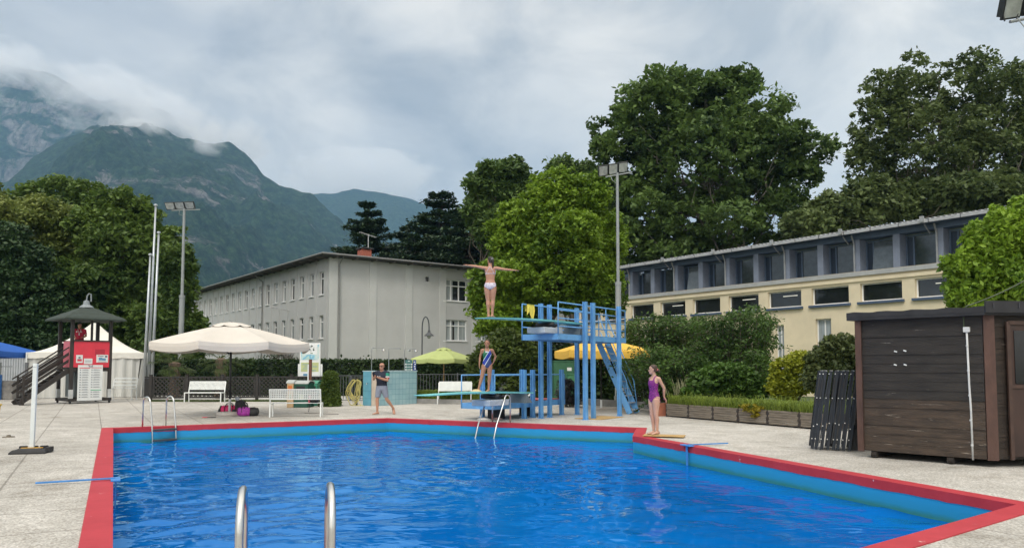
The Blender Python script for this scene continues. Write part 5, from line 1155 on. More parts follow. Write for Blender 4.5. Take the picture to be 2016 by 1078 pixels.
# lattice fence
lat = mat('lattice_wood', (.022, .019, .017), .65, .3, scale=6, bump=.2)
FA, FB = G(296, 789), G(640, 786.5); FA = Vector(FA); FB = Vector(FB); fd = (FB - FA); FL = fd.length; fd.normalize()
LF = thing('lattice_fence', 'long dark brown lattice fence behind the benches', 'fence', (FA.x, FA.y, 0), math.atan2(fd.y, fd.x)); npn = 5; pw = FL / npn
for k in range(npn):
    x0_, x1_ = pw * k + .08, pw * (k + 1) - .08; fr_ = MB(); fr_.box(((x0_ + x1_) / 2, 0, 1.10), (x1_ - x0_, .05, .07)); fr_.box(((x0_ + x1_) / 2, 0, .16), (x1_ - x0_, .05, .07))
    for x in (x0_ + .03, x1_ - .03): fr_.box((x, 0, .63), (.06, .05, .86))
    pn_ = fr_.build('panel_frame', lat, LF); b = MB(); z0_, z1_ = .2, 1.07; w_ = x1_ - x0_; hh = z1_ - z0_; stp = .19
    for sgn in (1, -1):
        n_ = int((w_ + hh) / stp) + 1
        for i in range(n_):
            t_ = -hh + i * stp if sgn > 0 else i * stp
            p0_, p1_ = (t_, 0), (t_ + sgn * hh, hh)
            a0_, a1_ = p0_, p1_
            def clipx(p, q, lim, hi):
                if (p[0] > lim) == hi and (q[0] > lim) == hi: return None
                return p, q
            xa, za, xb, zb = *a0_, *a1_
            if xa > xb: xa, za, xb, zb = xb, zb, xa, za
            if xb <= 0 or xa >= w_: continue
            if xa < 0: za += (zb - za) * (0 - xa) / (xb - xa); xa = 0
            if xb > w_: zb = za + (zb - za) * (w_ - xa) / (xb - xa); xb = w_
            if xb - xa < .01: continue
            y = .008 * sgn; b.bar((x0_ + xa, y, z0_ + za), (x0_ + xb, y, z0_ + zb), .012, .05, up=Vector((0, 1, 0)) if False else Vector((0, 0, 1)))
    b.build('lattice', lat, pn_)
for k in range(npn + 1): o = MB().box((pw * k, 0, .6), (.13, .13, 1.2)).build('post', lat, LF); MB().box((pw * k, 0, 1.215), (.17, .17, .03)).build('post_cap', lat, o)
MB().bar((0, 0, 1.1), (-.4, .5, 1.1), .05, .07).bar((0, 0, .6), (-.4, .5, .6), .05, .9).build('side_panel', lat, LF)
# grey railings
rail_m = mat('railing_grey', (.075, .08, .085), .5, .15)
def railing(label, a, c, h, gap=.13, posts=2.0, r_=.011):
    a = Vector(a); c = Vector(c); d_ = c - a; L_ = d_.length; T = thing('railing_fence', label, 'fence', (a.x, a.y, 0), math.atan2(d_.y, d_.x)); b = MB()
    b.box((L_ / 2, 0, h - .02), (L_, .035, .035)).box((L_ / 2, 0, .12), (L_, .03, .03)); n_ = int(L_ / gap)
    for k in range(n_): b.box((gap * (k + .5), 0, h / 2 + .05), (r_ * 2, r_ * 2, h - .2))
    b.build('bars', rail_m, T)
    for k in range(int(L_ / posts) + 1): MB().box((min(L_, k * posts), 0, (h + .06) / 2), (.06, .06, h + .06)).build('post', rail_m, T)
    return T
railing('grey metal railing between the clipped bush and the shower block', G(662, 792), G(722, 793), 1.22, gap=.14)
railing('grey metal railing behind the slatted bench, right of the showers', G(818, 787), G(960, 787), 1.25, gap=.15)
gate = railing('dark low gate behind the coiled yellow hose', G(690, 788), G(716, 789), 1.1, gap=.3)

# bins and recycling sign
binG = mat('bin_green', (.012, .075, .05), .45, .15); binB = mat('bin_beige', (.48, .33, .18), .5, .1); binT = mat('bin_lid', (.38, .40, .38), .5, .1); binL = mat('bin_light_green', (.05, .25, .16), .45, .12)
by = 30.6
def bin_(label, u0, u1, vt, vb, m, D, depth=.7, hood=True, slot=None, rz=R(-6)):
    w_ = (u1 - u0) * D / FPX; h = Z(vt, D); T = thing('recycling_bin', label, 'bin', (X((u0 + u1) / 2, D), D, 0), rz, 'recycling bins')
    MB().box((0, 0, h / 2 - .03), (w_, depth, h - .06)).build('body', m, T, bevel=.02)
    b = MB(); rings = []
    for k in range(7): a = PI * k / 6; rings.append([(w_ / 2 + .03, -depth / 2 * math.cos(a) * 1.04, h - .08 + .12 * math.sin(a)), (-w_ / 2 - .03, -depth / 2 * math.cos(a) * 1.04, h - .08 + .12 * math.sin(a)), (-w_ / 2 - .03, -depth / 2 * math.cos(a), h - .1 + .1 * math.sin(a)), (w_ / 2 + .03, -depth / 2 * math.cos(a), h - .1 + .1 * math.sin(a))])
    b.loft(rings).build('lid', binT if hood else m, T)
    MB().box((0, -depth / 2 - .004, h - .28), (w_ * .62, .012, .2)).build('opening', slot or blackr, T)
    MB().box((0, -depth / 2 - .004, h * .42), (w_ * .4, .008, .14)).build('sticker', mat('sticker', (.25, .33, .2), .5, .3), T)
    return T
bin_('beige recycling bin with an orange opening, left of the green ones', 571, 584, 749, 802, binB, 29.8, .5, slot=mat('orange_slot', (.55, .16, .04), .5))
bin_('dark green recycling bin behind the perforated bench', 586, 614, 750, 803, binG, 29.9, .7)
bin_('lighter green recycling bin at the right end of the row', 615, 631, 750, 796, binL, 31.2, .6, hood=False)
sg = thing('recycling_sign', 'white recycling sign with a green arrow triangle on a brown post', 'sign', (X(611, 31), 31.0, 0)); sw = .7
MB().box((0, .06, .95), (.11, .09, 1.9)).build('post', mat('brown_post', (.14, .05, .03), .6, .2), sg)
zc = Z(687, 31); bd = MB().box((.06, 0, zc), (.46, .02, .42)).build('board', whitep, sg); b = MB()
for k in range(3):
    a = R(90 + 120 * k); r_ = .105; c0_ = Vector((.06, -.014, zc + .03)); p0_ = c0_ + Vector((math.cos(a + R(58)) * r_, 0, math.sin(a + R(58)) * r_)); p1_ = c0_ + Vector((math.cos(a + R(8)) * r_ * .95, 0, math.sin(a + R(8)) * r_ * .95)); p2_ = c0_ + Vector((math.cos(a - R(30)) * r_, 0, math.sin(a - R(30)) * r_))
    b.bar(p0_, p1_, .004, .05, up=Vector((0, 1, 0))); d_ = (p2_ - p1_).normalized(); n__ = Vector((d_.z, 0, -d_.x)); b.add([p1_ + n__ * .05, p1_ - n__ * .05, p2_], [(0, 1, 2), (0, 2, 1)])
b.box((.06, -.012, zc - .165), (.1, .004, .03)); b.build('arrows', mat('sign_green', (.03, .12, .07), .5), bd)
MB().box((-.07, -.01, 1.32), (.05, .02, .72)).build('side_strip', whitep, sg)
ib = thing('information_board', 'white information board with a blue and yellow green map behind the recycling sign', 'sign', (X(611, 36.5), 36.5, 0)); D = 36.5
iw = (632 - 591) * D / FPX; zt, zb_ = Z(675, D), Z(742, D); MB().box((0, 0, (zt + zb_) / 2), (iw, .06, zt - zb_)).build('board', whitep, ib, bevel=.03)
MB().box((0, .05, (Z(716, D) + Z(742, D)) / 2), (iw * 1.17, .05, Z(716, D) - Z(742, D))).build('lower_board', whitep, ib)
def mapmat():
    m = bpy.data.materials.new('map_print'); m.use_nodes = True; t = m.node_tree; b = t.nodes['Principled BSDF']; tcn = t.nodes.new('ShaderNodeTexCoord'); n_ = t.nodes.new('ShaderNodeTexNoise'); n_.inputs['Scale'].default_value = 1.9; n_.inputs['Detail'].default_value = 2; t.links.new(tcn.outputs['Object'], n_.inputs['Vector'])
    r_ = ramp(t, n_.outputs[0], [(.40, (.50, .60, .58)), (.47, (.36, .55, .58)), (.53, (.14, .38, .55)), (.62, (.40, .56, .50))]); r_.color_ramp.interpolation = 'EASE'; t.links.new(r_.outputs[0], b.inputs['Base Color']); b.inputs['Roughness'].default_value = .4; return m
MB().box((0, -.035, Z(693, D)), (iw * .86, .008, (Z(680, D) - Z(712, D)) * .92)).build('map', mapmat(), ib)
MB().box((0, -.034, Z(722, D)), (iw * .84, .008, Z(713, D) - Z(731, D))).build('legend', mat('legend_green', (.42, .46, .22), .5, .1), ib)
b = MB()
for k, (x, z, w_) in enumerate([(-.1, 717, .5), (.05, 721, .6), (-.15, 725, .35), (.1, 728.5, .4)]): b.box((x, -.042, Z(z, D)), (w_ * iw, .003, .025))
b.box((-.2, -.04, Z(737, D)), (.22, .006, .1)); b.build('print', blui, ib)

# showers
tileb = None
def tiles(name, c1_, c2_, w_=.2):
    m = bpy.data.materials.new(name); m.use_nodes = True; t = m.node_tree; b = t.nodes['Principled BSDF']; tcn = t.nodes.new('ShaderNodeTexCoord'); mp = t.nodes.new('ShaderNodeMapping'); mp.inputs['Rotation'].default_value = (PI / 2, 0, 0); t.links.new(tcn.outputs['Object'], mp.inputs[0])
    br = t.nodes.new('ShaderNodeTexBrick'); br.offset = 0; br.inputs['Scale'].default_value = 1; br.inputs['Brick Width'].default_value = w_; br.inputs['Row Height'].default_value = w_; br.inputs['Mortar Size'].default_value = .006
    br.inputs['Color1'].default_value = c1_ + (1,); br.inputs['Color2'].default_value = c2_ + (1,); br.inputs['Mortar'].default_value = (.10, .25, .32, 1); t.links.new(mp.outputs[0], br.inputs['Vector'])
    n_ = t.nodes.new('ShaderNodeTexNoise'); n_.inputs['Scale'].default_value = 2; n_.inputs['Detail'].default_value = 6; t.links.new(tcn.outputs['Object'], n_.inputs['Vector']); r_ = ramp(t, n_.outputs[0], [(.3, (.8, .82, .85)), (.7, (1.05, 1.03, 1))])
    t.links.new(mixc(t, 1, br.outputs[0], r_.outputs[0], 'MULTIPLY'), b.inputs['Base Color']); b.inputs['Roughness'].default_value = .3; return m
SA = math.atan2(.835, .55); sh = thing('shower_block', 'light blue tiled shower block with three thin shower pipes', 'shower', (-5.49, 30.8, 0), SA); L_ = 2.45; dp_ = .8; hb = 1.40
MB().box((L_ / 2, dp_ / 2, hb / 2), (L_, dp_, hb)).build('tiled_wall', tiles('blue_tiles', (.28, .46, .51), (.33, .50, .54), .22), sh)
MB().box((L_ / 2, dp_ / 2, hb + .015), (L_ + .04, dp_ + .04, .03)).build('coping', mat('pale_tile', (.42, .55, .58), .4), sh)
MB().box((-.008, .16, hb / 2), (.012, .30, hb - .01)).build('beige_panel', mat('beige_tile', (.50, .42, .34), .6, .08), sh)
MB().box((-.008, .56, hb / 2), (.012, .44, hb - .01)).build('side_tiles', tiles('side_blue', (.12, .34, .46), (.14, .37, .48), .3), sh)
chrome = mat('chrome', (.6, .6, .6), .15, metal=1.)
for k, (x, y) in enumerate(((.12, .45), (1.1, .4), (2.1, .4))):
    MB().tube([(x, y, hb), (x, y, 2.33), (x, y, 2.36), (x + .06, y - .0, 2.38), (x + .42, y - .25, 2.38), (x + .44, y - .26, 2.33)], .018, 8).build('shower_pipe', mat('pipe_steel', (.32, .33, .33), .4, metal=.5), sh, smooth=True)
    if k != 1: MB().lathe([(.02, 2.34), (.07, 2.27), (.06, 2.24)], (x + .44, y - .26, 0), 10).build('shower_head', chrome, sh)
for x in (.55, 1.5): MB().tube([(x, -.004, 1.0), (x, -.06, 1.0)], .035, 10).build('valve', chrome, sh)
MB().tube([(-.02, .5, .92), (-.09, .5, .92), (-.12, .5, .86)], .015, 8).build('tap', chrome, sh)
MB().lathe([(.055, 0), (.055, .008)], (0, 0, 0), 14).build('stop_sign', rdi, sh).rotation_euler = (PI / 2, 0, 0)
sh.children[-1].location = (.42, -.002, 1.28)
hb1 = thing('rules_sign', 'green and blue rules sign standing above the shower block', 'sign', (X(811, 33.4), 33.4, 0)); D = 33.4
w1_ = (805.5 - 792) * D / FPX; o = MB().box((-.13, 0, (Z(708, D) + Z(732, D)) / 2), (w1_ , .02, Z(708, D) - Z(732, D))).build('green_board', mat('sign_teal', (.05, .14, .13), .5), hb1); b = MB()
for k in range(3):
    for s in (-1, 1): b.tube([(-.13 + s * w1_ * .42, -.012, Z(716.5 + k * 5.2, D)), (-.13 + s * w1_ * .42, -.016, Z(716.5 + k * 5.2, D))], .035, 10)
    b.box((-.13, -.013, Z(716.5 + k * 5.2, D)), (w1_ * .5, .004, .022))
b.box((-.13, -.013, Z(710.5, D)), (.08, .004, .03)); b.build('symbols', whitep, o)
o = MB().box((.13, -.03, (Z(708, D) + Z(732, D)) / 2), (.13, .02, Z(708, D) - Z(732, D))).build('blue_board', mat('sign_blue', (.015, .05, .22), .5), hb1); b = MB()
for k in range(5): b.box((.13 + .02 * (k % 2), -.044, Z(712 + k * 4.4, D)), (.06, .004, .05))
b.build('symbols', whitep, o); MB().tube([(0, .03, 0), (0, .03, Z(709, D))], .025, 8).build('post', galv, hb1)
# hose
hs_ = thing('garden_hose', 'coiled yellow hose hanging on a stand beside the shower block', 'hose', (X(703, 31.2), 31.2, 0)); hm = mat('hose_yellow', (.52, .46, .16), .5, .15)
random.seed(9)
for q in range(9):
    r_ = random.uniform(.16, .26); zc_ = 1.0 - random.uniform(0, .04); hh = random.uniform(.34, .58); dx = random.uniform(-.1, .1); pts = [(dx + (r_ + .05 * math.sin(3 * a)) * math.sin(a), -.05 - .02 * q * .5 + .03 * math.sin(a * 2), zc_ - hh + hh * math.cos(a)) for a in [2 * PI * k / 26 for k in range(27)]]
    MB().tube([(p[0] - (.12 + .22 * (1.1 - p[2])) * .3, p[1], p[2] + .07) for p in pts], .013, 6).build('loop', hm, hs_, smooth=True)
MB().tube([(0, -.1, .05), (-.12, -.15, .3), (.05, -.12, .35), (.22, -.2, .03), (.35, -.3, .015), (.1, -.35, .015), (-.15, -.3, .015)], .013, 6).build('loose_end', hm, hs_, smooth=True)
MB().box((0, .05, .58), (.07, .07, 1.15)).tube([(0, -.14, 1.06), (0, .05, 1.06)], .03, 8).build('stand', dkw, hs_)

# ================================================================== PLANTERS
plw = mat('weathered_planter', (.19, .16, .125), .85, .35, scale=5, stretch=(.5, 3, 6), bump=.5, bscale=20, detail=8); pdk = mat('planter_corner', (.055, .045, .04), .85, .3)
PA, PB = Vector(G(1310, 819)), Vector((7.75, 19.2)); pdv = (PB - PA).normalized(); PLn = (PB - PA).length; pnz = Vector((-pdv.y, pdv.x)); L_grass = leaf_mat('sedge', (.07, .12, .014), (.30, .38, .06), 1.0)
cuts = [1310, 1354, 1402, 1451, 1509, 1571, 1640]
def onl(u):
    w_ = (u - CU) / FPX; return (w_ * PA.y - PA.x) / (pdv.x - w_ * pdv.y)
pang = math.atan2(pdv.y, pdv.x); labs = ['beside the terracotta pot, leftmost of the row', 'second from the terracotta pot', 'third from the terracotta pot', 'with yellow flowering creeper spilling over it', 'fifth from the terracotta pot', 'partly hidden by the stacked loungers']
for k in range(6):
    s0, s1 = onl(cuts[k]) + .03, onl(cuts[k + 1]) - .03; wd_ = s1 - s0; o0 = PA + pdv * s0; h = .41
    T = thing('wooden_planter', 'weathered wooden planter box ' + labs[k], 'planter', (o0.x, o0.y, 0), pang, 'wooden planter boxes along the deck'); dd_ = .7
    for f, nm in (((wd_ / 2, .0), 'front'), ((wd_ / 2, dd_), 'back')):
        b = MB()
        for q in range(6): b.box((f[0], f[1] + random.uniform(-.006, .006), .05 + .064 * q + .02), (wd_ - (.0 if q % 2 else .03), .035, .056))
        b.build('board_wall', plw, T)
    for x in (.0, wd_):
        b = MB()
        for q in range(6): b.box((x + .0, dd_ / 2, .05 + .064 * q + .02), (.035, dd_ + (.06 if q % 2 == 0 else -.04), .052))
        b.box((x, .0, .2), (.05, .03, .38)); b.build('end_wall', pdk, T)
    MB().box((wd_ / 2, dd_ / 2, .36), (wd_ - .06, dd_ - .06, .03)).build('soil', mat('soil', (.04, .03, .02), .95), T)
    V = []; F = []
    nb = int(820 * wd_)
    for q in range(nb):
        x, y = random.uniform(-.02, wd_ + .02), random.uniform(-.02, dd_); a = random.uniform(0, 2 * PI); ln = random.uniform(.2, .44) * (1.35 if random.random() < .08 else 1); c0_ = Vector((x, y, .37)); d_ = Vector((math.cos(a), math.sin(a), 0)); sd = Vector((-d_.y, d_.x, 0)) * .006
        m_ = c0_ + d_ * ln * .28 + Vector((0, 0, ln * .75)); e = c0_ + d_ * ln * .72 + Vector((0, 0, ln * .72 - .05)); i = len(V); V += [c0_ - sd, c0_ + sd, m_ + sd, m_ - sd, e]; F += [(i, i + 1, i + 2, i + 3), (i + 3, i + 2, i + 4, i + 4)]
    b = MB(); b.v = [tuple(v_) for v_ in V]; b.f = [f if f[2] != f[3] else f[:3] for f in F]; b.m = [0] * len(F); g_ = b.build('sedge_clump', L_grass, None); g_.location = (o0.x, o0.y, 0); g_.rotation_euler = (0, 0, pang)
    tag(g_, 'tufted green grass growing in the planter ' + labs[k], 'plant', 'grasses in the planter boxes')
s_ = onl(1478); c0_ = PA + pdv * s_; C, Pp = crown_pts([(0, -.02, .44, .5, .12, .1), (.15, -.05, .34, .25, .08, .14)], 60, 14, .06); V, F = leaves(Pp, .045, .3)
o = mesh_np('creeper', V, F, leaf_mat('creeper_leaf', (.16, .16, .01), (.45, .36, .03), 3)); o.location = (c0_.x, c0_.y, 0); o.rotation_euler = (0, 0, pang); tag(o, 'yellow green creeper spilling over the front of a planter', 'plant')
# tall pale grass
V = []; F = []
for q in range(120):
    x, y = random.gauss(0, .22), random.gauss(0, .15); ln = random.uniform(.5, 1.0); c0_ = Vector((x, y, 0.3)); lean = Vector((random.uniform(-.3, .3), random.uniform(-.2, .2), 1)) * ln; sd = Vector((.006, 0, 0)); i = len(V); V += [c0_ - sd, c0_ + sd, c0_ + lean * .8 + sd * 1.4, c0_ + lean * .8 - sd * 1.4, c0_ + lean]; F += [(i, i + 1, i + 2, i + 3), (i + 3, i + 2, i + 4)]
b = MB(); b.v = [tuple(v_) for v_ in V]; b.f = F; b.m = [0] * len(F); o = b.build('feather_grass', leaf_mat('pale_grass', (.22, .22, .10), (.42, .42, .26), 2)); g_ = PA + pdv * .1 + pnz * .9; o.location = (g_.x, g_.y, 0); tag(o, 'tall pale feather grass behind the first planter and the terracotta pot', 'plant')
terr = mat('terracotta', (.34, .12, .07), .8, .15); g_ = G(1303, 819)
o = thing('terracotta_pot', 'square terracotta pot behind the legs of the girl in purple', 'plant pot', (g_[0], g_[1] + .3, 0), pang); MB().box((0, 0, .21), (.42, .42, .42)).build('pot', terr, o, bevel=.01); MB().box((0, 0, .425), (.34, .34, .02)).build('soil', mat('soil', (.04, .03, .02)), o)
# low kerb wall behind the yellow parasol
k1, k2 = Vector(G(1135, 795)), Vector(G(1300, 806)); d_ = k2 - k1
o = MB().box((0, 0, .13), (d_.length, .18, .26)).build('low_wall', mat('kerb_concrete', (.24, .235, .22), .85, .2)); o.location = ((k1.x + k2.x) / 2, (k1.y + k2.y) / 2, 0); o.rotation_euler = (0, 0, math.atan2(d_.y, d_.x)); tag(o, 'low grey concrete kerb wall under the bushes behind the platform stairs', 'wall')
k1, k2 = Vector(G(820, 794)), Vector(G(965, 797)); d_ = k2 - k1
o = MB().box((0, 0, .1), (d_.length, .16, .2)).build('low_wall', mat('kerb_concrete', (.24, .235, .22))); o.location = ((k1.x + k2.x) / 2, (k1.y + k2.y) / 2 + .3, 0); o.rotation_euler = (0, 0, math.atan2(d_.y, d_.x)); tag(o, 'low edging of the long grass bed behind the slatted bench', 'wall')
V = []; F = []
for q in range(5200):
    s = random.random(); p = k1.lerp(k2, s); x, y = p.x + random.gauss(0, .1), p.y + .55 + random.uniform(0, 1.1); a = random.uniform(0, 2 * PI); ln = random.uniform(.25, .7); c0_ = Vector((x, y, 0)); d3 = Vector((math.cos(a), math.sin(a), 0)); sd = Vector((-d3.y, d3.x, 0)) * .01
    m_ = c0_ + d3 * ln * .25 + Vector((0, 0, ln * .8)); e = c0_ + d3 * ln * .6 + Vector((0, 0, ln * .85)); i = len(V); V += [c0_ - sd, c0_ + sd, m_ + sd, m_ - sd, e]; F += [(i, i + 1, i + 2, i + 3), (i + 3, i + 2, i + 4)]
b = MB(); b.v = [tuple(v_) for v_ in V]; b.f = F; b.m = [0] * len(F); o = b.build('long_grass', L_grass); o['kind'] = 'stuff'; o['label'] = 'bed of long yellow green grass behind the slatted bench'; o['category'] = 'grass'
# strip of lawn in front of the lattice fence: short blades
V = []; F = []
for q in range(9000):
    u = random.uniform(298, 655); s = (u - 298) / 357; y = 34.5 + random.uniform(0, 1.2); x = X(u, y); ln = random.uniform(.03, .08); i = len(V); a = random.uniform(0, PI); V += [(x, y, -.01), (x + .03 * math.cos(a), y + .03 * math.sin(a), -.01), (x + random.uniform(-.03, .03), y, ln)]; F.append((i, i + 1, i + 2))
b = MB(); b.v = V; b.f = F; b.m = [0] * len(F); o = b.build('grass', leaf_mat('lawn_blade', (.04, .07, .012), (.11, .15, .03), .6)); o['kind'] = 'stuff'; o['label'] = 'narrow strip of mown grass at the foot of the lattice fence'; o['category'] = 'grass'
# green cabinets
def cabinet(label, u0, u1, vt, D, m, dep=.6):
    w_ = (u1 - u0) * D / FPX; h = Z(vt, D); T = thing('utility_cabinet', label, 'cabinet', (X((u0 + u1) / 2, D), D, 0), R(8), 'green utility cabinets')
    MB().box((0, dep / 2, h / 2), (w_, dep, h)).build('body', m, T, bevel=.01); MB().box((0, dep / 2, h + .02), (w_ + .05, dep + .05, .04)).build('lid', m, T)
    MB().box((0, -.008, h / 2), (w_ * .92, .015, h * .92)).build('door', m, T); MB().box((w_ * .25, -.018, h - .33), (w_ * .22, .006, .14)).build('label_plate', whitep, T); return T
cg = mat('cabinet_green', (.035, .12, .06), .5, .12); cabinet('tall green metal cabinet behind the columns of the tall platform', 1090, 1131, 711, 32.5, cg); cabinet('small lighter green cabinet beside the tall green one', 1119, 1138, 737, 31.6, mat('cabinet_green_light', (.06, .20, .10), .5), .4)

# ================================================================== SHED AND LOUNGER STACK
random.seed(77)
shw = mat('shed_board', (.030, .022, .017), .7, .45, scale=2.2, stretch=(1, 1, 5), bump=.5, bscale=16, detail=10)
def worn(name, col, wear, thr):
    m = mat(name, col, .7, .5, scale=2.2, stretch=(1, 1, 5), bump=.5, bscale=16, detail=10); t = m.node_tree; b = t.nodes['Principled BSDF']
    if t.nodes.get('wear'): return m
    src = b.inputs['Base Color'].links[0].from_socket; tcn = t.nodes.new('ShaderNodeTexCoord'); mp = t.nodes.new('ShaderNodeMapping'); mp.inputs['Scale'].default_value = (1.2, 1.2, 14); t.links.new(tcn.outputs['Object'], mp.inputs[0])
    n_ = t.nodes.new('ShaderNodeTexNoise'); n_.name = 'wear'; n_.inputs['Scale'].default_value = 1.6; n_.inputs['Detail'].default_value = 9; n_.inputs['Roughness'].default_value = .72; t.links.new(mp.outputs[0], n_.inputs['Vector'])
    k_ = ramp(t, n_.outputs[0], [(thr, (0, 0, 0)), (thr + .05, (1, 1, 1))]); t.links.new(mixc(t, k_.outputs[0], src, wear), b.inputs['Base Color']); return m
shA = worn('shed_board_dark', (.018, .0145, .012), (.20, .18, .16), .635); shB = worn('shed_board_brown', (.044, .029, .019), (.24, .20, .16), .605)
shC = worn('shed_board_front', (.026, .018, .013), (.15, .12, .10), .64)
rust = mat('rusty_post', (.078, .040, .030), .75, .3, scale=4, bump=.3, stretch=(1, 1, .4)); felt = mat('roofing_felt', (.018, .018, .021), .7, .3, scale=3, bump=.4, bscale=8)
q0, q1 = Vector((6.22, 13.5)), Vector((7.58, 12.12)); q2 = Vector((9.9, 12.35)); q3 = Vector((8.6, 15.4))
SD = thing('wooden_shed', 'weathered dark wooden shed on skids with a flat felt roof', 'shed', (q0.x, q0.y, 0)); z0_, z1_ = .13, 2.42
def boards(a, c, m_fn, name, n_=15, skip=None):
    a = a - q0; c = c - q0; d_ = c - a; L_ = d_.length; ang_ = math.atan2(d_.y, d_.x); hh = (z1_ - z0_) / n_; nn = Vector((d_.y, -d_.x)).normalized(); b = MB(); mats_ = [shA, shB, shC]
    for k in range(n_):
        z = z0_ + hh * (k + .5); cc = (a + c) / 2 + nn * random.uniform(-.003, .004); M_ = Matrix.Rotation(ang_, 3, 'Z') @ Matrix.Rotation(R(-3.2), 3, 'X'); b.box((cc.x, cc.y, z), (L_, .03, hh - .006 + .02), rot=M_, m=m_fn(k))
    b.quad((a.x + nn.x * -.03, a.y - nn.y * .03, z0_), (c.x - nn.x * .03, c.y - nn.y * .03, z0_), (c.x - nn.x * .03, c.y - nn.y * .03, z1_), (a.x - nn.x * .03, a.y - nn.y * .03, z1_))
    return b.build(name, mats_, SD)
boards(q0, q1, lambda k: 1 if k < 6 else 0, 'side_wall'); boards(q1, q2, lambda k: 2, 'front_wall', 13); boards(q3, q0, lambda k: 0, 'back_wall'); boards(q2, q3, lambda k: 0, 'far_wall')
for p, w_, h in ((q0, .10, 2.4), (q1, .155, 2.42)):
    d_ = p - q0; MB().box((d_.x + (-.03 if w_ < .12 else .07), d_.y - .04, z0_ + h / 2 - .07), (w_, .05, h - .1), R(-18 if w_ > .12 else -40)).build('corner_post', rust, SD)
ovh = .14; rp = [Vector(p) - q0 for p in offset([q0, q1, q2, q3], ovh)]
b = MB(); b.prism([(p.x, p.y) for p in rp], z1_ - .0, z1_ + .13); rfS = b.build('roof', felt, SD)
b = MB(); a_, c_2 = rp[0], rp[1]; n_ = 16; pr = [(a_.lerp(c_2, k / n_)) for k in range(n_ + 1)]
for k in range(n_):
    w0_, w1_ = .012 * math.sin(k * 1.7), .012 * math.sin((k + 1) * 1.7); A2, B2 = pr[k], pr[k + 1]; iv = Vector((.55, .5))
    b.quad((A2.x, A2.y, z1_ + .135 + w0_), (B2.x, B2.y, z1_ + .135 + w1_), (B2.x + iv.x, B2.y + iv.y, z1_ + .17), (A2.x + iv.x, A2.y + iv.y, z1_ + .17)); b.quad((A2.x - .004, A2.y - .004, z1_ + .05 + w1_), (B2.x - .004, B2.y - .004, z1_ + .05 + w0_), (B2.x, B2.y, z1_ + .135 + w1_), (A2.x, A2.y, z1_ + .135 + w0_))
b.build('roof_felt_edge', felt, rfS)
a_, c_2 = rp[1], rp[2]; MB().bar((a_.x, a_.y - .02, z1_ + .13), (c_2.x, c_2.y - .02, z1_ + .13), .03, .19).build('fascia', felt, rfS)
for s in (.05, .22): p = a_.lerp(c_2, s); MB().box((p.x, p.y - .045, z1_ + .15), (.012, .012, .08)).build('fascia_clip', mat('clip', (.05, .05, .06)), rfS)
# door on the front
d0 = q1 - q0 + Vector((.36, .0)); dq = (q2 - q1).normalized(); dn = Vector((dq.y, -dq.x))
o = MB().box((d0.x + dq.x * .5 + dn.x * .03, d0.y + dq.y * .5 + dn.y * .03, 1.22), (1.0, .05, 2.1), math.atan2(dq.y, dq.x)).build('door', mat('door_brown', (.035, .017, .012), .6, .3, stretch=(1, 1, .3)), SD)
for sx, sz, ww, hh in ((.0, 1.22, .06, 2.2), (1.0, 1.22, .06, 2.2), (.5, 2.3, 1.0, .06), (.5, 1.28, .94, .05)): MB().box((d0.x + dq.x * sx + dn.x * .062, d0.y + dq.y * sx + dn.y * .062, sz), (ww, .03, hh), math.atan2(dq.y, dq.x)).build('door_trim', mat('trim_brown', (.05, .026, .018), .6, .3), o)
MB().box((d0.x + dq.x * .5 + dn.x * .058, d0.y + dq.y * .5 + dn.y * .058, 1.75), (.8, .02, .85), math.atan2(dq.y, dq.x)).build('door_window', mat('dark_door_glass', (.008, .008, .009), .15, .2), o)
for x, y in ((.28, .0), (1.12, -.86)):
    b = MB(); a_ = Vector((x - .12, y - .12, .06)); b.bar(a_, a_ + Vector((1.6, 1.55, 0)), .1, .11).tube([a_ + Vector((-.03, .01, .0)), a_ + Vector((.03, -.06, 0))], .055, 10); b.build('skid_beam', mat('skid_wood', (.02, .015, .012), .9, .3), SD)
wpc = mat('white_conduit', (.55, .56, .56), .5, .1); dv = (q1 - q0).normalized(); pn = Vector((dv.y, -dv.x)); cp = dv * 1.72 + pn * .035
MB().tube([(cp.x, cp.y, 2.16), (cp.x + .01, cp.y, 1.3), (cp.x + .025, cp.y, .9), (cp.x + .03, cp.y, .1)], .016, 8).build('conduit', wpc, SD, smooth=True)
for k in range(5): MB().tube([(cp.x + .006 * k, cp.y, 1.95 - .4 * k), (cp.x + .006 * k, cp.y, 1.92 - .4 * k)], .021, 8).build('conduit_clip', wpc, SD)
MB().box((cp.x, cp.y, 2.2), (.095, .06, .085), math.atan2(dv.y, dv.x)).build('junction_box', wpc, SD, bevel=.006)
MB().tube([(cp.x + .04, cp.y, .95), (cp.x + .07, cp.y - .01, .7), (cp.x + .05, cp.y - .01, .15)], .008, 6).build('black_cable', blackr, SD)
for s, z in ((.87, 1.86), (.86, 1.63), (1.02, 1.63), (1.02, 1.87)):
    p = dv * (s - .25) + pn * .028; MB().box((p.x, p.y, z), (.05, .004, .022), math.atan2(dv.y, dv.x) , rot=Matrix.Rotation(math.atan2(dv.y, dv.x), 3, 'Z') @ Matrix.Rotation(R(20 * s), 3, 'Y')).build('paper_scrap', whitep, SD)
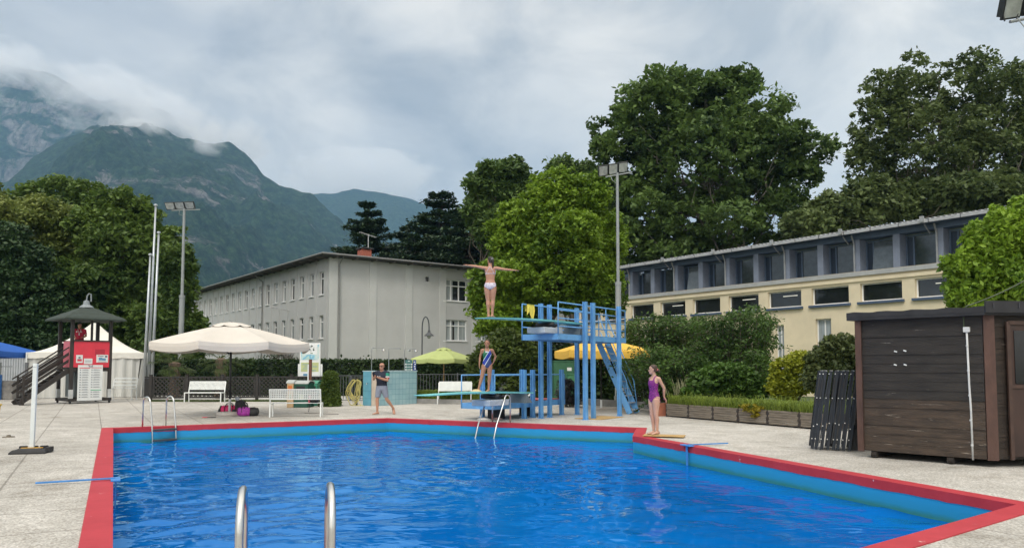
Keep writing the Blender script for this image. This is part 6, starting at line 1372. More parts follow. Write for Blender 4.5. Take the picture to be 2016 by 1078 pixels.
# cable from the shed roof up to the right
a_ = q0 + dv * 1.66; o = MB().tube([(a_.x, a_.y - .02, 2.2), (a_.x, a_.y - .03, 2.52), (a_.x + .03, a_.y - .05, 2.58)] + [(a_.x + .03 + 1.6 * t_, a_.y - .05 - .6 * t_, 2.58 + 1.05 * t_ - .12 * 4 * t_ * (1 - t_)) for t_ in [k / 10 for k in range(1, 11)]], .011, 6).build('power_cable', mat('green_cable', (.06, .08, .04), .6)); tag(o, 'green cable rising from the shed roof towards the right edge', 'cable')
# folded loungers leaning against the shed
nav = mat('lounger_navy', (.012, .018, .028), .45, .25); navs = mat('lounger_mesh', (.03, .031, .032), .75, .2, bump=.3, bscale=60); wht = mat('cap_white', (.65, .65, .63), .5)
def lounger(label, x, y, rz, seed):
    random.seed(seed); T = thing('folded_lounger', label, 'sun lounger', (x, y, .02), rz, 'folded dark sun loungers leaning on the shed'); hh = 1.50; w_ = .60; ln = .17
    # local: x = thickness direction (leans to +x), y = width, z up
    f = lambda t_, z: (t_ + ln * z / hh * (hh * .8), z)
    for y_ in (-w_ / 2, w_ / 2):
        a_ = f(0, 0); c_ = f(0, hh); MB().bar((a_[0], y_, a_[1]), (c_[0], y_, c_[1]), .058, .035, up=Vector((0, 1, 0))).build('side_rail', nav, T)
    a_, c_ = f(.01, .1), f(.01, hh - .06); MB().add([(a_[0], -w_ / 2 + .02, a_[1]), (a_[0], w_ / 2 - .02, a_[1]), (c_[0], w_ / 2 - .02, c_[1]), (c_[0], -w_ / 2 + .02, c_[1])], [(0, 1, 2, 3)]).build('fabric', navs, T)
    for z0_, z1__, off in ((.85, 1.38, -.045), (.12, .95, -.05), (.5, .98, .04)):
        a_, c_ = f(off + random.uniform(-.008, .008), z0_), f(off * .6, z1__ + random.uniform(-.05, .05)); MB().bar((a_[0], -w_ / 2 - .03, a_[1]), (c_[0], -w_ / 2 - .03, c_[1]), .022, .04, up=Vector((0, 1, 0))).build('folded_leg', nav if random.random() < .7 else navs, T)
    for z in (1.44, .98, .42 + random.uniform(-.05, .1), .2): a_ = f(-.03, z); MB().box((a_[0], -w_ / 2 - .06, a_[1]), (.018, .02, .018)).build('rivet', wht, T)
    a_ = f(0, hh); MB().box((a_[0], -w_ / 2, a_[1]), (.06, .03, .012)).build('end_cap', wht, T); return T
lx0 = Vector(G(1607, 884)); lx1 = Vector(G(1682, 888)); names = ['leftmost', 'second', 'third', 'fourth', 'fifth', 'sixth', 'seventh', 'last, nearest the shed post,']
for k in range(8):
    s = k / 7; p = lx0.lerp(lx1, s); lounger(f'{names[k]} of the folded navy sun loungers leaning against the shed', p.x, p.y + .25, R(-21 + random.uniform(-3, 3)), 100 + k)
o = thing('folded_lounger', 'grey mesh panel of the folded lounger tucked behind the rusty shed post', 'sun lounger', (lx1.x - .02, lx1.y + .0, .02)); MB().add([(0 - .1, -.0, 0), (.18, -.05, 0), (.24, 0, 1.38), (.17, .03, 1.38)], [(0, 1, 2, 3)]).build('fabric', navs, o); MB().bar((-.1, -.01, 0), (.17, .03, 1.4), .03, .03).bar((-.03, -.02, .42), (.2, -.02, .42), .02, .02).bar((.04, -.02, .95), (.22, 0, .95), .02, .03).build('frame', nav, o)

# ================================================================== LEFT FOREGROUND AND SMALL THINGS
g_ = G(61, 891); WP = thing('weighted_post', 'white post standing in a heavy black base with a yellow strip', 'post', (g_[0], g_[1], 0), R(14)); rub = mat('heavy_rubber', (.022, .022, .023), .75, .25, bump=.3, bscale=30)
MB().bar((.0, 0.04, .1), (.012, .04, Z(715, g_[1])), .075, .075).build('post', mat('white_post', (.62, .66, .66), .45, .06), WP, bevel=.01)
MB().box((.0, .04, Z(722, g_[1])), (.078, .078, .006)).build('seam', gri, WP)
b = MB(); rings = []
for z, gx_, gy_ in ((0, .30, .22), (.03, .30, .22), (.07, .26, .18), (.075, .22, .13)): rings.append([(-gx_, -gy_, z), (gx_, -gy_, z), (gx_, gy_, z), (-gx_, gy_, z)])
b.loft(rings)
for x in (-.18, .0, .17): b.box((x, .15, .095), (.12, .09, .05))
b.box((.29, .05, .06), (.08, .22, .09)); b.build('base', rub, WP, bevel=.008); MB().box((0, -.07, .085), (.38, .06, .018)).build('tread_plate', mat('base_grey', (.10, .10, .095), .8), WP); MB().box((.02, -.02, .098), (.36, .035, .012)).build('yellow_strip', mat('reflective_yellow', (.62, .33, .02), .4), WP)
g_ = G(-8, 823); o = thing('yellow_stand', 'yellow edged plastic stand cut by the left edge', 'stand', (g_[0] - .12, g_[1], 0)); MB().add([(-.2, -.1, 0), (.15, -.1, 0), (.15, .1, 0), (-.2, .1, 0), (-.15, -.1, .42), (.2, -.1, .42), (.2, .1, .42), (-.15, .1, .42)], [(3, 2, 1, 0), (4, 5, 6, 7), (0, 1, 5, 4), (1, 2, 6, 5), (2, 3, 7, 6), (3, 0, 4, 7)]).build('body', mat('stand_yellow', (.45, .30, .03), .5), o, bevel=.01); MB().box((.02, 0, .42), (.4, .24, .05)).build('lid', mat('stand_amber', (.6, .42, .05), .5), o, bevel=.01)
o = thing('corrugated_fence', 'pale grey corrugated metal fence at the left edge behind the tower stairs', 'fence', (X(-40, 41.5), 41.5, 0)); b = MB(); n_ = 80; wtot = X(60, 41.5) - X(-40, 41.5); h = Z(702, 41.5)
for k in range(n_):
    pf = lambda i: (wtot * i / n_, .06 if (i // 2) % 2 else 0); a_, c_ = pf(k), pf(k + 1); b.quad((a_[0], a_[1], .3), (c_[0], c_[1], .3), (c_[0], c_[1], h), (a_[0], a_[1], h))
b.build('sheet', mat('corrugated_grey', (.42, .44, .46), .5, .08), o); MB().box((wtot / 2, .02, h + .02), (wtot, .14, .06)).box((wtot / 2, .02, .3), (wtot, .12, .08)).build('edge_rail', mat('rail_grey', (.3, .32, .34), .5), o); MB().box((wtot - .5, .02, .22), (1.0, .1, .5)).build('vent_grille', mat('grille_dark', (.05, .05, .05)), o)
o = MB().box((0, 0, .45), (.9, .6, .9)).build('stone_block', mat('rough_stone', (.20, .19, .175), .9, .25, bump=.8, bscale=10), bevel=.03); o.location = (X(18, 37), 37.0, 0); tag(o, 'rough grey stone block in front of the corrugated fence', 'block')
o = thing('blue_post', 'blue post with a grey top at the left edge beside the stone block', 'post', (X(2, 36.6), 36.6, 0)); MB().box((0, 0, .6), (.14, .14, 1.2)).build('post', mat('post_blue', (.03, .14, .4), .5), o); MB().box((0, 0, 1.5), (.09, .09, .6)).bar((0, 0, 1.6), (.6, 0, 1.6), .04, .04).build('bracket', galv, o)
o = tag(MB().box((0, 0, Z(713, 34.5) / 2), (.13, .08, Z(713, 34.5))).build('grey_post', mat('post_grey', (.10, .105, .11), .6), loc=(X(54, 34.5), 34.5, 0)), 'slim dark grey post behind the white one, at the tent corner', 'post')
g_ = G(17, 860); o = thing('floor_socket', 'small dark metal cover on the deck left of the white post', 'floor cover', (g_[0], g_[1], 0)); MB().lathe([(.13, 0), (.12, .018), (.05, .022), (.04, .05), (.01, .055)], n=14).build('cover', mat('old_brass', (.12, .10, .07), .6, .3), o)
# bags
def duffel(label, x, y, L_, r_, rz, m, mend, seed, strap=True, hsc=1.0):
    random.seed(seed); T = thing('sports_bag', label, 'bag', (x, y, 0), rz); rings = []; n_ = 16
    for k in range(9):
        s = k / 8; xx = -L_ / 2 + L_ * s; e = (1 - abs(2 * s - 1) ** 3.5 * .25) * random.uniform(.95, 1.05); ring = []
        for j in range(n_):
            a = 2 * PI * j / n_; yy = math.cos(a) * r_ * e; zz = r_ * hsc * .95 + math.sin(a) * r_ * hsc * e; ring.append((xx, yy * random.uniform(.96, 1.04), max(.0, zz)))
        rings.append(ring)
    MB().loft(rings).build('body', m, T, smooth=True)
    for s in (-1, 1): MB().lathe([(r_ * .92, -.02), (r_ * .8, .02), (.02, .05)], (0, 0, 0), 14, sy=hsc).build('end_panel', mend, T, smooth=True); q_ = T.children[-1]; q_.rotation_euler = (0, s * PI / 2, 0); q_.location = (s * L_ / 2, 0, r_ * hsc * .95)
    if strap:
        for s in (-1, 1): MB().tube([(-L_ * .22, s * r_ * .75, r_ * 1.3 * hsc), (-L_ * .16, s * r_ * .4, r_ * 2.25 * hsc), (0, s * r_ * .2, r_ * 2.45 * hsc), (L_ * .16, s * r_ * .4, r_ * 2.25 * hsc), (L_ * .22, s * r_ * .75, r_ * 1.3 * hsc)], .012, 6).build('handle', blackr, T, smooth=True)
        b = MB()
        for xx in (-L_ * .22, L_ * .22): b.tube([(xx, math.cos(a) * r_ * 1.02, max(.01, r_ * .95 * hsc + math.sin(a) * r_ * 1.02 * hsc)) for a in [PI * k / 10 - .3 for k in range(14)]], .012, 5)
        b.build('strap', blackr, T)
    return T
fab = dict(bump=.5, bscale=9); pink = mat('pink_nylon', (.72, .03, .16), .6, .15, **fab); blkn = mat('black_nylon', (.014, .015, .017), .6, .3, **fab); vio = mat('violet_nylon', (.42, .05, .38), .6, .25, scale=9, **fab); grn_ = mat('charcoal_nylon', (.035, .035, .035), .6, .3, **fab)
D_ = 25.0
duffel('bright pink sports bag behind the parasol base', X(448, D_), D_ + .3, .56, .17, R(8), pink, blkn, 1, hsc=.95)
duffel('dark end of a black duffel bag left of the pink bag', X(434, D_), D_ + .35, .22, .135, R(75), blkn, blkn, 2, False, hsc=.95)
duffel('violet sports bag with an orange spot, right of the parasol base', X(481, D_ - .6), D_ - .5, .33, .155, R(-10), vio, vio, 3, hsc=1.0)
o = thing('badge', '', ''); bpy.data.objects.remove(o)
duffel('charcoal duffel bag lying right of the violet bag', X(497, D_ - .5), D_ - .4, .34, .145, R(15), grn_, grn_, 4, False)
duffel('dark red bag squeezed between the pink bag and the black backpack', X(463, D_ - .3), D_ - .1, .16, .11, R(60), mat('wine_nylon', (.13, .01, .03), .7, .2, **fab), blkn, 5, False)
vb = [o for o in bpy.data.objects if o.get('label', '').startswith('violet')][0]; MB().lathe([(.06, 0), (.055, .006), (.01, .008)], n=12).build('spot', mat('orange_spot', (.75, .25, .05), .6), vb).rotation_euler = (PI / 2, 0, 0); vb.children[-1].location = (0, -.128, .08)
def backpack(label, x, y, z, w_, h, d_, rz, tilt=0):
    T = thing('backpack', label, 'backpack', (x, y, z), rz); rings = []; n_ = 14
    for k in range(8):
        s = k / 7; f = (1 - abs(2 * s - .9) ** 4 * .35); rings.append([(math.copysign(abs(math.cos(2 * PI * j / n_)) ** .6, math.cos(2 * PI * j / n_)) * w_ / 2 * f + tilt * s, math.copysign(abs(math.sin(2 * PI * j / n_)) ** .6, math.sin(2 * PI * j / n_)) * d_ / 2 * f, h * s) for j in range(n_)])
    MB().loft(rings).build('body', blkn, T, smooth=True); MB().box((tilt * .3, -d_ / 2 - .015, h * .3), (w_ * .65, .05, h * .4)).build('pocket', grn_, T, bevel=.015)
    for s in (-1, 1): MB().tube([(s * w_ * .3 + tilt, d_ / 2, h * .92), (s * w_ * .42 + tilt + .05, d_ / 2 + .06, h * .6), (s * w_ * .36, d_ / 2 + .02, h * .1)], .014, 6).build('strap', blackr, T, smooth=True)
    MB().tube([(-.04 + tilt, 0, h), (-.03 + tilt, 0, h + .05), (.03 + tilt, 0, h + .05), (.04 + tilt, 0, h)], .008, 6).build('handle', blackr, T); return T
BK = backpack('black backpack standing upright among the bags by the parasol base', X(475, D_), D_ + .1, 0, .34, .50, .24, R(-5), -.04); MB().tube([(.13, .0, .40), (.2, .0, .40), (.24, 0, .3), (.22, 0, .1)], .012, 6).build('strap', blackr, BK, smooth=True)
o = tag(MB().lathe([(.03, 0), (.065, .02), (.07, .08), (.04, .13), (.01, .14)], n=12).build('white_cap', mat('cap_cloth', (.48, .50, .56), .8)), 'pale grey cap lying on top of the upright black backpack', 'cap'); o.location = (X(470.5, D_ + .1), D_ + .05, .47)
g_ = G(411, 821.5); o = thing('flip_flops', 'red and black flip flops lying on the deck left of the parasol base', 'flip flops', (g_[0], g_[1], 0)); MB().box((-.08, 0, .012), (.24, .09, .02)).build('sole', mat('flip_red', (.6, .05, .07), .6), o, bevel=.01); MB().box((.1, -.03, .012), (.26, .09, .02), .2).build('sole', blackr, o, bevel=.01)
BK2 = backpack('black backpack sitting on the perforated bench', X(621, 24.2), 24.25, .44, .27, .33, .18, R(170), .02); MB().tube([(-.1, .1, .05), (.1, .18, -.05), (.12, .2, -.28)], .012, 6).build('hanging_strap', blackr, BK2, smooth=True)
o = thing('water_bottle', 'pink water bottle beside the backpack on the perforated bench', 'bottle', (X(609.5, 24.2), 24.3, .445)); pk = mat('pink_bottle', (.72, .10, .17), .4); MB().lathe([(.001, 0), (.036, .0), (.038, .02), (.038, .19), (.02, .225), (.017, .24)], n=14).build('body', pk, o, smooth=True); MB().lathe([(.02, .235), (.021, .27), (.008, .28)], n=12).build('cap', pk, o)
# yellow board under the girl
md = Vector((3.35, 17.30)); o = MB().box((.12, 0, .024 + .012), (.92, .42, .018)).build('plywood_sheet', wood_y, loc=(md.x, md.y, 0)); o.rotation_euler = (0, 0, R(-18)); tag(o, 'small yellow plywood sheet under the feet of the girl in purple', 'board')
# deck drain covers and cable trace
for i_, (u, v, lab) in enumerate(((655, 815, 'thin black cable lying on the deck below the perforated bench'),)):
    g_ = G(u, v); o = tag(MB().tube([(0, 0, .006), (-.4, .1, .006), (-.9, .5, .006), (-1.3, .55, .006)], .008, 5).build('cable', blackr, loc=(g_[0] + .2, g_[1], 0)), lab, 'cable')
# ================================================================== PEOPLE
def skinmat(name, c1_, c2_):
    m = mat(name, c1_, .5, .1, scale=5, col2=c2_, spec=.35); b = m.node_tree.nodes['Principled BSDF']; b.inputs['Subsurface Weight'].default_value = .08; b.inputs['Subsurface Radius'].default_value = (.6, .25, .15); b.inputs['Subsurface Scale'].default_value = .02; return m
skA = skinmat('skin', (.40, .20, .13), (.46, .25, .17)); skB = skinmat('skin_tan', (.36, .17, .10), (.42, .21, .13)); skC = skinmat('skin_pale', (.48, .28, .20), (.54, .33, .25))
hairD = mat('dark_hair', (.018, .010, .008), .5, .3, scale=20, stretch=(3, 3, .5)); hairB = mat('brown_hair', (.060, .032, .020), .5, .3, scale=20, stretch=(3, 3, .5)); eyem = mat('eye', (.02, .015, .012), .2); lipm = mat('lip', (.33, .10, .09), .5)
def ell(c, ax, ay, rx, ry, n_=18, e=2.0):
    out = []
    for j in range(n_):
        a = 2 * PI * j / n_; cx_, sy_ = math.cos(a), math.sin(a); k = (abs(cx_) ** e + abs(sy_) ** e) ** (-1 / e); out.append(c + ax * (rx * cx_ * k) + ay * (ry * sy_ * k))
    return out
def segd(Pn, a, c):
    a = np.array(a); c = np.array(c); d_ = c - a; t_ = np.clip(((Pn - a) @ d_) / (d_ @ d_), 0, 1); return np.linalg.norm(Pn - (a + t_[:, None] * d_), axis=1)
def remesh(b, name, vox, smooth_it=2):
    me = bpy.data.meshes.new(name); me.from_pydata(b.v, [], b.f); o = bpy.data.objects.new(name, me); COL.objects.link(o)
    r_ = o.modifiers.new('r', 'REMESH'); r_.mode = 'VOXEL'; r_.voxel_size = vox; s_ = o.modifiers.new('s', 'SMOOTH'); s_.iterations = smooth_it; s_.factor = .5
    dg = bpy.context.evaluated_depsgraph_get(); m2 = bpy.data.meshes.new_from_object(o.evaluated_get(dg)); bpy.data.objects.remove(o); return m2
def hand(b, w, dirv, palm_n, side, s, curl=.35, spread=.1):
    """w wrist, dirv along the fingers, palm_n out of the palm, side = thumb direction"""
    d_ = Vector(dirv).normalized(); n_ = Vector(palm_n); n_ = (n_ - d_ * n_.dot(d_)).normalized(); t_ = d_.cross(n_) * side; PL_ = .085 * s; wd_ = .038 * s
    b.loft([ell(w + d_ * (PL_ * k), t_, n_, r1, r2, 12) for k, r1, r2 in ((-.12, .024 * s, .018 * s), (.15, .028 * s, .017 * s), (.55, wd_, .016 * s), (.95, wd_, .013 * s), (1.02, wd_ * .8, .009 * s))])
    for i, (off, ln) in enumerate(((.75, .068), (.27, .076), (-.22, .071), (-.68, .056))):
        p = w + d_ * (PL_ * .92) + t_ * (off * wd_ * .95); ln *= s; fd_ = (d_ + t_ * (off * spread)).normalized(); pts = [p - d_ * .02 * s, p]; c0_ = 0
        for j, fr_ in enumerate((.42, .33, .25)): c0_ += curl * (1 + .15 * i) * (.8 + .3 * j); pts.append(pts[-1] + (fd_ * math.cos(c0_) + n_ * math.sin(c0_)) * ln * fr_)
        b.tube(pts, [.0088 * s, .0088 * s, .0082 * s, .0075 * s, .0062 * s], 8)
    p = w + d_ * PL_ * .25 + t_ * wd_ * .6; q = p + (d_ * .55 + t_ * .75 + n_ * .25).normalized() * .036 * s; r_ = q + (d_ * .9 + t_ * .25 + n_ * .3).normalized() * .03 * s; b.tube([p - t_ * .01, p, q, r_], [.012 * s, .0125 * s, .0102 * s, .0078 * s], 8)
def person(label, loc, rz, H, J, skin, hair, garments, hairstyle='pony', female=True, head_yaw=0, head_pitch=0, lean=0.0, glasses=False, build=1.0, handcurl=(.35, .35), palm=((1, 0, 0), (-1, 0, 0)), vox=.0075, chest=0.0, lower=True, accessory=None):
    """figure faces local -y. J: joints in units of H. Right arm/leg are at -x."""
    T = thing('person', label, 'person', loc, rz); s = H / 1.65; b = MB(); v3 = lambda p: Vector(p) * H; Xa, Ya = Vector((1, 0, 0)), Vector((0, 1, 0))
    L = lambda z: Vector((0, lean * (z - .5), 0))           # torso lean
    hipc = v3(J.get('hip', (0, 0, .52))) - Vector((0, 0, .52 * H)); W_ = build * (.94 if female else 1.08)
    secs = [(.455, .055, .050, .004), (.475, .090, .060, .006), (.50, .100 if female else .094, .066, .008), (.53, .100 if female else .092, .066, .008), (.565, .090, .058, .002), (.615, .073 if female else .085, .050 if female else .062, -.003), (.66, .078 if female else .09, .053 if female else .064, -.006), (.70, .085 if female else .097, .060 if female else .066, -.010), (.735, .090 if female else .105, .062 + chest, -.010 - chest), (.77, .092 if female else .11, .055, -.002), (.80, .084 if female else .104, .044, .004), (.825, .055, .036, .006), (.845, .034, .033, .004)]
    if lower or True:
        b.loft([ell(v3((0, cy, z)) + L(z) * H + hipc, Xa, Ya, rx * W_ * H, ry * (W_ if female else 1) * H, 24, 2.3) for z, rx, ry, cy in secs])
    nk = v3((0, .004, .83)) + L(.83) * H + hipc; hc = v3((0, -.012, .925)) + L(.9) * H + hipc
    b.tube([nk - Vector((0, 0, .03 * H)), nk + (hc - nk) * .25, nk + (hc - nk) * .7], [.036 * H * W_, .030 * H * (1 if female else 1.15), .029 * H * (1 if female else 1.15)], 14)
    Rh = Matrix.Rotation(R(head_yaw), 3, 'Z') @ Matrix.Rotation(R(head_pitch), 3, 'X'); fx, fy, fz = Rh @ Xa, Rh @ Ya, Rh @ Vector((0, 0, 1))
    hs = H / 1.65 * (1.06 if H < 1.6 else 1.0)
    hsec = [(-.112, .018, .016, -.062), (-.105, .030, .030, -.055), (-.085, .045, .050, -.038), (-.06, .056, .066, -.022), (-.03, .064, .082, -.006), (0, .069, .091, .002), (.03, .073, .096, .006), (.06, .072, .094, .008), (.085, .062, .080, .010), (.102, .042, .056, .010), (.110, .018, .025, .010)]
    b.loft([ell(hc + fz * z * hs + fy * cy * hs, fx, fy, rx * hs, ry * hs, 18) for z, rx, ry, cy in hsec])
    fc = lambda x, y, z: hc + (fx * x + fy * y + fz * z) * hs
    b.tube([fc(0, -.078, .012), fc(0, -.095, -.012), fc(0, -.100, -.030), fc(0, -.086, -.038)], [.009 * hs, .012 * hs, .014 * hs, .010 * hs], 8)      # nose
    for q in (-1, 1): b.tube([fc(q * .067, .004, .014), fc(q * .079, .010, .008), fc(q * .079, .010, -.018), fc(q * .068, .004, -.026)], [.008 * hs, .011 * hs, .010 * hs, .007 * hs], 8)
    b.tube([fc(-.022, -.077, -.062), fc(0, -.086, -.062), fc(.022, -.077, -.062)], [.006 * hs, .011 * hs, .006 * hs], 8); b.tube([fc(-.04, -.072, .026), fc(0, -.086, .028), fc(.04, -.072, .026)], [.008 * hs, .009 * hs, .008 * hs], 8)
    ar = .0255 if female else .031
    for sd, key in ((-1, 'R'), (1, 'L')):
        sh_, el, wr = (v3(J[k + key]) for k in ('sh', 'el', 'wr')); m1 = sh_.lerp(el, .5); m2 = el.lerp(wr, .3)
        nkb = v3((0, .006, .80)) + L(.8) * H + hipc; b.tube([nkb.lerp(sh_, .3) - Vector((0, 0, .005 * H)), nkb.lerp(sh_, .75), sh_, m1, el, m2, wr], [ar * H * 1.15, ar * H * 1.22, ar * H * 1.18, ar * H * .95, ar * H * .80, ar * H * .82, ar * H * .53], 12)
        hd = J.get('hd' + key); hd = Vector(hd) if hd else (wr - el); pn_ = palm[0 if sd < 0 else 1]; hand(b, wr + hd.normalized() * .012 * H, hd, pn_, J.get('th' + key, sd), s, handcurl[0 if sd < 0 else 1])
        if lower:
            hp, kn, an = (v3(J[k + key]) for k in ('hp', 'kn', 'an')); td = Vector(J['td' + key]).normalized()
            lr = (.052 if female else .050) * build; back = (kn - hp).normalized().cross(Xa * 1) * 1
            calf = kn.lerp(an, .28) + Vector((0, .010 * H, 0)) * 1
            b.tube([hp + Vector((0, 0, .02 * H)), hp.lerp(kn, .25), hp.lerp(kn, .6), kn, calf, kn.lerp(an, .6) + Vector((0, .004 * H, 0)), an], [lr * H * 1.02, lr * H, lr * H * .80, .0335 * H * build, .0340 * H * build, .0245 * H, .0195 * H], 14)
            # foot
            up_ = J.get('ft' + key); up_ = Vector(up_).normalized() if up_ else Vector((0, 0, 1)); sdv = td.cross(up_).normalized(); up_ = sdv.cross(td).normalized(); A0 = an - up_ * .018 * H
            b.loft([ell(A0 + td * (t_ * H) - up_ * (dz * H), sdv, up_, rx * H, rz_ * H, 12, 2.4) for t_, dz, rx, rz_ in ((-.040, .006, .010, .010), (-.033, .002, .020, .019), (-.01, -.002, .022, .023), (.03, .002, .024, .019), (.07, .009, .028, .012), (.092, .011, .027, .010), (.108, .013, .022, .007))])
            for q in range(5): c0_ = A0 + td * (.100 - .004 * abs(q - .7)) * H + sdv * ((q - 2) * .0098 * H) - up_ * .0135 * H; b.tube([c0_ - td * .012 * H, c0_, c0_ + td * (.016 - .0016 * q) * H], [.0062 * H, .0062 * H, .0048 * H], 6)
    me = remesh(b, 'body', vox); me.materials.append(skin); me.polygons.foreach_set('use_smooth', [True] * len(me.polygons)); bo = bpy.data.objects.new('body', me); COL.objects.link(bo); bo.parent = T
    n_ = len(me.vertices); co = np.zeros(n_ * 3); me.vertices.foreach_get('co', co); co = co.reshape(-1, 3); nr = np.zeros(n_ * 3); me.vertex_normals.foreach_get('vector', nr); nr = nr.reshape(-1, 3)
    hc_ = np.array(hipc); u = (co - hc_) / H; u[:, 1] -= lean * (u[:, 2] - .5)
    dT = np.minimum(segd(co, v3((0, 0, .49)) + hipc + L(.49) * H, v3((0, 0, .80)) + hipc + L(.8) * H) - .075 * H, 9)
    dA = np.minimum.reduce([segd(co, v3(J['sh' + k]), v3(J['el' + k])) for k in 'RL'] + [segd(co, v3(J['el' + k]), v3(J['wr' + k])) for k in 'RL'])
    arm = (dA < .036 * H) & (np.abs(u[:, 0]) > .075) | (dA < .034 * H) & (dT > .01 * H)
    fa = np.zeros(len(me.polygons) * 4, dtype=int); ok4 = all(p.loop_total == 4 for p in me.polygons); faces = [tuple(p.vertices) for p in me.polygons]
    for nm, fn, m_, off in garments:
        keep = fn(u, arm, co / H); fs = [f for f in faces if all(keep[i] for i in f)]; used = sorted({i for f in fs for i in f}); ix = {i: k for k, i in enumerate(used)}
        if not used: continue
        gb = MB(); gb.v = [tuple(co[i] + nr[i] * off) for i in used]; gb.f = [tuple(ix[i] for i in f) for f in fs]; gb.m = [0] * len(fs); g_ = gb.build(nm, m_, T, smooth=True); sm = g_.modifiers.new('sol', 'SOLIDIFY'); sm.thickness = .004; sm.offset = -1
    # hair: shell over the skull
    if hairstyle != 'bald':
        hb_ = MB(); hb_.loft([ell(fc(0, cy, z), fx, fy, rx * hs, ry * hs, 20) for z, rx, ry, cy in ((-.045, .060, .035, .060), (-.02, .070, .060, .040), (.01, .076, .075, .028), (.04, .079, .082, .022), (.07, .077, .086, .014), (.095, .066, .076, .012), (.112, .045, .054, .011), (.121, .015, .02, .011))])
        if hairstyle == 'pony': hb_.tube([fc(0, .085, .05), fc(0, .125, .035), fc(.0, .135, -.03), fc(-.01, .115, -.12), fc(-.012, .10, -.20), fc(-.01, .095, -.235)], [.018 * hs, .024 * hs, .028 * hs, .026 * hs, .016 * hs, .005 * hs], 10)
        if hairstyle == 'bun': hb_.tube([fc(0, .085, .0), fc(0, .125, -.01), fc(0, .145, -.035), fc(0, .14, -.065)], [.02 * hs, .032 * hs, .026 * hs, .008 * hs], 10)
        if hairstyle == 'short': pass
        hm_ = remesh(hb_, 'hair', .008); hm_.materials.append(hair); hm_.polygons.foreach_set('use_smooth', [True] * len(hm_.polygons)); ho = bpy.data.objects.new('hair', hm_); COL.objects.link(ho); ho.parent = T
        if hairstyle in ('pony', 'bun'): q_ = fc(0, .108, .045) if hairstyle == 'pony' else fc(0, .105, -.005); MB().tube([q_ - fy * .008, q_ + fy * .012], .028 * hs, 12).build('hair_tie', mat('hair_tie_pink' if hairstyle == 'bun' else 'hair_tie_grey', (.55, .12, .13) if hairstyle == 'bun' else (.4, .4, .42), .6), T)
    for q in (-1, 1):
        e_ = MB(); e_.lathe([(.001, -.007), (.007, -.004), (.0085, 0), (.007, .004), (.001, .007)], n=10); o_ = e_.build('eye', eyem, T); o_.location = fc(q * .027, -.083, .012); o_.scale = (hs, hs, hs)
    MB().tube([fc(-.018, -.089, -.061), fc(0, -.0945, -.060), fc(.018, -.089, -.061)], [.003, .006 * hs, .003], 8).build('mouth', lipm, T)
    if glasses:
        b2 = MB()
        for q in (-1, 1): b2.loft([ell(fc(q * .032, -.092 - .003 * k, .012), fx, fz, .025 * hs, .019 * hs, 12) for k in (0, 1)]); b2.bar(fc(q * .056, -.088, .016), fc(q * .078, .0, .016), .004, .006)
        b2.bar(fc(-.012, -.096, .016), fc(.012, -.096, .016), .005, .005); b2.build('sunglasses', mat('shades', (.01, .01, .012), .15), T)
    if accessory: accessory(T, v3, H)
    return T
U = 1.0
# --- pattern materials
def floral(name, base_, spots, sc=38):
    m = bpy.data.materials.new(name); m.use_nodes = True; t = m.node_tree; b = t.nodes['Principled BSDF']; tcn = t.nodes.new('ShaderNodeTexCoord'); vo = t.nodes.new('ShaderNodeTexVoronoi'); vo.inputs['Scale'].default_value = sc; t.links.new(tcn.outputs['Object'], vo.inputs['Vector'])
    k_ = ramp(t, vo.outputs['Distance'], [(.30, (1, 1, 1)), (.40, (0, 0, 0))]); c_ = ramp(t, vo.outputs['Color'], [(.3, spots[0]), (.5, spots[1]), (.7, spots[2])]); c_.color_ramp.interpolation = 'CONSTANT'
    t.links.new(mixc(t, k_.outputs[0], base_, c_.outputs[0]), b.inputs['Base Color']); b.inputs['Roughness'].default_value = .6; return m
def diagsuit():
    m = bpy.data.materials.new('racing_suit'); m.use_nodes = True; t = m.node_tree; b = t.nodes['Principled BSDF']; tcn = t.nodes.new('ShaderNodeTexCoord'); sp = t.nodes.new('ShaderNodeSeparateXYZ'); t.links.new(tcn.outputs['Object'], sp.inputs[0])
    # slanted coordinate: x*a - z, bands of green / white / blue / white / navy; curved a little with z
    a_ = t.nodes.new('ShaderNodeMath'); a_.operation = 'MULTIPLY_ADD'; a_.inputs[1].default_value = -.60; a_.inputs[2].default_value = .60 * 1.0 + .5; t.links.new(sp.outputs[2], a_.inputs[0])
    s_ = t.nodes.new('ShaderNodeMath'); s_.operation = 'ADD'; t.links.new(a_.outputs[0], s_.inputs[0]); t.links.new(sp.outputs[0], s_.inputs[1])
    r_ = ramp(t, s_.outputs[0], [(.0, (.012, .14, .06)), (.455, (.65, .68, .7)), (.475, (.01, .035, .30)), (.575, (.65, .68, .7)), (.595, (.03, .05, .16))]); r_.color_ramp.interpolation = 'CONSTANT'
    t.links.new(r_.outputs[0], b.inputs['Base Color']); b.inputs['Roughness'].default_value = .5; return m
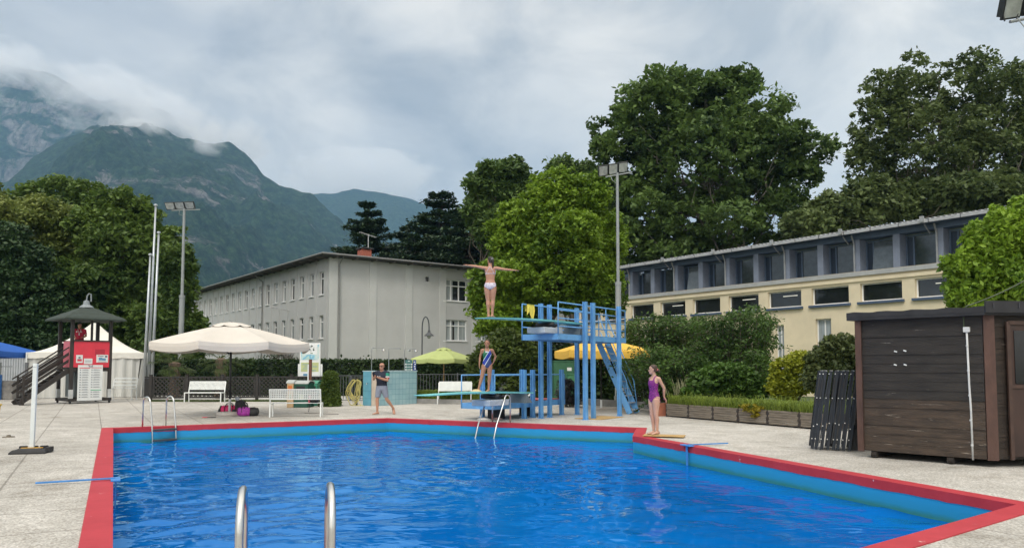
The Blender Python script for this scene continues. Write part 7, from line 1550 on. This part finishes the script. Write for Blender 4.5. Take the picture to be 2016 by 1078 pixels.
# --- diver on the high board, back turned, arms out
bikini = floral('floral_bikini', (.60, .56, .62), ((.10, .09, .22), (.45, .22, .30), (.35, .33, .45)), 34)
Jd = dict(shR=(-.105, 0, .805), elR=(-.235, -.01, .785), wrR=(-.365, -.03, .775), shL=(.105, 0, .812), elL=(.235, -.01, .842), wrL=(.355, -.03, .862),
          hpR=(-.050, .004, .485), knR=(-.042, 0, .275), anR=(-.034, .01, .045), tdR=(-.22, -1, -.05), hpL=(.050, .004, .485), knL=(.036, .0, .275), anL=(.026, .01, .045), tdL=(.25, -1, -.05))
suit_leg = lambda u, f=.55: u[:, 2] > .462 + f * np.maximum(0, np.abs(u[:, 0]) - .028) * 1.15
def bik_bottom(u, arm, c): return (u[:, 2] < .565) & (u[:, 2] > np.where(u[:, 1] > 0, .462 + .75 * np.maximum(0, np.abs(u[:, 0]) - .035), .458 + 1.0 * np.maximum(0, np.abs(u[:, 0]) - .02))) & ~arm
def bik_top(u, arm, c):
    band = (np.abs(u[:, 2] - .715) < .006) & (u[:, 1] > 0) | (np.abs(np.abs(u[:, 0]) - (.02 + (.80 - u[:, 2]) * .55)) < .007) & (u[:, 2] > .715) & (u[:, 2] < .83) & (u[:, 1] > -.02)
    cup = (u[:, 1] < .012) & (u[:, 2] > .70) & (u[:, 2] < .775) & (np.abs(u[:, 0]) < .1)
    return (band | cup) & ~arm
dp_ = Vector((-.575, 19.87, 2.885))
person('diver in a floral bikini seen from behind, arms stretched out on the high board', (dp_.x, dp_.y, dp_.z), R(180 - 6), 1.63, dict(Jd, shR=Jd['shR'], **{}), skA, hairD,
       [('bikini_bottom', bik_bottom, bikini, .004), ('bikini_top', bik_top, bikini, .004)], 'pony', head_yaw=38, palm=((0, 0, -1), (0, 0, -1)), handcurl=(.05, .08))
# --- girl on the low board facing the pool
race = diagsuit(); 
def onepiece(u, arm, c, low=.772, back=True):
    leg = u[:, 2] > .462 + 1.15 * np.maximum(0, np.abs(u[:, 0]) - .018)
    neck = np.where(u[:, 1] < .0, low - .0 + 2.2 * np.maximum(0, np.abs(u[:, 0]) - .035), .72 + 1.6 * np.abs(u[:, 0])); side = np.abs(u[:, 0]) < .094 - np.maximum(0, u[:, 2] - .70) * .35
    strap = (np.abs(np.abs(u[:, 0]) - .048) < .009) & (u[:, 2] > .74) & (u[:, 2] < .835)
    return (leg & (u[:, 2] < neck) & side & (u[:, 2] < .80) | strap) & ~arm
Jg = dict(shR=(-.100, 0, .800), elR=(-.135, .01, .655), wrR=(-.150, -.02, .525), shL=(.100, 0, .800), elL=(.165, .03, .675), wrL=(.125, .0, .575), hdR=(-.02, -.1, -1), hdL=(-.45, -.1, -.9),
          hpR=(-.055, 0, .485), knR=(-.105, -.015, .270), anR=(-.165, -.01, .048), tdR=(-.75, -.6, -.03), hpL=(.050, 0, .485), knL=(.045, -.005, .265), anL=(.030, .01, .048), tdL=(-.45, -1, -.03))
gp = Vector((-.70, 21.2, .892)); person('girl in a green, white and blue swimsuit standing on the low board', tuple(gp), R(4), 1.46, Jg, skB, hairB, [('swimsuit', onepiece, race, .004)], 'bun', head_yaw=-12, palm=((1, 0, 0), (-1, 0, 0)))
_o = [o for o in bpy.data.objects if o.get('label', '').startswith('girl in a green')][0]; MB().box((-.015, -.118, 1.115), (.07, .006, .038)).build('chest_mark', whitep, _o)
# yellow cloth under her right foot
yc = tag(MB().lathe([(.13, 0), (.12, .03), (.07, .075), (.02, .085)], n=14, sx=1.25).build('shammy', mat('chamois', (.55, .44, .24), .85, .15, bump=.4, bscale=20), loc=(gp.x - .30, gp.y - .05, .885), smooth=True), 'crumpled yellow chamois cloth under the foot of the girl on the low board', 'cloth')
# --- girl in purple at the pool corner, seen from the side with hands behind
purp = floral('purple_suit', (.16, .014, .16), ((.42, .04, .32), (.30, .02, .24), (.05, .01, .07)), 30)
Jp = dict(shR=(-.090, .012, .800), elR=(-.105, .085, .660), wrR=(-.062, .100, .530), shL=(.090, .020, .800), elL=(.105, .100, .660), wrL=(.055, .135, .535), hdR=(.4, .35, -1), hdL=(-.1, .75, -1),
          hpR=(-.050, 0, .485), knR=(-.044, -.004, .275), anR=(-.040, .02, .045), tdR=(-.05, -1, -.03), hpL=(.050, 0, .485), knL=(.044, -.002, .275), anL=(.036, .024, .045), tdL=(.12, -1, -.03))
person('girl in a purple swimsuit at the pool corner with her hands behind her back', (3.27, 17.42, .047), R(-64), 1.60, Jp, skC, hairB, [('swimsuit', onepiece, purp, .004)], 'bun', head_yaw=-38, palm=((0, -1, 0), (0, -1, 0)), handcurl=(.3, .25))
# --- coach walking and clapping
navy = mat('navy_shirt', (.010, .014, .030), .8, .25, bump=.25, bscale=14); shortm = mat('grey_shorts', (.20, .22, .28), .85, .15, bump=.3, bscale=12)
Jc = dict(shR=(-.112, 0, .805), elR=(-.140, -.085, .675), wrR=(-.085, -.210, .735), shL=(.112, 0, .805), elL=(.128, -.055, .655), wrL=(-.02, -.180, .715), hdR=(-.1, -.5, .8), hdL=(-.85, -.35, .5),
          hpR=(-.050, 0, .49), knR=(-.075, -.05, .275), anR=(-.070, -.045, .045), tdR=(-.75, -1, -.02), hpL=(.050, 0, .49), knL=(.100, .015, .285), anL=(.205, .13, .105), tdL=(.35, -.55, -.85), ftL=(.5, -.8, .6))
def shirt(u, arm, c):
    sl = arm & (c[:, 2] > .70) & (np.abs(u[:, 0]) > .06); return ((u[:, 2] > .515) & (u[:, 2] < .845 - .35 * np.maximum(0, .06 - np.abs(u[:, 0]))) & ~arm & (np.abs(u[:, 0]) < .125)) | sl & (u[:, 1] > -.06)
def sleeve(z0_, z1_): return lambda u, arm, c: arm & (c[:, 2] > z0_) & (c[:, 2] < z1_) & (u[:, 0] > .095) & (u[:, 1] > -.06)
def shorts(u, arm, c): return (u[:, 2] < .555) & (c[:, 2] > .325) & ~arm
def coach_acc(T, v3, H):
    for key, col_ in (('R', 0), ('L', 1)):
        an = v3(Jc['an' + key]); td = Vector(Jc['td' + key]).normalized(); up_ = Vector(Jc.get('ft' + key, (0, 0, 1))).normalized(); sdv = td.cross(up_).normalized(); up_ = sdv.cross(td); A0 = an - up_ * .046 * H; b = MB()
        b.loft([[A0 + td * t_ * H + sdv * w_ * H * q + up_ * (z_ * H) for q, z_ in ((-1, -.008), (1, -.008), (1, .0), (-1, .0))] for t_, w_ in ((-.05, .014), (-.03, .024), (.02, .024), (.07, .032), (.10, .028), (.118, .014))]); b.build('flip_flop', mat('flip_flop_grey', (.36, .38, .34), .7), T)
    MB().tube([v3((-.048, -.157, .708)), v3((-.042, -.167, .711))], .024, 12).build('watch', blackr, T)
MB_c = person('bald man in sunglasses clapping as he walks, wearing a navy shirt and grey shorts', (-4.36, 25.3, .01), R(-8), 1.72, Jc, skA, hairD,
       [('shirt', shirt, navy, .016), ('sleeve_green', sleeve(.735, .80), mat('sleeve_green', (.02, .22, .15), .8), .021), ('sleeve_white', sleeve(.712, .737), mat('sleeve_white', (.62, .62, .6), .8), .022), ('sleeve_red', sleeve(.68, .714), mat('sleeve_red', (.5, .03, .08), .8), .021), ('shorts', shorts, shortm, .024)],
       'bald', female=False, glasses=True, head_yaw=-12, palm=((1, -.2, 0), (-.3, .6, .5)), handcurl=(.15, .2), accessory=coach_acc)
MB().box((-.02, -.155, 1.27), (.035, .006, .018)).build('shirt_mark', whitep, MB_c); MB().box((-.09, -.15, 1.265), (.028, .006, .03)).build('shirt_mark', whitep, MB_c)
# --- lifeguard in the tower
redsh = mat('red_shirt', (.42, .02, .045), .8, .15, bump=.3, bscale=14)
Jl = dict(shR=(-.112, 0, .80), elR=(-.150, -.03, .655), wrR=(-.075, -.115, .60), shL=(.112, 0, .80), elL=(.150, -.03, .655), wrL=(.06, -.12, .60), hdR=(.6, -.4, -.1), hdL=(-.6, -.4, -.1),
          hpR=(-.050, 0, .49), knR=(-.05, 0, .275), anR=(-.05, .01, .045), tdR=(-.1, -1, 0), hpL=(.050, 0, .49), knL=(.05, 0, .275), anL=(.05, .01, .045), tdL=(.1, -1, 0))
def shirt2(u, arm, c): return ((u[:, 2] > .50) & (u[:, 2] < .845 - .3 * np.maximum(0, .06 - np.abs(u[:, 0]))) & ~arm) | arm & (c[:, 2] > .70) & (np.abs(u[:, 0]) > .06)
tw_m = Matrix.Rotation(R(48), 3, 'Z'); lp_ = Vector((-18.98, 32.5, 0)) + tw_m @ Vector((.48, .62, 0))
lg = person('lifeguard in a red shirt with white marks looking down inside the tower', (lp_.x, lp_.y, 1.82), R(25), 1.72, Jl, skB, hairD, [('shirt', shirt2, redsh, .014), ('shorts', shorts, redsh, .014)], 'short', female=False, head_yaw=28, head_pitch=22, lean=.05)
MB().box((-.10, -.135, 1.31), (.05, .006, .05)).build('badge', whitep, lg); MB().tube([(-.07, -.03, 1.45), (-.04, -.13, 1.33), (-.0, -.155, 1.20), (.04, -.13, 1.33), (.07, -.03, 1.45)], .009, 6).build('lanyard', whitep, lg, smooth=True); MB().box((.0, -.16, 1.18), (.04, .01, .06)).box((.075, -.138, 1.31), (.06, .006, .018)).box((.075, -.138, 1.31), (.018, .007, .06)).build('whistle', whitep, lg)
